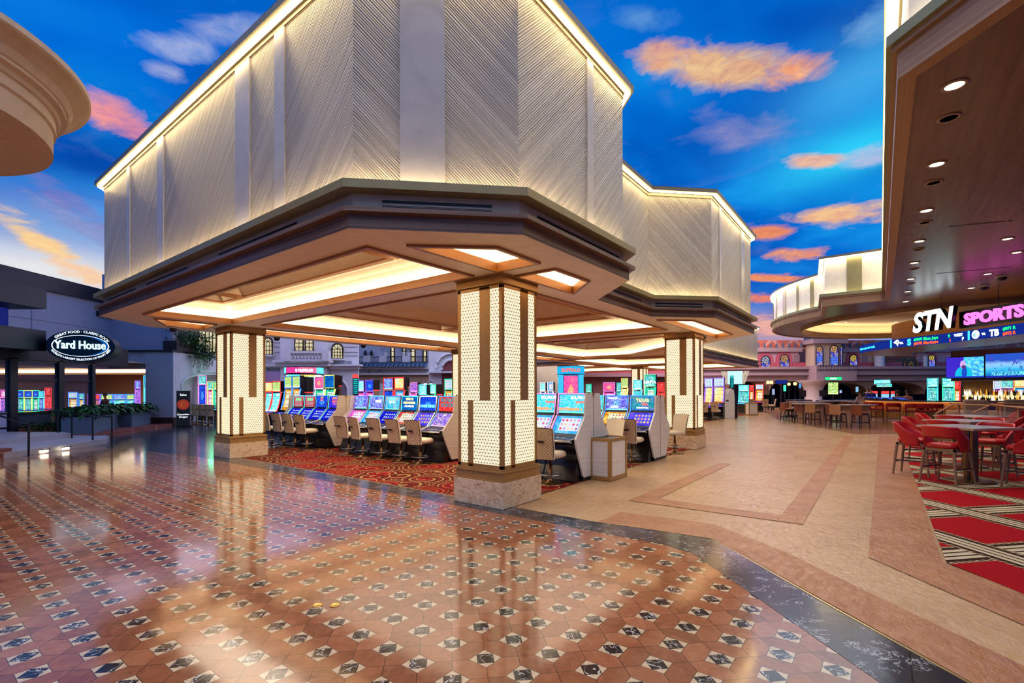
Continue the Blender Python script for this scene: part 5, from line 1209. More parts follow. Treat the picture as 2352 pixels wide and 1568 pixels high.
# ------------------------------------------------------------ lounge: red chairs, tables, bar
M_red = plain('red leather', (178, 18, 24), 0.36, var=0.04)
M_oak = plain('smoked oak legs', (132, 98, 70), 0.45)
M_bar_l = plain('dark footrest', (52, 34, 30), 0.4)
M_top = None
def table_mat():
    t = NT('washed oak tabletop'); x, y, z = t.xyz(t.obj()); nz = t.noise(t.comb(t.m_('MULTIPLY', x, 2.0), t.m_('MULTIPLY', y, 30.0)), 1.0, 4.0)
    return t.bsdf(t.ramp(nz, [(0.3, srgb(150, 124, 98)), (0.7, srgb(188, 164, 138))]), 0.22)
M_top = table_mat()
def red_chair():
    """sitter faces +y"""
    t = thing('bar_chair', '', 'chair', (0,0,0), 0, 'red leather bar chairs')
    cushion(0.45, 0.46, 0.60, 0.69).build('seat', M_red, t)
    mb = MB()
    for x in (-1,1): x0,x1 = sorted((x*.20,x*.23)); mb.box(x0,x1,-.22,.22,.555,.605)
    for y in (-1,1): y0,y1 = sorted((y*.19,y*.22)); mb.box(-.23,.23,y0,y1,.555,.605)
    mb.build('seat_frame', M_oak, t)
    for sx in (-1,1):
        for sy in (-1,1):
            l = MB(); l.tube([(sx*.265,sy*.265,0.0),(sx*.215,sy*.215,0.56)], [0.016,0.026], 8); l.build('leg', M_oak, t)
    s = MB(); h = .238
    for y in (-h, h): s.box(-h,h,y-.009,y+.009,.225,.25)
    s.build('side_stretcher', M_oak, t); s = MB()
    for x in (-h, h): s.box(x-.009,x+.009,-h,h,.26,.282)
    s.build('footrest', M_bar_l, t)
    # wrap-around back with an opening above the seat
    n, m = 36, 6; mb = MB(); V = []
    for off in (0.0, 0.035):
        for i in range(n+1):
            a = math.radians(-112+224*i/n); q = abs(a)/math.radians(112)
            top = 0.985 - 0.06*q*q - (0.24*max(0, (q-.45)/.55)**1.3); bot = 0.60 if q > .62 else 0.60+0.195*min(1, (0.62-q)/0.16)
            if q > .62: bot = 0.56
            for j in range(m+1):
                z = bot+(max(top, bot+.02)-bot)*j/m; R = 0.238+off+0.03*max(0,(z-.65))/.33*1.6
                c_, s_ = math.sin(a), math.cos(a); e = 2/2.6
                V.append((R*math.copysign(abs(c_)**e, c_), -R*math.copysign(abs(s_)**e, s_), z))
    k = (n+1)*(m+1); f = []
    for i in range(n):
        for j in range(m):
            a = i*(m+1)+j; b = a+m+1; f.append((a,a+1,b+1,b)); f.append((k+a,k+b,k+b+1,k+a+1))
        a = i*(m+1); f.append((a,a+m+1,k+a+m+1,k+a)); a += m; f.append((a,k+a,k+a+m+1,a+m+1))
    for i in (0, n):
        for j in range(m): a = i*(m+1)+j; f.append((a,k+a,k+a+1,a+1) if i == 0 else (a,a+1,k+a+1,k+a))
    mb.add(V, f, 0, smooth=True); mb.build('backrest', M_red, t)
    return t
rc0 = red_chair(); rc_first = [True]
def put_red(x, y, tx, ty, label, group='red leather bar chairs'):
    rz = math.atan2(-(tx-x), ty-y)
    if rc_first[0]: rc_first[0] = False; rc0.location = (x,y,0.004); rc0.rotation_euler = (0,0,rz); rc0['label'] = label; rc0['group'] = group
    else: dup(rc0, (x,y,0.004), rz, label, group)
names = ['nearest','middle','farthest']
for k, (tx, ty) in enumerate(((7.98,8.52),(9.5,10.2),(11.3,12.0))):
    t = thing('bar_table', f'square washed oak high table, {names[k]} of the three between the red chairs', 'table', (tx,ty,0.004), 0.14, 'oak high tables')
    MB().box(-.49,.49,-.49,.49,.915,.955).build('tabletop', M_top, t, bevel=0.004)
    MB().lathe([(0.055,0.02),(0.055,0.915)],16).build('leg', M_basebr, t); MB().box(-.02,.1,-.1,-.06,.02,.915).build('fin', M_basebr, t)
    MB().lathe([(0.37,0),(0.37,0.012),(0.33,0.02),(0.0,0.022)],36).build('base_plate', M_basebr, t)
    for j, (dx, dy, w_) in enumerate(((-.56,-.22,'left front'),(-.35,.70,'left rear'),(.38,-.62,'right front'),(.85,.45,'right rear'))):
        if k == 2 and j == 3: continue
        put_red(tx+dx, ty+dy, tx+(.15 if j < 2 else -.15), ty+.05, f'red leather chair at the {w_} side of the {names[k]} oak high table')
# brown chairs and pale tables farther away
def brown_chair(mat, nm):
    t = thing('bar_chair', '', 'chair', (0,0,0), 0, 'brown leather bar chairs')
    cushion(0.46, 0.47, 0.60, 0.69).build('seat', mat, t)
    mb = MB(); mb.box(-.23,.23,-.25,-.20,.55,.98); mb.build('backrest', mat, t, bevel=0.012)
    mb = MB().box(-.21,.21,-.21,.21,.56,.61); mb.build('seat_frame', M_dark, t)
    for sx in (-1,1):
        for sy in (-1,1):
            l = MB(); l.tube([(sx*.22,sy*.24,0.0),(sx*.19,sy*.20,0.57)], [0.017,0.024], 6); l.build('leg', plain('ebony leg', (26,18,24), .4), t)
    s = MB(); s.box(-.2,.2,-.22,-.20,.22,.245); s.box(-.2,.2,.20,.22,.22,.245); s.box(-.21,-.19,-.2,.2,.25,.275); s.box(.19,.21,-.2,.2,.25,.275); s.build('footrest', plain('ebony leg', (26,18,24), .4), t)
    return t
M_tan = plain('tan leather', (166, 116, 78), 0.4); M_cognac = plain('cognac leather', (134, 70, 40), 0.36); M_choc = plain('reddish brown leather', (118, 62, 48), 0.4)
protos = {}
def put_brown(px, Y, rz, kind, label):
    p = at(px, 900, Y); m = {'tan': M_tan, 'cognac': M_cognac, 'choc': M_choc}[kind]
    if kind not in protos: c = brown_chair(m, kind); protos[kind] = c; c.location = (p.x,p.y,0); c.rotation_euler = (0,0,rz); c['label'] = label
    else: dup(protos[kind], (p.x,p.y,0), rz, label)
R_ = -PI/2
for (px, Y, rz, kd, lab) in ((1976,20.3,R_-.1+.4,'cognac','large cognac brown chair, rightmost of the brown chairs before the bar'),
        (1925,20.7,R_+.45,'tan','tan brown chair standing in front of a redder one, left of the cognac chair'),
        (1915,21.6,R_+.5,'choc','reddish brown chair tucked behind the tan chair left of the cognac one'),
        (1867,22.6,R_+.5,'tan','tan brown chair facing right beside the pale slab table leg'),
        (1841,23.6,R_+.5,'choc','reddish brown chair left of the tan chair at the slab leg table'),
        (1808,24.6,R_,'cognac','brown chair at the left end, outermost of the side-on row'),
        (1815,25.2,R_,'choc','brown chair side-on at the left end, second in the row'),
        (1822,25.9,R_,'tan','brown chair side-on at the left end, third in the row'),
        (1882,27.0,PI-.3,'tan','brown chair behind the left slab table, seen from its front'),
        (1908,26.2,PI,'choc','dark brown chair behind the gap between the slab tables'),
        (1945,26.0,PI+.2,'choc','dark brown chair behind the tan chair, in front of the white column'),
        (1862,28.5,R_+.5,'choc','reddish chair behind the far left tabletop')):
    put_brown(px, Y, rz, kd, lab)
M_pale = plain('pale stone tabletop', (206, 196, 186), 0.3); M_slab = plain('pink oak slab', (176, 138, 116), 0.5)
for (px, Y, w, lab) in ((1862,23.6,1.5,'pale high table with slab legs at the left brown chairs'),(1965,21.4,1.5,'pale high table with slab legs at the cognac chair'),(1850,27.0,1.5,'pale high table behind the left slab table'),(1925,28.5,2.0,'long pale high table in the middle distance'),(1975,27.5,1.8,'pale high table by the person in a white hoodie')):
    p = at(px, 900, Y); t = thing('slab_table', lab, 'table', (p.x,p.y,0), 0.15, 'pale high tables')
    MB().box(-w/2,w/2,-.35,.35,.93,.97).build('tabletop', M_pale, t)
    for sx in (-1,1): MB().box(sx*w*.3-.06,sx*w*.3+.06,-.2,.2,0,.93).build('leg', M_slab, t)
# ---- bar
BARP = smooth_path([(20.6,27.4),(19.2,26.2),(18.7,25.1),(18.75,24.2),(19.2,23.3),(20.1,22.6),(21.6,22.1),(24,21.7)], 6)
def fluted():
    t = NT('fluted oak front'); x, y, z = t.xyz(t.uv()); s = t.m_('ABSOLUTE', t.m_('SINE', t.m_('MULTIPLY', x, 48.0)))
    return t.bsdf(t.ramp(s, [(0.0, srgb(110,70,30)), (0.6, srgb(206,150,80))]), 0.4, bump=s, bstr=0.6, bdist=0.02)
t = thing('bar_counter', 'curved bar counter with fluted oak front glowing under its edge', 'bar', (0,0,0))
def path_band(P, z0, z1, off=0.0):
    mb = MB(); s0 = 0; Q = [Vector(p) for p in P]; N = []
    for i in range(len(Q)):
        d = (Q[min(i+1,len(Q)-1)]-Q[max(i-1,0)]).normalized(); N.append(Vector((-d.y,d.x)))
    R = [q+n*off for q, n in zip(Q, N)]
    for a, b in zip(R, R[1:]): L = (b-a).length; mb.quad((a.x,a.y,z0),(b.x,b.y,z0),(b.x,b.y,z1),(a.x,a.y,z1),0,[(s0,z0),(s0+L,z0),(s0+L,z1),(s0,z1)]); s0 += L
    return mb, R
mb, Rf = path_band(BARP, 0.22, 1.02); mb.build('fluted_front', fluted(), t)
mb, Rp = path_band(BARP, 0.0, 0.22, -0.04); ring = MB(); mb.build('marble_plinth', plain('white marble plinth', (210,186,166), .25), t)
mb, Ra = path_band(BARP, 1.03, 1.09, -0.22); _, Rb_ = path_band(BARP, 1.03, 1.09, 0.65)
for (a,b,c,d) in zip(Ra,Ra[1:],Rb_[1:],Rb_): mb.quad((a.x,a.y,1.09),(b.x,b.y,1.09),(c.x,c.y,1.09),(d.x,d.y,1.09)); mb.quad((a.x,a.y,1.03),(b.x,b.y,1.03),(c.x,c.y,1.03),(d.x,d.y,1.03))
mb.build('counter_top', plain('brown stone counter', (130,100,84), .2), t)
mb = MB(); _, Ra2 = path_band(BARP,0,0,-0.12); _, Rb2 = path_band(BARP,0,0,-0.06)
for (a,b,c,d) in zip(Ra2,Ra2[1:],Rb2[1:],Rb2): mb.quad((a.x,a.y,1.015),(b.x,b.y,1.015),(c.x,c.y,1.015),(d.x,d.y,1.015))
mb.build('under_light', glow('bar under light', (255,180,90), 9), t)
for k, px in enumerate((2040,2062,2088,2112,2136,2158)):
    i = 6+3*k; q = Ra[min(i,len(Ra)-1)]; q2 = Rb_[min(i,len(Ra)-1)]; c = q+(q2-q)*0.45
    g = thing('bar_top_machine', f'blue lit game screen set into the bar top, {["first","second","third","fourth","fifth","sixth"][k]} from the left', 'slot machine', (c.x,c.y,1.09), 0.2, 'bar top game screens')
    MB().side([(-.2,0),(.22,0),(.22,.12),(-.2,.03)],-.25,.25).build('housing', M_cab, g)
    m_ = MB(); m_.quad((-.2,-.17,.045),(.2,-.17,.045),(.2,.19,.128),(-.2,.19,.128)); m_.build('screen', glow('bar screen blue',(60,90,220),1.0), g)
for k, (px, Y, tx) in enumerate(((1999,24.9,.6),(2014,24.2,.6),(2052,22.9,.5),(2096,22.0,.4),(2122,21.7,.2),(2134,21.6,.2),(2146,21.5,.2))):
    p = at(px, 900, Y); put_red(p.x, p.y, p.x+tx+.3, p.y+1.0, f'red stool along the curved bar, {["leftmost","second from the left","third from the left","fourth from the left","fifth from the left","sixth from the left","rightmost"][k]}', 'red stools along the bar')
# back bar with bottles
Yb = 26.5
pL, pR = at(2208,900,Yb), at(2365,900,24.5); d = (pR-pL); d.z = 0; L = d.length; d.normalize(); nrm = Vector((d.y,-d.x,0)); ang = math.atan2(d.y,d.x)
bb = thing('back_bar', 'brightly backlit bottle shelves under the wall of televisions', 'shelf', (pL.x,pL.y,0), ang)
MB().box(0,L,0,.5,0,.95).build('cabinet', plain('back bar cabinet',(110,78,56),.4), bb)
for k, z in enumerate((0.95,1.25)): MB().box(0,L,.05+.14*k,.5,z,z+.03).build('shelf', glow('lit shelf',(255,226,160),1.6), bb)
MB().box(0,L,.5,.54,.95,1.36).build('light_panel', glow('back bar light',(255,222,150),1.5), bb)
MB().box(0,L*.46,.5,.56,1.36,2.06).build('wall_panel', M_slab, bb)
fp = MB(); fp.box(0.0,L*.45,.44,.5,1.36,2.05); fp.build('fluted_panel', fluted(), bb)
bcol = [glow('bottle clear lit',(250,236,200),1.1), plain('green bottle',(30,90,50),.1), plain('amber bottle',(200,120,30),.1), plain('dark bottle',(40,26,20),.1), glow('bottle amber lit',(240,170,60),1.0), plain('white spirit bottle',(230,232,236),.1), glow('bottle pale lit',(255,250,230),1.3)]  # clear, lit amber and pale bottles emit, standing in for the shelf backlight
bprof = [[(0,0),(.04,0),(.042,.02),(.042,.17),(.016,.22),(.014,.29),(.018,.29),(.018,.31),(0,.31)], [(0,0),(.05,0),(.05,.12),(.045,.15),(.015,.18),(.014,.24),(.017,.24),(.017,.26),(0,.26)], [(0,0),(.035,0),(.038,.2),(.02,.25),(.012,.27),(.012,.34),(0,.34)]]
bp = {}
cn = ['clear','green','amber','dark','glowing amber','white','pale']; sn = ['tall','squat','slim']
random.seed(3)
for k in range(78):
    i, s = random.randrange(7), random.randrange(3); tier = 0 if k < 42 else 1; u = ((k if tier == 0 else k-42)+.5)/(42 if tier == 0 else 36)
    x = L*u+random.uniform(-.02,.02); q = pL+d*x-nrm*(0.12+.14*tier); key = (i,s)
    if key not in bp:
        me_o = MB().lathe(bprof[s],10).build('bottle', bcol[i], None, (q.x,q.y,.98+.3*tier)); bp[key] = me_o
        tag(me_o, f'{sn[s]} {cn[i]} bottle on the backlit bar shelves', 'bottle', f'{sn[s]} {cn[i]} bottles on the back bar')
    else:
        o = bp[key].copy(); COL.objects.link(o); o.location = (q.x,q.y,.98+.3*tier)
# machines either side of the back bar
GD = 'upright machines around the back bar'
for a in ((2131,2153,868,27.5,'cam','machine with cyan screens and multicoloured bulbs, left of the televisions','teal','cyan','cyan'),(2166,2190,868,26.8,'cam','machine with cyan screens and coloured edge below the left television corner','teal','cyan','green'),(2191,2205,876,26.9,'cam','orange machine left of the fluted panel','reels_gold','red','red'),
          (2283,2298,873,26.5,'cam','white screened machine right of the fluted panel','reels_pink','ad','white'),(2300,2325,872,26.3,'cam','red framed machine behind the bottles','red_bonus','teal','red'),(2331,2352,870,26.2,'cam','pale blue machine at the right frame edge behind the bottles','reels_blue','yellowart','gold')):
    tower_px(*a[:6], GD, *a[6:])
# televisions
def tv_mat(name, person):
    t = NT(name); x, y, z = t.xyz(t.uv()); n1 = t.noise(t.uv(), 3.0, 4.0, .6, 1.0)
    if person:
        bg = t.mix(t.m_('GREATER_THAN', x, 0.47), srgb(60,40,190), t.ramp(t.noise(t.uv(), 9.0, 3.0), [(0.35, srgb(60,120,230)), (0.5, srgb(70,200,250)), (0.65, srgb(150,220,190))]))
        def ell(cx, cy, rx, ry): return t.m_('LESS_THAN', t.m_('ADD', t.m_('POWER', t.m_('DIVIDE', t.m_('SUBTRACT', x, cx), rx), 2.0), t.m_('POWER', t.m_('DIVIDE', t.m_('SUBTRACT', y, cy), ry), 2.0)), 1.0)
        c = t.mix(ell(.47,.10,.23,.46), bg, srgb(20,180,215)); c = t.mix(ell(.49,.25,.07,.30), c, srgb(30,70,190)); c = t.mix(ell(.45,.64,.075,.20), c, srgb(200,160,225)); c = t.mix(ell(.475,.52,.06,.09), c, srgb(80,50,120))
        c = t.mix(t.m_('LESS_THAN', y, .07), c, srgb(30,60,190))
    else:
        fld = t.ramp(t.m_('ADD', y, t.m_('MULTIPLY', n1, .35)), [(0.3, srgb(20,120,190)), (0.5, srgb(60,180,225)), (0.72, srgb(140,190,240)), (0.9, srgb(40,80,190))])
        sp = t.m_('GREATER_THAN', t.noise(t.comb(t.m_('MULTIPLY', x, 3.0), y), 4.0, 3.0, .5, 1.0), 0.62); c = t.mix(sp, fld, srgb(60,70,180))
        c = t.mix(t.m_('MULTIPLY', t.m_('LESS_THAN', y, .24), t.m_('GREATER_THAN', x, .12)), c, t.mix(t.m_('GREATER_THAN', t.noise(t.comb(t.m_('MULTIPLY', x, 40.0), t.m_('FLOOR', t.m_('MULTIPLY', y, 22.0))), 1.0, 0.0), .5), srgb(110,220,240), srgb(30,110,180)))
        c = t.mix(t.m_('LESS_THAN', y, .08), c, srgb(30,40,170))
    e = t.n('ShaderNodeEmission', Color=c, Strength=1.25); t.t.links.new(e.outputs[0], t.out.inputs[0]); return t.m
tvm = [tv_mat('talk show screen', True), tv_mat('ball game screen', False)]
Yt = 25.0
def tvq(x0, x1, Ya, Yb_, y0a, y1a, y0b, y1b, m, lab):
    a, b = at(x0, y0a, Ya), at(x1, y0b, Yb_); a2, b2 = at(x0, y1a, Ya), at(x1, y1b, Yb_); z1 = (a.z+b.z)/2; z0 = (a2.z+b2.z)/2
    dd = Vector((b.x-a.x, b.y-a.y, 0)); w = dd.length; t = thing('television', lab, 'television', (a.x,a.y,0), math.atan2(dd.y,dd.x), 'televisions over the bar')
    MB().box(0,w,0,.08,z0,z1).build('housing', M_black, t); mb = MB(); mb.quad((.02,-.004,z0+.03),(w-.02,-.004,z0+.03),(w-.02,-.004,z1-.02),(.02,-.004,z1-.02)); mb.build('screen', m, t); return z0, z1
z0, z1 = tvq(2172,2261,25.0,24.0,822.5,868.5,815.5,868,tvm[0],'television showing a bearded man in a cyan jacket')
tvq(2262,2385,24.0,22.5,815.5,868,804,867,tvm[1],'television showing a baseball game with a caption bar')
a, b = at(2184,815,25.3), at(2400,800,22.6)
mb = MB(); wall_uv(mb, (a.x,a.y), (b.x,b.y), z0-.12, 3.62); mb.build('trim_27', wood('mauve veneer', (84,56,56), (112,78,74), 0.3, 6.0), None, kind='structure')
mb = MB(); q1 = Vector((a.x,a.y,0)); q2 = Vector((b.x,b.y,0)); mb.quad((q1.x,q1.y,z0-.12),(q2.x,q2.y,z0-.12),(q2.x+3,q2.y+6,z0-.12),(q1.x+3,q1.y+6,z0-.12)); mb.build('trim_28', plain('mauve underside',(110,84,80),.5), None, kind='structure')
# railing with oak handrail in front of the bar seats
rail = thing('railing', 'oak topped glass railing with sloping handrails behind the oak high tables', 'railing', (0,0,0))
def seg(px0,py0,Y0,px1,py1,Y1,r=0.025):
    a, b = at(px0,py0,Y0), at(px1,py1,Y1); m = MB(); m.tube([tuple(a),tuple(b)], r, 6); m.build('handrail', M_tan, rail)
for s_ in ((2150,949,15.5,2190,928,16.2),(2190,928,16.2,2352,934,14.5),(2180,926,17.5,2352,927,16.5),(2235,948,14.2,2277,929,15.0),(2277,929,15.0,2362,938,13.6)): seg(*s_)
for px, Y, yt in ((2150,15.5,949),(2202,16.1,928),(2300,15.1,931),(2291,14.9,930),(2340,14.0,935)):
    a = at(px, yt, Y); m = MB().box(-.03,.03,-.02,.02,0,a.z); m.build('post', M_tan, rail, (a.x,a.y,0))
gm = NT('clear glass'); gb = gm.n('ShaderNodeBsdfPrincipled'); gb.inputs['Roughness'].default_value = 0.02; gb.inputs['Alpha'].default_value = 0.12; gb.inputs['Base Color'].default_value = (.8,.85,.9,1); gm.t.links.new(gb.outputs[0], gm.out.inputs[0]); M_glass = gm.m
a, b = at(2202,935,16.1), at(2340,935,14.0); mb = MB(); mb.quad((a.x,a.y,.08),(b.x,b.y,.08),(b.x,b.y,.95),(a.x,a.y,.95)); mb.build('glass_panel', M_glass, rail)
# tan lounge armchairs
def arm_chair(px, Y, rz, lab, m, z1=1.25):
    p = at(px, 900, Y); t = thing('armchair', lab, 'chair', (p.x,p.y,0), rz, 'tall beige lounge chairs')
    cushion(.62,.6,.55,.68).build('seat', m, t); MB().box(-.36,.36,-.36,-.24,.35,z1).build('backrest', m, t, bevel=0.04)
    for sx in (-1,1): x0,x1 = sorted((sx*.36,sx*.27)); MB().box(x0,x1,-.3,.25,.4,.85).build('armrest', m, t, bevel=0.03)
    MB().lathe([(.28,0),(.28,.02),(.04,.05),(.04,.5)],16).build('pedestal', M_basebr, t); MB().box(-.3,.3,-.3,.28,.5,.56).build('seat_frame', M_oak, t)
M_beige = plain('beige upholstery', (176,142,104), 0.6); M_taupe = plain('taupe upholstery', (142,116,98), 0.6)
arm_chair(2202,17.8,.5,'beige lounge chair behind the railing, left one of the left pair',M_beige)
arm_chair(2226,17.2,-.2,'beige lounge chair behind the railing, right one of the left pair',M_taupe)
arm_chair(2296,17.6,.4,'beige lounge chair behind the railing, left one of the right pair',M_beige)
arm_chair(2318,17.0,-.2,'taupe lounge chair behind the railing, right one of the right pair',M_taupe)
arm_chair(2252,20.0,.1,'small brown chair at the bar between the two beige pairs',M_choc,1.15)
put_red(15.2,14.6,15.2,16,'red chair at the right frame edge behind the railing','red leather bar chairs')

# ------------------------------------------------------------ casino hall facade far behind (pink)
YF = 45.0
def fx(px): return at(px, CY, YF).x
def fz(px, py): return at(px, py, YF).z
M_pink = plain('pink plaster', (196,152,160), .8); M_creamw = plain('cream facade plaster', (196,170,146), .8); M_rose = plain('rose plaster', (186,84,98), .8); M_mold = plain('mauve stone moulding', (160,132,134), .7)
def fbox(name, x0, x1, y0, y1, dy0, dy1, m, kind='structure'):
    """facade slab between image columns and rows at the facade's distance; dy is depth toward the hall"""
    xc = (x0+x1)/2; mb = MB().box(fx(x0), fx(x1), YF-dy1, YF-dy0, fz(xc,y1), fz(xc,y0)); return mb.build(name, m, None, kind=kind)
fbox('wall_back', 1560, 1830, 808, 845, 0, .3, M_pink); fbox('wall_back', 1925, 2005, 808, 845, 0, .3, M_creamw); fbox('wall_back', 2100, 2420, 808, 845, 0, .3, M_pink)
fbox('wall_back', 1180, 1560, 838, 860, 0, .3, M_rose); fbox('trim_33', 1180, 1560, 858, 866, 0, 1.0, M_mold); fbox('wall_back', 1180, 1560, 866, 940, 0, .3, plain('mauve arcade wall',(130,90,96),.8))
fbox('trim_29', 1560, 2420, 832, 846, .3, .34, M_rose)
def zig():
    t = NT('zigzag terracotta'); x, y, z = t.xyz(t.obj()); u = t.m_('ABSOLUTE', t.m_('SUBTRACT', t.m_('FRACT', t.m_('DIVIDE', x, 2.0)), 0.5)); e = t.m_('SUBTRACT', t.m_('MULTIPLY', u, 2.0), t.m_('SUBTRACT', z, 5.35))
    m = t.m_('LESS_THAN', t.m_('ABSOLUTE', e), 0.17); return t.bsdf(t.mix(m, srgb(186,96,74), srgb(206,140,124)), .8)
M_zig = zig()
fbox('wall_back', 1560, 2420, 781, 802, -.2, .2, M_zig)
fbox('trim_30', 1560, 1835, 800, 809, .2, .6, M_mold); fbox('trim_30', 1925, 2420, 800, 809, .2, .6, M_mold)
# projecting bay
fbox('wall_back', 1846, 1906, 792, 850, .3, 1.6, M_creamw); fbox('trim_31', 1838, 1914, 783, 793, .2, 2.0, M_mold); fbox('trim_31', 1842, 1910, 776, 783, .3, 1.7, plain('blue crest',(60,84,110),.6))
mb = MB(); 
for k in range(14):
    px = 1652+k*14; x = fx(px)
    if 1838 < px < 1915: continue
    mb = MB(); z = fz(px,800); mb.lathe([(.12,0),(.06,.2),(.1,.3),(0,.55)],6); mb.xf(Matrix.Translation((x,YF-.5,z))); mb.build('trim_32', plain('blue crest',(60,84,110),.6), None, kind='structure')
for k in range(5):
    px = 1930+k*15; x = fx(px); mb = MB(); z = fz(px,800); mb.lathe([(.12,0),(.06,.2),(.1,.3),(0,.55)],6); mb.xf(Matrix.Translation((x,YF-.5,z))); mb.build('trim_32', plain('blue crest',(60,84,110),.6), None, kind='structure')
# cornice shelf
for (y0,y1,dd) in ((843,849,1.6),(849,856,1.3),(856,862,1.5),(862,875,1.1)): fbox('trim_33', 1560, 2420, y0, y1, 0, dd, M_mold)
fbox('trim_34', 1835, 1922, 842, 876, 1.0, 2.6, M_mold)
# stained glass
def stained(name, tone):
    t = NT(name); x, y, z = t.xyz(t.uv())
    dx = t.m_('SUBTRACT', x, .5); dy = t.m_('SUBTRACT', y, 2.15); r = t.m_('SQRT', t.m_('ADD', t.m_('POWER', dx, 2.0), t.m_('POWER', dy, 2.0))); a = t.m_('ARCTAN2', dy, dx)
    ros = t.m_('LESS_THAN', r, .44); pet = t.m_('GREATER_THAN', t.m_('SINE', t.m_('MULTIPLY', a, 12.0)), -.2); ringm = t.m_('GREATER_THAN', t.m_('SINE', t.m_('MULTIPLY', r, 26.0)), -.6)
    c1 = t.mix(t.m_('MULTIPLY', pet, ringm), srgb(24,20,60), srgb(*tone))
    v = t.n('ShaderNodeTexVoronoi', {'feature': 'F1', 'distance': 'CHEBYCHEV'}, Vector=t.comb(t.m_('MULTIPLY', x, 5.0), t.m_('MULTIPLY', y, 5.0)), Scale=1.0, Randomness=.4)
    blue = t.ramp(v.outputs['Color'], [(0.2, srgb(60,80,230)), (0.5, srgb(110,150,255)), (0.8, srgb(230,190,130))])
    low = t.m_('LESS_THAN', t.m_('ABSOLUTE', t.m_('SUBTRACT', y, .75)), .42); c2 = t.mix(low, t.ramp(v.outputs['Color'], [(.3,srgb(60,70,200)),(.5,srgb(230,180,120)),(.75,srgb(120,130,240))]), srgb(90,130,250))
    grid = t.m_('MAXIMUM', t.m_('LESS_THAN', t.m_('FRACT', t.m_('MULTIPLY', x, 5.0)), .14), t.m_('LESS_THAN', t.m_('FRACT', t.m_('MULTIPLY', y, 4.0)), .10)); c2 = t.mix(grid, c2, srgb(20,16,50))
    c = t.mix(ros, c2, c1); e = t.n('ShaderNodeEmission', Color=c, Strength=1.0); t.t.links.new(e.outputs[0], t.out.inputs[0]); return t.m
SG = [stained('stained glass amber', (255,190,110)), stained('stained glass white', (220,220,240)), stained('stained glass yellow', (250,220,70))]
wn_ = [0]
def arch_pts(x0, x1, z0, z1, n=10):
    r = (x1-x0)/2; c = (x0+x1)/2; return [(x0,z0),(x1,z0)] + [(c+r*math.cos(PI*k/n), z1-r+r*math.sin(PI*k/n)) for k in range(n+1)]
def stained_window(xc, w, y0, y1, m, surround=True, dd=.3):
    wn_[0] += 1; x0, x1 = fx(xc-w/2), fx(xc+w/2); z1, z0 = fz(xc,y0), fz(xc,y1)
    if surround:
        e = (x1-x0)*.42; P = arch_pts(x0-e,x1+e,z0,z1+e); mb = MB(); n = len(P); mb.add([(p[0],YF-dd-.12,p[1]) for p in P]+[(p[0],YF-dd,p[1]) for p in P], [tuple(range(n))]+[(i,i+n,(i+1)%n+n,(i+1)%n) for i in range(n)]); mb.build('trim_35', M_rose, None, kind='structure')
    P = arch_pts(x0,x1,z0,z1); W_ = x1-x0; mb = MB(); mb.add([(p[0],YF-dd-.14,p[1]) for p in P], [tuple(range(len(P)))], 0, [[((p[0]-x0)/W_, 2.6-(z1-p[1])/W_) for p in P]]); o = mb.build('window_%d' % wn_[0], m, None, kind='structure')
    mb = MB(); mb.tube([(p[0],YF-dd-.15,p[1]) for p in P], .05, 4, closed=True); mb.build('window_frame', plain('lead frame',(40,30,60),.6), o)
stained_window(1753,20,818,857,SG[1]); stained_window(1796,20,815,856,SG[0]); stained_window(1953,17,815,853,SG[2]); stained_window(2131,15,815,852,SG[2])
stained_window(1855,15,799,855,SG[0],False,1.62); stained_window(1887,18,797,855,SG[0],False,1.62); stained_window(1903,5,798,840,SG[2],False,1.62)
stained_window(1620,20,815,853,SG[1]); stained_window(1708,18,818,853,SG[1])
# balcony rail before the bay
mb = MB(); x0, x1 = fx(1838), fx(1923)
for z in (fz(1880,843), fz(1880,852)): mb.tube([(x0,YF-2.6,z),(x1,YF-2.6,z)], .04, 5)
for k in range(15): x = x0+(x1-x0)*k/14; mb.tube([(x,YF-2.6,fz(1880,843)),(x,YF-2.6,fz(1880,856))], .02, 4)
mb.build('trim_36', plain('iron',(60,50,60),.5), None, kind='structure')
# vents and wall plates
for px in (1826,1981): fbox('trim_37', px-6, px+6, 816, 831, .3, .36, plain('vent',(150,116,120),.6))
# brick bay with twisted columns and sun medallion
tb = NT('red brick'); br = tb.n('ShaderNodeTexBrick', Vector=tb.comb(*[tb.xyz(tb.obj())[i] for i in (0,2)]), Scale=1.0, Color1=srgb(130,64,54), Color2=srgb(104,50,46), Mortar=srgb(150,110,100)); br.inputs['Brick Width'].default_value = .45; br.inputs['Row Height'].default_value = .16; br.inputs['Mortar Size'].default_value = .015
M_brick = tb.bsdf(br.outputs[0], .8)
fbox('wall_back', 2000, 2106, 806, 858, -.6, .2, M_brick)
P = [(fx(2073)+ (fx(2104)-fx(2042))/2*math.cos(PI*k/16), fz(2073,858)+ (fz(2073,820)-fz(2073,858))*math.sin(PI*k/16)) for k in range(17)]
mb = MB(); mb.add([(p[0],YF-.3,p[1]) for p in P], [tuple(range(17))]); mb.build('trim_38', plain('olive mosaic',(84,80,68),.7), None, kind='structure')
t = thing('sun_medallion','round carved medallion with golden sun rays in the brick arch','ornament',(fx(2084),YF-.34,fz(2084,839)))
m_ = MB(); m_.lathe([(0,0),(.75,0),(.75,.06),(.7,.08),(0,.08)],28); m_.xf(Matrix.Rotation(PI/2,4,'X')); m_.build('disc', plain('dark medallion',(58,48,50),.6), t)
m_ = MB(); m_.tube([(.62*math.cos(2*PI*k/28),-.1,.62*math.sin(2*PI*k/28)) for k in range(28)], .04, 5, closed=True)
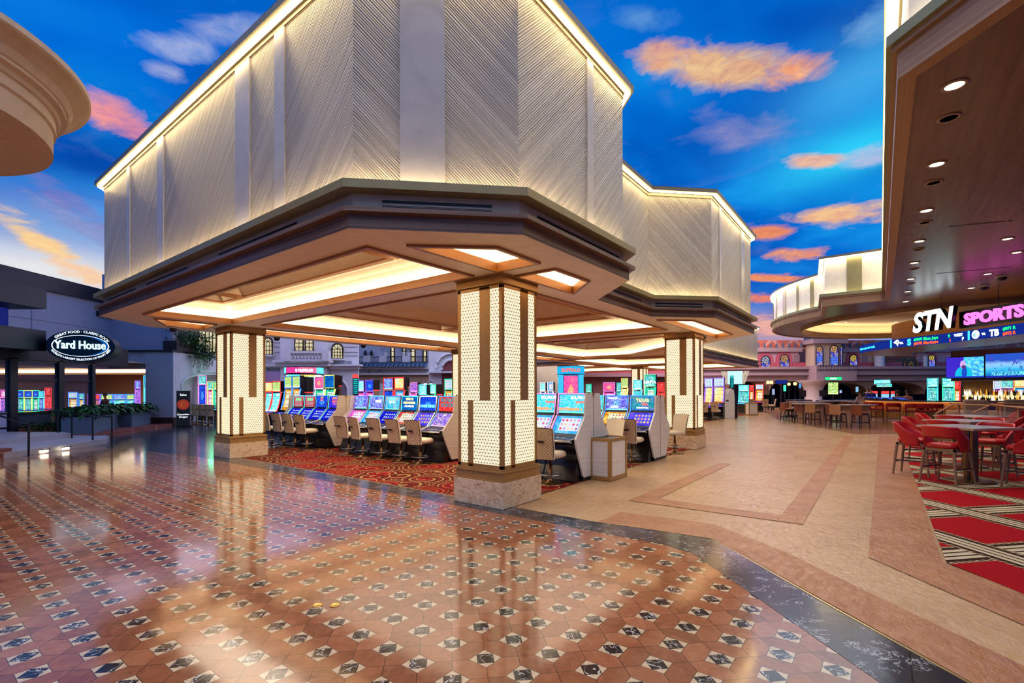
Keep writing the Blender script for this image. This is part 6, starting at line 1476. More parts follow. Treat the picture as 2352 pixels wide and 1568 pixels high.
for k in range(16): a = 2*PI*k/16; m_.tube([(.08*math.cos(a),-.1,.08*math.sin(a)),(.42*math.cos(a),-.1,.42*math.sin(a))], [.04,.02], 4)
m_.build('sun_rays', plain('gilded',(210,150,70),.35,.6), t)
def twist(px, w, y0, y1):
    z1, z0 = fz(px,y0), fz(px,y1); R = w/2/F_PX*YF; n, m = 24, 26; V = []; f = []
    for j in range(m+1):
        z = z0+(z1-z0)*j/m
        for i in range(n): a = 2*PI*i/n; rr = R*(1+.08*math.sin(5*a+j*.9)); V.append((rr*math.cos(a), rr*math.sin(a), z))
    for j in range(m):
        for i in range(n): f.append((j*n+i, j*n+(i+1)%n, (j+1)*n+(i+1)%n, (j+1)*n+i))
    t = thing('twisted_column', 'white twisted barley column '+('left' if px < 2050 else 'right')+' of the brick arch', 'column', (fx(px),YF-.8,0)); mb = MB(); mb.add(V, f, 0, smooth=True); mb.build('shaft', M_white, t); MB().box(-R*1.25,R*1.25,-R*1.25,R*1.25,z0-.15,z0).build('base', M_white, t)
twist(2005,19,816,856); twist(2109,8,816,856)
# arcade below: piers and vaults
M_pier = plain('pier plaster', (206,186,176), .7)
def pier(px, w, lab, Yp=43.0):
    p = at(px, 900, Yp); R = w/2/F_PX*Yp; zt = at(px,875,Yp).z; t = thing('flared_column', lab, 'column', (p.x,p.y,0))
    MB().lathe([(R*1.15,0),(R*1.15,.3),(R,.4),(R,1.2),(R*1.02,1.5),(R*1.12,1.8),(R*1.35,zt-.3),(R*1.9,zt),(R*1.9,zt+.05)],28).build('shaft', M_pier, t)
pier(1868,36,'stout white column flaring into vaults behind the pale high tables')
pier(1640,30,'white column under the pink hall, left end')
def vault_arch(xa, xb, ytop, nm='wall_back'):
    x0, x1 = fx(xa), fx(xb); c = (x0+x1)/2; r = (x1-x0)/2; zt = fz((xa+xb)/2, 874); za = fz((xa+xb)/2, ytop); n = 20; mb = MB(); V = []
    for k in range(n+1): a = PI*k/n; V.append((c-r*math.cos(a), YF-.9, (za-1.2)*math.sin(a)**.7+1.2 if True else 0))
    for k in range(n): a, b = V[k], V[k+1]; mb.quad(a, b, (b[0],b[1],zt+.05), (a[0],a[1],zt+.05)); mb.quad(a, b, (b[0],b[1]+2,b[2]), (a[0],a[1]+2,a[2]))
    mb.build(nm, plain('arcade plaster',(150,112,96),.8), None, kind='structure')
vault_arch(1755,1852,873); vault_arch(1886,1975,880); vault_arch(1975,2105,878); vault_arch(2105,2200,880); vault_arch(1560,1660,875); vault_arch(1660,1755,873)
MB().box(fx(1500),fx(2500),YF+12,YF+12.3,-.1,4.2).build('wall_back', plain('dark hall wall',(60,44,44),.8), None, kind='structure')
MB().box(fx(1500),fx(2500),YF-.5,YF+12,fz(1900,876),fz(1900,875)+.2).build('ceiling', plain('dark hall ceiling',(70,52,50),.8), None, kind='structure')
# displays and glowing things inside the arcade
def panel_px(x0,x1,y0,y1,Y,m,label,cat='sign',name='display_sign',grp=None,stand=True,txt=None,tm=None):
    p = at((x0+x1)/2,y0,Y); q = at((x0+x1)/2,y1,Y); w = (x1-x0)/F_PX*Y; t = thing(name,label,cat,(p.x,p.y,0),face_rot(-p.x,-p.y),grp)
    MB().box(-w/2-.03,w/2+.03,.01,.14,q.z-.03,p.z+.03).build('housing', M_black, t); mb = MB(); mb.quad((-w/2,0,q.z),(w/2,0,q.z),(w/2,0,p.z),(-w/2,0,p.z)); mb.build('screen', m, t)
    if stand: MB().box(-.05,.05,.03,.12,0,q.z).build('stand', M_dark, t)
    if txt: text_obj('lettering', txt, (p.z-q.z)*.7, tm, Matrix.Translation((0,-.02,q.z+(p.z-q.z)*.25)) @ Matrix.Rotation(PI/2,4,'X'), t, bold=.01)
    return t
panel_px(1904,1923,878,905,38,S['jungle'],'green framed screen with a sun wheel beside the stout white column',name='game_display')
panel_px(1898,1930,866,872,41,glow('craps green',(40,230,130),1.6),'green neon CRAPS lettering under the cornice',name='neon_sign',stand=False,txt='CRAPS',tm=T_w)
panel_px(2011,2041,872,882,36,S['cyan'],'cyan overhead video screen over the gaming tables',name='game_display'); panel_px(2017,2045,881,888,35.5,S['teal'],'lower teal band of the overhead video screen',name='game_display')
for (x0,x1,lab) in ((2003,2014,'left'),(2026,2040,'middle'),(2047,2054,'right')):
    panel_px(x0,x1,905,914,34,glow('ice blue case',(150,210,255),1.1),f'small ice blue lit case under red neon, {lab} one',cat='slot machine',name='lit_case',grp='ice blue cases'); panel_px(x0,x1,898,904,34,NEON['red'],f'red neon topper over the {lab} ice blue case',cat='sign',name='neon_sign',grp='red neon toppers',stand=True)
panel_px(1842,1850,862+35,910,36,M_black,'dark back of a monitor left of the stout white column',cat='monitor',name='monitor'); panel_px(1884,1896,897,909,36,M_black,'dark back of a monitor right of the stout white column',cat='monitor',name='monitor')
panel_px(1783,1806,873,881,40,glow('dark blue neon',(30,50,150),.8),'dark blue arched neon sign in the arcade',name='neon_sign'); panel_px(1800,1805,884,898,41,NEON['green'],'green neon outline in the dark arcade',name='neon_sign')
panel_px(1836,1839,880,891,39,NEON['blue'],'slim blue screen in the dark arcade',name='game_display'); panel_px(1774,1779,893,906,38,glow('pale slot glow',(170,190,230),.9),'small white lit machine in the dark arcade',cat='slot machine',name='game_display')
panel_px(1966,1971,888,900,40,glow('pale sign blue',(140,200,240),1.0),'slim pale blue screen behind the gaming tables',name='game_display'); panel_px(1929,1933,896,902,38,glow('pale sign blue2',(170,200,250),1.0),'tiny pale blue screen right of the green framed one',name='game_display')
for k, (px,py,Y) in enumerate(((1764,878,40),(1772,878,40),(1792,879,41),(1826,881,41),(1812,882,43))):
    p = at(px,py,Y); t = thing('globe_lamp', f'warm globe street lamp in the dark arcade, {["leftmost","second from the left","reddish third","rightmost","dim fourth"][k]}', 'lamp', (p.x,p.y,0), 0, 'globe lamps in the arcade')
    m_ = MB(); m_.lathe([(0,-.14),(.1,-.1),(.14,0),(.1,.1),(0,.14)],12); m_.xf(Matrix.Translation((0,0,p.z))); m_.build('globe', glow('globe warm',(255,214,120),3.0) if k != 2 else NEON['red'], t); MB().lathe([(.1,0),(.03,.2),(.03,p.z-.1)],8).build('post', M_dark, t)
# gaming tables (dark low blocks) and their greenery behind
for k, (px, Y, w) in enumerate(((1905,34,1.2),(1950,34.5,1.3),(2010,33.0,1.5),(2060,31,1.3),(1835,36,1.3))):
    p = at(px,900,Y); t = thing('gaming_table', f'dark padded gaming table, {["second from the left","middle","second from the right","rightmost","leftmost"][k]} before the arcade', 'table', (p.x,p.y,0), .1, 'gaming tables'); MB().box(-w/2,w/2,-.6,.6,.7,.9).build('rail', plain('padded rail',(30,20,22),.4), t, bevel=.05); MB().box(-w*.35,w*.35,-.35,.35,0,.7).build('base', plain('table base',(50,32,28),.5), t); MB().box(-w*.45,w*.45,-.45,.45,.9,.905).build('felt', plain('felt',(40,50,110),.9), t)
# ------------------------------------------------------------ left side: restaurant front, planters, arch
M_lav = plain('pale stucco', (182,182,196), .8); M_lav2 = plain('white stucco', (200,200,206), .75); M_navy = plain('blackened navy metal', (16,18,26), .45); M_ltrim = plain('dark bronze edge', (44,36,34), .5)
XW = -19.0
def wbox(name, x0,x1,y0,y1,z0,z1, m, kind='structure', **k): return MB().box(x0,x1,y0,y1,z0,z1).build(name, m, None, kind=kind, **k)
wbox('wall_left', XW-.4, XW, 12, 23.0, 2.7, 5.9, M_lav); wbox('trim_39', XW-.5, XW+.15, 10, 23.1, 5.75, 6.35, M_navy); wbox('trim_40', XW-.4, XW+.12, 22.2, 23.3, 5.1, 5.35, M_ltrim)
wbox('trim_41', XW, XW+.012, 19.2, 19.23, 3.4, 5.8, plain('stucco joint',(140,140,152),.8)); wbox('trim_41', XW, XW+.012, 12, 22.9, 4.5, 4.52, plain('stucco joint',(140,140,152),.8))
wbox('wall_left', -19.4, -16.1, 23.0, 23.4, 3.55, 7.2, M_lav); wbox('wall_left', -17.2, -15.9, 22.8, 23.3, 0, 3.5, M_lav2); wbox('wall_left', -19.2, -17.1, 22.9, 23.3, 2.72, 3.5, M_lav2)
wbox('trim_42', -17.25, -15.85, 22.74, 23.3, 0, 0.42, plain('brown stone base', (70,44,34), .4)); wbox('trim_43', -19.2, -15.85, 22.7, 23.4, 3.5, 3.58, M_ltrim)
# dark canopy volumes over the window wall
wbox('trim_44', -18.2, -16.9, 10.5, 21.4, 2.76, 3.5, M_navy); wbox('trim_45', -19.3, -16.2, 8, 16.9, 3.05, 3.75, M_navy); wbox('trim_46', -19.3, -15.9, 8, 16.6, 4.45, 5.1, M_navy)
wbox('window_20', -19.2, -17.0, 8, 16.4, 3.75, 4.45, glow('dusky blue pane',(40,50,150),.5))
wbox('wall_left', -17.05, -16.95, 8.0, 16.3, 0.0, 0.95, plain('blue white panel',(170,172,200),.6))
# window wall: posts, mullions, panes
XG = -17.0
MG = NT('reflective pane'); b_ = MG.n('ShaderNodeBsdfPrincipled'); b_.inputs['Roughness'].default_value = .02; b_.inputs['Alpha'].default_value = .18; b_.inputs['Base Color'].default_value = (.3,.35,.5,1); MG.t.links.new(b_.outputs[0], MG.out.inputs[0]); M_pane = MG.m
ys = [12.0, 14.2, 16.55, 18.25, 19.6]
for k, (y0, y1) in enumerate(zip(ys, ys[1:])):
    mb = MB(); mb.quad((XG,y0,.42),(XG,y1,.42),(XG,y1,2.78),(XG,y0,2.78)); o = mb.build('window_%d' % (21+k), M_pane, None, kind='structure')
for y, w in ((14.2,.12),(16.5,.26),(18.25,.22),(19.65,.16)): wbox('trim_47', XG-.08, XG+.1, y-w/2, y+w/2, 0, 2.8, M_navy)
for z in (.42,.9,2.05,2.72): wbox('trim_48', XG-.05, XG+.06, 11, 19.7, z-.03, z+.03, M_navy)
# room beyond
wbox('wall_back', -34, -17.0, 37.0, 37.3, 0, 3.2, plain('warm tan wall', (214,170,126), .8)); wbox('ceiling', -34, -17.2, 12, 37, 2.95, 3.0, M_soffit); wbox('wall_back', -34.2, -34, 10, 37.3, 0, 3.2, plain('warm tan wall', (214,170,126), .8))
wbox('trim_49', -30, -17.3, 27.6, 27.9, 2.62, 2.95, M_fascia2); mb = MB().box(-30,-17.3,27.45,27.58,2.72,2.90); mb.build('trim_50', glow('restaurant cove strip',(255,226,180),3.5), None, kind='structure'); wbox('trim_49', -30,-17.3,31,31.2,2.7,2.95,M_fascia2)
MB().box(-30,-17.3,33.0,33.1,2.84,2.9).build('trim_50', glow('restaurant cove strip',(255,226,180),3.5), None, kind='structure')
wbox('floor', -34,-17.05,10,37,-.004,.003, M_carpet)
wbox('wall_right', -17.25,-17.05,23.3,37,0,3.2, M_lav2)
GE = 'machines in the gaming room behind the restaurant glass'
for k, (x0,x1,yt,Y,sc,tp,ne) in enumerate(((33,54,896,23,'teal','cards_blue','green'),(56,73,896,23,'teal','king','lime'),(75,88,896,23.4,'reels_green','cards_blue','green'),(90,99,898,25,'luckyblue','ocean','cyan'),(104,117,890,25,'red','red','red'),(0,16,895,22,'violet','reels_pink','pink'),
        (158,177,900,27,'reels_gold','ad','blue'),(182,192,903,28,'reels_gold','teal','blue'),(204,212,904,28,'ocean','jungle','violet'),(219,228,905,29,'red_bonus','red','violet'),(233,257,905,29,'ocean','jungle','blue'),(262,288,905,29,'cyan','luckyblue','blue'),(291,308,905,29,'cyan','jungle','blue'),(312,320,874,27,'violet','luckyblue','violet'),(330,345,862,25,'ocean','reels_blue','cyan'))):
    names_ = ['green lit machine at the left of the first glass bay','green lit machine with bright arch, middle of the first glass bay','green lit machine right of the arch one','narrow cyan machine in the first glass bay','red lit machine beside the dark post','pink lit machine at the left frame edge','gold screened machine in the second glass bay','narrow machine right of the gold screened one','machine in the narrow third glass bay','small red screened machine in the open gap','wide machine with jungle topper above the planters','wide machine with violet blue topper above the planters','machine with cyan screen left of the curved one','tall curved violet machine seen from its side','tall stacked blue machine against the white corner wall']
    tower_px(x0,x1,yt,Y,'cam',names_[k],GE,sc,tp,ne,'curve' if k in (13,) else 'flat')
# sign --------------------------------------------------------------
ys_c = at(189,795,17.2); sgn = thing('restaurant_sign','black oval sign with white ring reading Yard House over the restaurant windows','sign',(ys_c.x,ys_c.y,ys_c.z),face_rot(-ys_c.x*.55,-ys_c.y))
rx, ry = .95, .565
def oval(mb, r0, r1, y0, y1, n=48, cap=True):
    V = [(rx*r0*math.cos(2*PI*k/n), y0, ry*r0*math.sin(2*PI*k/n)) for k in range(n)]+[(rx*r1*math.cos(2*PI*k/n), y1, ry*r1*math.sin(2*PI*k/n)) for k in range(n)]
    mb.add(V, [(k,(k+1)%n,(k+1)%n+n,k+n) for k in range(n)], 0, smooth=True)
    if cap: mb.add(V, [tuple(range(n-1,-1,-1))])
mb = MB(); oval(mb,1.0,1.0,-.12,.75); mb.build('sign_drum', M_navy, sgn); mb = MB(); oval(mb,1.0,.97,-.125,-.13); oval(mb,.97,.97,-.13,-.1); mb.build('sign_face', plain('sign black',(6,8,12),.25), sgn)
def ovring(mb, a0, a1, y, sx=1.0, sy=1.0, n=56):
    V = [(rx*a0*sx*math.cos(2*PI*k/n), y, ry*a0*sy*math.sin(2*PI*k/n)) for k in range(n)]+[(rx*a1*sx*math.cos(2*PI*k/n), y, ry*a1*sy*math.sin(2*PI*k/n)) for k in range(n)]; mb.add(V, [(k,(k+1)%n,(k+1)%n+n,k+n) for k in range(n)])
mb = MB(); ovring(mb,.80,.83,-.15,1.0,.80); mb.build('white_ring', glow('sign ring white',(235,245,255),1.6), sgn)
t_ = NT('sign blue glow'); e = t_.n('ShaderNodeEmission', Color=srgb(14,90,180), Strength=1.0); t_.t.links.new(e.outputs[0], t_.out.inputs[0]); mb = MB()
n = 40; V = []; 
for k in range(n+1): a = -PI*.45+PI*.95*k/n; wd = .10*math.sin(PI*k/n); V += [(rx*.79*math.cos(a),-.145,ry*.63*math.sin(a)), (rx*(.79-wd)*math.cos(a),-.145,ry*(.63-wd)*math.sin(a))]
for k in range(n): mb.add([V[2*k],V[2*k+1],V[2*k+3],V[2*k+2]],[(0,1,2,3)])
mb.build('blue_crescent', t_.m, sgn)
text_obj('lettering','Yard House',.40,glow('sign blue white',(170,225,255),2.6),Matrix.Translation((0.0,-.17,-.10)) @ Matrix.Rotation(PI/2,4,'X') @ Matrix.Scale(.72,4,(1,0,0)),sgn,bold=.006,ext=.02)
def oval_text(s, size, a_mid, up, rr):
    me = text_mesh(s, size, .004, 'CENTER', 0, .002); me.materials.clear(); me.materials.append(glow('sign small white',(225,240,255),1.6))
    # arc-length table along the oval
    N = 720; pts = [(rx*rr*math.cos(2*PI*k/N), ry*rr*math.sin(2*PI*k/N)) for k in range(N+1)]; cum = [0]
    for p, q in zip(pts, pts[1:]): cum.append(cum[-1]+math.hypot(q[0]-p[0], q[1]-p[1]))
    mid = cum[int(a_mid/360*N)]
    for v in me.vertices:
        tgt = (mid + (-v.co.x if up else v.co.x)) % cum[-1]; lo = 0
        lo = next(i for i in range(N) if cum[i+1] >= tgt); k = lo+(tgt-cum[lo])/(cum[lo+1]-cum[lo]); a = 2*PI*k/N
        nx, nz = math.cos(a)*ry, math.sin(a)*rx; L_ = math.hypot(nx,nz); h = v.co.y if up else -v.co.y
        v.co = Vector((rx*rr*math.cos(a)+nx/L_*h, -.15-v.co.z, ry*rr*math.sin(a)+nz/L_*h))
    o = bpy.data.objects.new('lettering', me); COL.objects.link(o); o.parent = sgn
oval_text('GREAT FOOD · CLASSIC ROCK', .112, 86, True, .815); oval_text("WORLD'S LARGEST SELECTION OF DRAFT BEER", .088, 272, False, .90)
# steps, rails, planters --------------------------------------------
M_step = plain('pale step stone', (170,166,176), .4); M_brickd = M_brick
def plan_prism(name, P, z0, z1, m, kind='structure', **k): return MB().prism(P, z0, z1).build(name, m, None, kind=kind, **k)
plan_prism('floor', [(-12.25,12.05),(-12.62,15.1),(-13.6,16.4),(-17.0,16.6),(-17.0,9),(-12.6,9)], 0, .15, M_step)
plan_prism('floor', [(-14.3,12.4),(-14.1,15.55),(-14.9,16.1),(-17.0,16.3),(-17.0,9),(-14.4,9)], .15, .30, M_step)
plan_prism('wall_left', [(-12.1,11.0),(-12.35,12.0),(-14.6,12.2),(-14.6,11.0)], 0, .24, M_brickd)
for k, (px, py) in enumerate(((97,1026),(146,1034))):
    Y = 12.78 if k == 0 else 13.38; p = at(px,py,Y); t = thing('step_light', f'small bright rectangular light low on the pale steps, {["left","right"][k]} one', 'lamp', (p.x+.05,p.y,.03), PI/2-.12, 'step lights')
    MB().box(-.09,.09,-.02,.0,0,.07).build('lens', glow('step light',(255,240,200),7), t); MB().box(-.11,.11,-.06,.02,.07,.085).build('hood', M_navy, t)
rail2 = plain('black handrail', (14,14,20), .4)
def hand_rail(pts, posts, label, z):
    b0 = at(*posts[0]); t = thing('stair_handrail', label, 'railing', (0,0,0), 0, 'black handrails by the steps'); m = MB(); m.tube([tuple(at(*p)) for p in pts], .026, 8); m.build('handrail', rail2, t)
    for (px,py,Y) in posts:
        p = at(px,py,Y); m = MB(); m.tube([(p.x,p.y,0 if Y < 15.2 else .0),(p.x,p.y,p.z)], .024, 8); m.build('post', rail2, t)
hand_rail([(-30,948,13.2),(0,955,13),(30,964,12.6),(63,970,12.2),(67,974,12.2)], [(66,970,12.2)], 'black handrail at the left frame edge beside the brick kerb', .9)
hand_rail([(118,965,15.8),(115,955,15.8),(118,946,15.8),(126,944,15.8),(165,949,15.6),(213,954,14.6),(257,957,14.2)], [(133,945,15.8),(213,954,14.8),(257,957,14.2)], 'long black handrail running in front of the planters', .9)
hand_rail([(148,965,15.6),(144,958,15.6),(147,950,15.6),(155,948,15.6),(165,949,15.5)], [(165,949,15.5)], 'short curled black handrail before the long one', .9)
def leaf_mass(name, n, box, L, cols, parent, droop=.5, seed=1, stiff=.5):
    R = random.Random(seed); mb = MB()
    for k in range(n):
        x, y, z = [R.uniform(a, b) for a, b in box]; a = R.uniform(0, 2*PI); l = L*R.uniform(.6,1.3); w = l*R.uniform(.16,.24); up = R.uniform(.1,1.0)*stiff
        d = Vector((math.cos(a), math.sin(a), up)).normalized(); s = Vector((-math.sin(a), math.cos(a), 0)); p = Vector((x,y,z)); q = p+d*l*.55; r = q+(d+Vector((0,0,-droop*1.6))).normalized()*l*.5
        mb.add([tuple(p-s*w*.2),tuple(p+s*w*.2),tuple(q+s*w*.6),tuple(q-s*w*.6),tuple(r)], [(0,1,2,3),(3,2,4)], R.randrange(len(cols)))
    return mb.build(name, cols, parent)
LG = [plain('leaf dark green',(22,64,30),.45), plain('leaf green',(36,92,40),.45), plain('leaf light green',(70,124,56),.45)]
def planter(pxa, Ya, pxb, Yb, z0, z1, label, col, seed):
    a, b = at(pxa,900,Ya), at(pxb,900,Yb); d = (b-a); d.z = 0; L = d.length; ang = math.atan2(d.y,d.x)
    t = thing('leafy_planter', label, 'planter', (a.x,a.y,0), ang); MB().box(0,L,0,.85,z0,z1).build('box', col, t, bevel=.01)
    MB().box(.03,L-.03,.03,.82,z1-.02,z1+.01).build('soil', plain('soil',(40,28,22),.9), t)
    leaf_mass('foliage', 620, ((-.05,L+.05),(-.05,.9),(z1,z1+.2)), .5, LG, t, .7, seed, .9)
M_pl = plain('grey blue planter', (92,112,136), .4)
planter(212,17.2,275,20.6,.12,.74,'grey blue planter full of strappy leaves, nearer one under the sign',M_pl,5)
planter(303,20.6,346,22.35,.12,.74,'grey blue planter full of strappy leaves, farther one by the white wall',M_pl,6)
planter_curb = plan_prism('trim_51', [(-16.3,16.6),(-14.9,16.4),(-14.5,16.9),(-16.0,23.2),(-17.6,23.2)], 0, .14, M_brickd)
t = thing('hedge_bed', 'low dark shrubs growing along the foot of the restaurant glass', 'shrub', (-16.7,16.7,0)); leaf_mass('foliage', 900, ((-.25,.45),(0,3.3),(.08,.52)), .26, LG[:2], t, .4, 9, .9); MB().box(-.28,.5,-.05,3.4,0,.12).build('soil', plain('soil',(40,28,22),.9), t)
# arch wall receding behind the left column
A0 = Vector((-15.9,22.8)); dA = Vector((-.12,.993)); 
def aw(s, z): return (A0.x+dA.x*s, A0.y+dA.y*s, z)
s0, s1, zs_, zt_ = .75, 7.6, 1.75, 2.55; HT = 3.5; SL = 12.0
mb = MB(); N = 24; V = []
for k in range(N+1): a = PI*k/N; V.append(((s0+s1)/2-(s1-s0)/2*math.cos(a), zs_+(zt_-zs_)*math.sin(a)**.75))
mb.quad(aw(0,0),aw(s0,0),aw(s0,zs_),aw(0,zs_)); mb.quad(aw(0,zs_),aw(s0,zs_),aw(s0,HT),aw(0,HT)); mb.quad(aw(s1,0),aw(SL,0),aw(SL,HT),aw(s1,HT))
for p, q in zip(V, V[1:]): mb.quad(aw(*p),aw(*q),aw(q[0],HT),aw(p[0],HT)); 
th = Vector((-.993,-.12))*.5
def off(p, k=1): return (p[0]+th.x*k, p[1]+th.y*k, p[2])
for p, q in zip(V, V[1:]): mb.quad(aw(*p),aw(*q),off(aw(*q)),off(aw(*p)))
mb.quad(aw(s0,0),aw(s0,zs_),off(aw(s0,zs_)),off(aw(s0,0))); mb.build('wall_left', M_lav2, None, kind='structure')
mb = MB(); mb.tube([off(aw(s0-.15,0),-.04),off(aw(s0-.15,zs_),-.04)]+[off(aw((s0+s1)/2-((s1-s0)/2+.15)*math.cos(PI*k/20), zs_+(zt_-zs_+.15)*math.sin(PI*k/20)**.75),-.04) for k in range(1,21)], .035, 5); mb.build('trim_52', M_lav2, None, kind='structure')
mb = MB(); mb.quad(aw(0,HT),aw(SL,HT),aw(SL,HT+.1),aw(0,HT+.1)); mb.build('trim_53', M_ltrim, None, kind='structure')
# purple room through the arch
mb = MB(); mb.quad((-24,33.5,0),(-14,33.5,0),(-14,33.5,3),(-24,33.5,3)); mb.build('wall_back', plain('lilac room wall',(170,140,190),.7), None, kind='structure')
for k, (px,py,Y,c,e_) in enumerate(((430,880,26.5,(120,60,255),110),(470,865,27.5,(220,90,255),110),(493,885,25.6,(30,255,130),22))):
    L_ = bpy.data.lights.new('neon_spill','POINT'); L_.energy = e_; L_.color = tuple(x/255 for x in c); L_.shadow_soft_size = .3; lo = bpy.data.objects.new('neon_spill',L_); COL.objects.link(lo); lo.location = at(px,py,Y)
GF = 'curved neon machines inside the arch'
for k, (x0,x1,yt,Y,sc,tp,ne,lab) in enumerate(((408,417,876,27,'cards_blue','king','blue','small blue machine at the left inside the arch'),(418,424,876,27,'red','red_bonus','red','small red edged machine inside the arch'),(428,443,876,26,'luckyblue','ocean','cyan','tall pale blue machine right of the poster stand'),(455,474,862,26,'cards_blue','teal','pink','curved machine edged in pink light inside the arch'),(476,489,876,25.5,'reels_pink','teal','lime','curved machine edged in yellow light inside the arch'),(491,503,876,25,'reels_green','jungle','green','curved machine edged in green light beside the left column'))):
    tower_px(x0,x1,yt,Y,'cam',lab,GF,sc,tp,ne,'curve')
for k, (px,Y) in enumerate(((438,24.6),(452,24.2),(466,23.8),(480,23.4))):
    p = at(px,900,Y); dup(stool0,(p.x,p.y,0),.6,f'{["first","second","third","fourth"][k]} stool from the poster in the row inside the arch','stools inside the arch')
# poster stand
p = at(421,978,22.3); t = thing('poster_stand','tall dark poster stand with a pink and orange round picture before the arch','sign',(p.x,p.y,0),face_rot(-p.x,-p.y)); w = 26/F_PX*22.3; h = at(421,897,22.3).z
MB().box(-w/2,w/2,0,.06,.08,h).build('board', plain('poster dark green',(16,34,36),.4), t); MB().box(-w/2-.02,w/2+.06,-.15,.2,0,.08).build('foot', M_dark, t); MB().box(w/2,w/2+.03,-.01,.07,0,h).build('frame', M_chrome, t)
m_ = MB(); m_.lathe([(0,0),(w*.46,0)],24); m_.xf(Matrix.Translation((0,-.004,h*.62)) @ Matrix.Rotation(PI/2,4,'X')); m_.build('picture', screen_mat('poster art','burst',[(150,30,70),(200,60,70),(226,120,50),(230,80,60),(230,150,60)],.45,33), t)
text_obj('lettering','Sake',.14,T_w,Matrix.Translation((0,-.006,h*.86)) @ Matrix.Rotation(PI/2,4,'X'),t); text_obj('lettering','Cucumber',.11,T_w,Matrix.Translation((0,-.006,h*.33)) @ Matrix.Rotation(PI/2,4,'X'),t); text_obj('lettering','Dragon',.11,T_w,Matrix.Translation((0,-.006,h*.26)) @ Matrix.Rotation(PI/2,4,'X'),t)
# ledge planter with trailing ivy, lit windows above
plan_prism('wall_back', [(-19.0,24.4),(-15.9,25.85),(-15.9,26.2),(-19.0,24.8)], 3.5, 6.5, plain('warm cream wall',(196,176,150),.8))
M_win = None
def lit_window(name, P4, nx, nz, arch=False):
    """P4: lower-left corner, right vector, height; curtain-lit panes with muntins"""
    (o_, r_, h_) = P4; W_ = r_.length; mb = MB(); z = Vector((0,0,1)); n_ = Vector((r_.y,-r_.x,0)).normalized()
    o2 = o_+n_*.02
    if arch:
        q = [(0,0),(W_,0)]+[(W_/2+W_/2*math.cos(PI*k/12), h_-W_/2+W_/2*math.sin(PI*k/12)) for k in range(13)]
    else: q = [(0,0),(W_,0),(W_,h_),(0,h_)]
    rd = r_.normalized(); mb.add([tuple(o2+rd*a+z*b) for a, b in q], [tuple(range(len(q)))], 0, [[(a,b) for a,b in q]]); g = mb.build(name, M_curt, None, kind='structure')
    f = MB(); f.tube([tuple(o2+n_*.03+rd*a+z*b) for a, b in q], .07, 4, closed=True)
    for k in range(1,nx): x = W_*k/nx; f.tube([tuple(o2+n_*.03+rd*x),tuple(o2+n_*.03+rd*x+z*(h_-(W_/2 if arch else 0)))], .025, 4)
    for k in range(1,nz): zz = (h_-(W_/2 if arch else 0))*k/(nz-(0 if not arch else 0)); f.tube([tuple(o2+n_*.03+z*zz),tuple(o2+n_*.03+rd*W_+z*zz)], .025, 4)
    if arch:
        zz = h_-W_/2; f.tube([tuple(o2+n_*.03+z*zz),tuple(o2+n_*.03+rd*W_+z*zz)], .025, 4)
        for a in (45,90,135): f.tube([tuple(o2+n_*.03+rd*W_/2+z*zz),tuple(o2+n_*.03+rd*(W_/2+W_/2*math.cos(math.radians(a)))+z*(zz+W_/2*math.sin(math.radians(a))))], .022, 4)
    f.build('window_frame', M_wfr, g); return g
M_wfr = plain('dark window frame', (44,30,32), .5)
tc = NT('curtained window glow'); x_, y_, z_ = tc.xyz(tc.uv()); st = tc.m_('SINE', tc.m_('MULTIPLY', x_, 60.0)); cc = tc.ramp(tc.m_('ADD', tc.m_('MULTIPLY', st, .12), tc.noise(tc.uv(), 1.2, 2.0)), [(.35,srgb(196,180,130)),(.65,srgb(250,240,205))]); e = tc.n('ShaderNodeEmission', Color=cc, Strength=.95); tc.t.links.new(e.outputs[0], tc.out.inputs[0]); M_curt = tc.m
def win_px(name, x0, x1, yt, yb, Y0, Y1, nx, nz, arch=False):
    a, b = at(x0,yb,Y0), at(x1,yb,Y1); tt = at(x0,yt,Y0); lit_window(name, (a, Vector((b.x-a.x,b.y-a.y,0)), tt.z-a.z), nx, nz, arch)
a_, b_ = Vector((-19.0,24.4)), Vector((-15.9,25.85))
def onwall(px):
    k = (px-CX)/F_PX; d = b_-a_; s = (k*a_.y-a_.x)/(d.x-k*d.y); return (a_+d*s).y
win_px('window_25', 365, 386, 730, 772, onwall(365)-.05, onwall(386)-.05, 3, 2); win_px('window_26', 456, 497, 742, 808, onwall(456)-.05, onwall(497)-.05, 5, 2)
t = thing('ivy_planter','dark ledge planter with ivy spilling over the white wall corner','planter',(-15.95,23.2,3.58),math.atan2(.993,-.12)); MB().box(-.3,2.9,-.1,.5,0,.45).build('box', plain('dark brown box',(58,44,38),.5), t)
R = random.Random(4); leaf_mass('foliage', 1500, ((-.1,3.0),(-.4,.5),(.2,1.05)), .26, LG, t, .7, 12, .9); leaf_mass('foliage', 700, ((.8,3.0),(-.5,-.1),(-.25,.5)), .22, LG, t, .9, 13, .2)
for k, s in enumerate((1.2,2.0,2.5)): leaf_mass('trailing_vine', 90, ((s-.1,s+.1),(-.35,-.2),(-1.0+.2*k,-.1)), .17, LG[:2], t, 1.0, 20+k, .1)
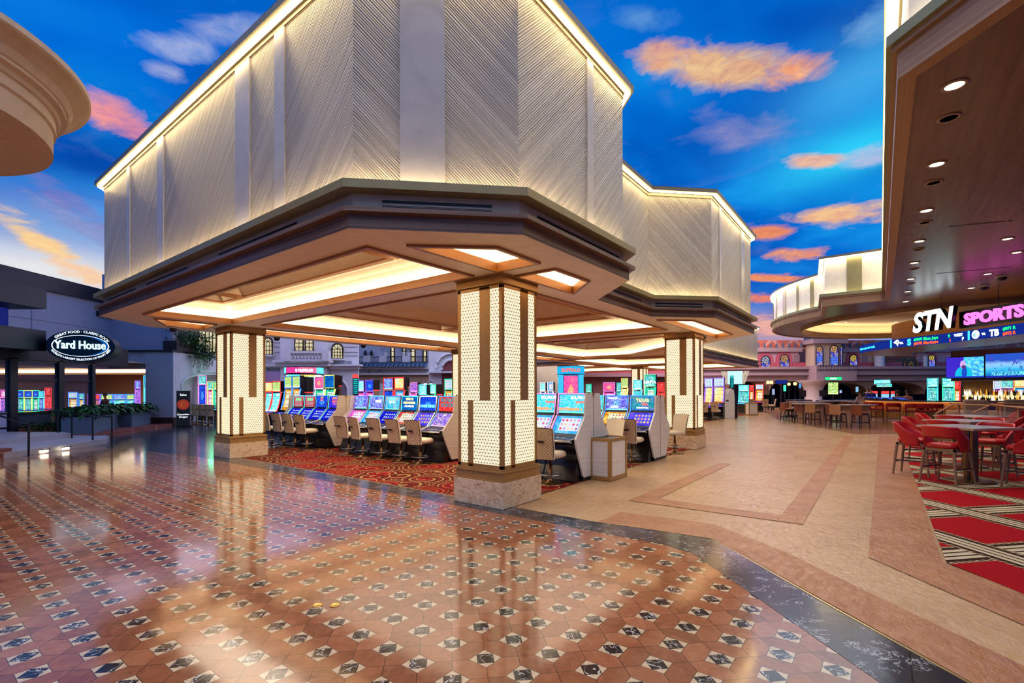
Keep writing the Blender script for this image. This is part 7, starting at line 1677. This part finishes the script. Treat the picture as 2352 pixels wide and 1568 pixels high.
# top-left curved cornice of another building
C0 = Vector((-12.4, 7.6)); 
C0 = Vector((-6.82, 4.90))
t = thing('round_canopy', 'big round cream cornice jutting into the top left corner', 'canopy', (C0.x, C0.y, 0))
M_corn = plain('cornice plaster', (206, 180, 152), .6)
prof = [(0.0,4.50),(1.60,4.50),(1.60,4.74),(1.625,4.76),(1.625,4.87),(1.65,4.885),(1.67,4.93),(1.72,4.955),(1.72,4.985),(1.74,5.0),(1.78,5.08),(1.86,5.14),(1.93,5.17),(1.95,5.19),(1.95,5.25),(0.0,5.25)]
mb = MB()
for a, b in zip(prof, prof[1:]): mb.lathe([a, b], 72) if False else None
V = []; n = 72; fs = []
for r, z in prof:
    for k in range(n): V.append((r*math.cos(2*PI*k/n), r*math.sin(2*PI*k/n), z))
for i in range(len(prof)-1):
    for k in range(n): fs.append((i*n+k, i*n+(k+1)%n, (i+1)*n+(k+1)%n, (i+1)*n+k))
mb.add(V, fs); mb.build('cornice', M_corn, t)
MB().lathe([(1.0,4.5),(1.0,4.47),(.95,4.45),(.85,4.43),(.7,4.36),(.6,4.3),(.5,4.28)],60).build('ceiling_rose', M_corn, t)
MB().lathe([(.5,0),(.5,4.3)],40).build('shaft', M_corn, t)

# ------------------------------------------------------------ lavender facade behind the slot rows
Y1, Y2, Y3 = 34.0, 41.0, 33.0
def gbox(name, x0, x1, y0, y1, Y, dy, m, kind='structure', back=0.2):
    xc = (x0+x1)/2; return MB().box(at(x0,900,Y).x, at(x1,900,Y).x, Y-dy, Y+back, max(0,at(xc,y1,Y).z), at(xc,y0,Y).z).build(name, m, None, kind=kind)
M_fac = plain('lavender white stucco', (200,198,206), .8)
gbox('wall_back', 540, 823, 720, 1000, Y1, 0, M_fac); gbox('wall_back', 653, 756, 720, 1000, Y1, .6, M_fac); gbox('wall_back', 800, 1000, 760, 1000, Y2+3, 0, M_fac); gbox('wall_back', 985, 1330, 750, 1000, Y3, 0, M_fac)
gbox('wall_back', 818, 990, 846, 1000, Y2, 0, M_fac)
for (x0,x1,y0,y1,d) in ((540,656,838,842,.35),(540,656,842,846,.2),(645,770,829,834,1.2),(648,766,834,842,.95),(755,832,837,841,.5),(758,826,841,847,.3),(818,990,842,848,.6),(818,990,857,861,.35),(985,1060,853,857,.4)): gbox('trim_54', x0,x1,y0,y1, Y3 if x0 == 985 else (Y2 if x0 == 818 else Y1), d, M_fac)
for y in (786,796,808): gbox('trim_55', 630, 652, y, y+1, Y1, .04, plain('stucco joint',(140,140,152),.8))
for y in (786,796,808,816): gbox('trim_55', 792, 822, y, y+1, Y1, .04, plain('stucco joint',(140,140,152),.8))
win_px('window_27', 606, 626, 775, 814, Y1-.08, Y1-.08, 3, 3, True); win_px('window_28', 763, 788, 789, 824, Y1-.08, Y1-.08, 4, 3, True)
win_px('window_29', 678, 697, 770, 806, Y1-.7, Y1-.7, 2, 4); win_px('window_30', 702, 720, 770, 806, Y1-.7, Y1-.7, 2, 4)
gbox('trim_56', 600, 632, 815, 819, Y1, .4, M_fac); gbox('trim_56', 755, 795, 824, 828, Y1, .4, M_fac); gbox('trim_57', 797, 808, 829, 838, Y1, .06, plain('grey vent',(130,130,146),.6))
def balustrade(x0, x1, ytop, ybot, Y, n, label):
    a, b = at(x0,ytop,Y), at(x1,ytop,Y); zb = at(x0,ybot,Y).z; w = b.x-a.x; h = a.z-zb; t = thing('balustrade', label, 'balcony', (a.x,Y,zb))
    MB().box(0,w,-.12,.12,h-.16,h).build('top_rail', M_fac, t); MB().box(0,w,-.14,.14,0,.1).build('bottom_rail', M_fac, t)
    for x in (0,w): MB().box(x-.22,x+.22,-.2,.2,0,h+.02).build('pier', M_fac, t)
    for k in range(n): MB().lathe([(.05,.1),(.08,.15),(.12,.28),(.06,.5),(.1,h-.2),(.06,h-.16)],10,(w*(k+1)/(n+1),0)).build('baluster', M_fac, t)
balustrade(662, 750, 806, 829, Y1-1.1, 10, 'white balustrade balcony before the double lit window above the left machines')
for k,(px) in enumerate((846,882,935)): gbox('trim_58', px-9, px+8, 817, 832, Y2-.1, .35, M_fac); 
mb = MB(); xa, xb = at(822,900,Y2).x, at(985,900,Y2).x; zt, zb = at(900,820,Y2).z, at(900,832,Y2).z
for z in (zt,zb): mb.tube([(xa,Y2-.4,z),(xb,Y2-.4,z)], .03, 4)
for k in range(60): x = xa+(xb-xa)*k/59; mb.tube([(x,Y2-.4,zb),(x,Y2-.4,zt)], .016, 4)
mb.build('trim_59', plain('iron',(60,50,60),.5), None, kind='structure')
tr = NT('blue roof tile'); x_,y_,z_ = tr.xyz(tr.obj()); s_ = tr.m_('ABSOLUTE', tr.m_('SINE', tr.m_('MULTIPLY', x_, 9.0))); M_rooft = tr.bsdf(tr.ramp(s_, [(0.1,srgb(24,36,52)),(0.7,srgb(80,104,130))]), .6, bump=s_, bstr=.8, bdist=.05)
mb = MB(); z0_, z1_ = at(900,843,Y2).z, at(900,833,Y2).z; mb.quad((xa,Y2-1.0,z0_),(xb,Y2-1.0,z0_),(xb,Y2-.3,z1_),(xa,Y2-.3,z1_)); mb.build('trim_60', M_rooft, None, kind='structure')
for (x0,x1) in ((824,846),(852,868),(880,918),(936,976)): gbox('trim_61', x0, x1, 848, 857, Y2, .12, plain('panel stucco',(186,180,186),.8))
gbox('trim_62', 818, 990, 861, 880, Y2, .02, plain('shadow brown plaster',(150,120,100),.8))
for (x0,x1) in ((898,906),(925,932),(944,954),(972,980)): win_px('window_31', x0, x1, 795, 830, Y2+2.9, Y2+2.9, 1, 3)
for px in (839,853):
    p = at(px,812,Y2+2.8); t = thing('wall_lantern','small dark wall lantern on the far balcony wall, '+('left' if px < 845 else 'right')+' one','lamp',(p.x,p.y,p.z),0,'dark balcony lanterns'); MB().lathe([(.03,-.3),(.12,-.2),(.14,.1),(.04,.3)],8).build('body', M_dark, t)
for k,px in enumerate((884,927,938)):
    p = at(px,812,Y2-.3); t = thing('potted_shrub','dark potted shrub on the far balcony, '+['leftmost','middle','rightmost'][k]+' one','plant',(p.x,p.y,at(px,818,Y2).z),0,'balcony shrubs'); MB().lathe([(.15,0),(.22,.3)],10).build('pot', M_fac, t); leaf_mass('foliage', 110, ((-.3,.3),(-.3,.3),(.3,1.0)), .2, LG[:2], t, .4, 30+k, .6)
# dark niche arches low on the facade and the arch on the right block
def niche(xc, w, yt, Y, m, dd=.02):
    c = at(xc,900,Y).x; r = w/2/F_PX*Y; z1 = at(xc,yt,Y).z; P = [(c-r,0),(c+r,0)]+[(c+r*math.cos(PI*k/16), z1-r+r*math.sin(PI*k/16)) for k in range(17)]; mb = MB(); mb.add([(p[0],Y-dd,p[1]) for p in P],[tuple(range(len(P)))]); mb.build('wall_niche', m, None, kind='structure')
    mb = MB(); mb.tube([(p[0],Y-dd-.03,p[1]) for p in P[1:]], .1, 5); mb.build('trim_63', M_fac, None, kind='structure')
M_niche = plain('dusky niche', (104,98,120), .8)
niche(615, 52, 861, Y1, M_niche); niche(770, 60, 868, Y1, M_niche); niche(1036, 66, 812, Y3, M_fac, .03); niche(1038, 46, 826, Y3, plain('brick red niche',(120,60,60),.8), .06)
wbox('wall_back', -40, -14, 37.4, 37.8, 0, 6.5, M_fac)
# back boundary walls so that no daylight gap shows under the painted sky
wbox('wall_back', -60, 60, 60, 60.5, -.2, 7.5, plain('far hall wall',(120,96,96),.8)); wbox('wall_left', -45, -44.5, 5, 60, -.2, 7.5, M_lav)

# ------------------------------------------------------------ people far away, small in view
M_skin = plain('skin', (196,140,110), .55); M_hairb = plain('brown hair', (50,34,26), .6)
def person(label, loc, rz, pose, shirt, trousers, hair, scale=1.0):
    t = thing('person', label, 'person', loc, rz)
    sit = pose != 'stand'; hz = .92 if not sit else .72
    def skin(name, pts, edges, mat):
        me = bpy.data.meshes.new(name); me.from_pydata([p[0] for p in pts], edges, []); me.materials.append(mat); o = bpy.data.objects.new(name, me); COL.objects.link(o); o.parent = t
        o.modifiers.new('skin','SKIN')
        for v, p in zip(me.skin_vertices[0].data, pts): v.radius = (p[1], p[1]*(p[2] if len(p) > 2 else 1)); 
        me.skin_vertices[0].data[0].use_root = True
        s = o.modifiers.new('sub','SUBSURF'); s.levels = 1; s.render_levels = 2; return o
    P = [((0,0,hz),.15,.8), ((0,0,hz+.2),.14,.75), ((0,.02,hz+.42),.17,.7), ((0,.02,hz+.53),.06), ((0,.04,hz+.60),.05), ((0,.05,hz+.70),.088,1.1), ((0,.05,hz+.80),.07,1.1)]
    E_ = [(0,1),(1,2),(2,3),(3,4),(4,5),(5,6)]
    for sx in (-1,1):
        b = len(P); P += [((sx*.19,.02,hz+.46),.055), ((sx*.24,.06 if sit else .0,hz+.2),.043), ((sx*.20,.3 if sit else .12,hz+.14),.034), ((sx*.18,.38 if sit else .16,hz+.13),.03,.5)]; E_ += [(2,b),(b,b+1),(b+1,b+2),(b+2,b+3)]
        b = len(P)
        if sit: P += [((sx*.1,.05,hz-.02),.085), ((sx*.12,.42,hz),.06), ((sx*.12,.45,hz-.42),.042), ((sx*.12,.55,hz-.47),.035)]
        else: P += [((sx*.1,0,hz-.08),.088), ((sx*.11,.02,hz-.46),.062), ((sx*.11,0,.07),.04), ((sx*.12,.14,.035),.035)]
        E_ += [(0,b),(b,b+1),(b+1,b+2),(b+2,b+3)]
    skin('body', P, E_, M_skin)
    # clothing shells just outside the body
    S_ = [((0,0,hz+.02),.165,.85), ((0,0,hz+.2),.155,.8), ((0,.02,hz+.44),.185,.75)]; Es = [(0,1),(1,2)]
    for sx in (-1,1): b = len(S_); S_ += [((sx*.2,.02,hz+.46),.068), ((sx*.25,.06 if sit else .0,hz+.2),.055), ((sx*.21,.26 if sit else .1,hz+.15),.045)]; Es += [(2,b),(b,b+1),(b+1,b+2)]
    skin('shirt', S_, Es, shirt)
    T_ = [((0,0,hz-.02),.16,.85)]; Et = []
    for sx in (-1,1):
        b = len(T_)
        if sit: T_ += [((sx*.11,.1,hz-.02),.1), ((sx*.12,.42,hz),.075), ((sx*.12,.45,hz-.38),.055)]
        else: T_ += [((sx*.1,0,hz-.1),.1), ((sx*.11,.02,hz-.46),.075), ((sx*.11,0,.12),.055)]
        Et += [(0,b),(b,b+1),(b+1,b+2)]
    skin('trousers', T_, Et, trousers)
    MB().lathe([(.095,hz+.70),(.105,hz+.78),(.08,hz+.87),(0,hz+.895)],14,(0,.03)).build('hair', hair, t)
    f = MB(); f.box(-.035,-.02,.135,.142,hz+.745,hz+.755); f.box(.02,.035,.135,.142,hz+.745,hz+.755); f.box(-.02,.02,.13,.14,hz+.67,hz+.677); f.lathe([(0.014,hz+.70),(.008,hz+.74),(0,hz+.745)],6,(0,.145)); f.build('face_features', M_hairb, t)
    return t
cl = lambda n, c: plain(n, c, .8)
for (px, Y, rz, pose, sh, tr_, lab) in ((2000,32,PI*.9,'stand',cl('royal blue shirt',(30,50,170)),cl('black trousers',(16,16,20)),'person in a royal blue shirt standing at the gaming tables'),
        (1993,34.5,PI*.8,'stand',cl('black shirt',(18,18,24)),cl('black trousers',(16,16,20)),'person in black standing left of the blue shirt'),
        (1977,27,.2,'sit',cl('white hoodie',(206,196,206)),cl('black trousers',(16,16,20)),'person in a white hoodie sitting at a pale table'),
        (2062,27.5,2.2,'sit',cl('bare arm top',(120,70,50)),cl('blue jeans',(40,50,90)),'person in a brown top leaning at the bar'),
        (2084,28.5,2.4,'sit',cl('pink shirt',(190,120,130)),cl('navy trousers',(24,30,60)),'person in a pink shirt and navy trousers behind the bar corner'),
        (243,27.5,2.9,'sit',cl('grey shirt',(120,110,110)),cl('black trousers',(16,16,20)),'person with a dark cap sitting before the machines above the planters')):
    p = at(px, 900, Y)
    o = person(lab, (p.x,p.y,0), rz, pose, sh, tr_, M_hairb)
    if pose == 'sit': dup(stool0, (p.x,p.y,0), rz, 'stool under the '+lab, 'stools under seated people')
# brass floor discs
for k, (px, py) in enumerate(((729,1382),(769,1382))):
    Y = F_PX*EYE/(py-892.5); p = at(px,py,Y); t = thing('floor_box_cover', f'round brass cover set flush in the hexagon tile, {["left","right"][k]} of the near pair', 'floor cover', (p.x,p.y,0), 0, 'brass floor covers')
    MB().lathe([(.036,-.002),(.036,.003),(.03,.004),(.028,.0025),(0,.0025)],24).build('disc', plain('polished brass',(226,180,90),.25,.9), t)
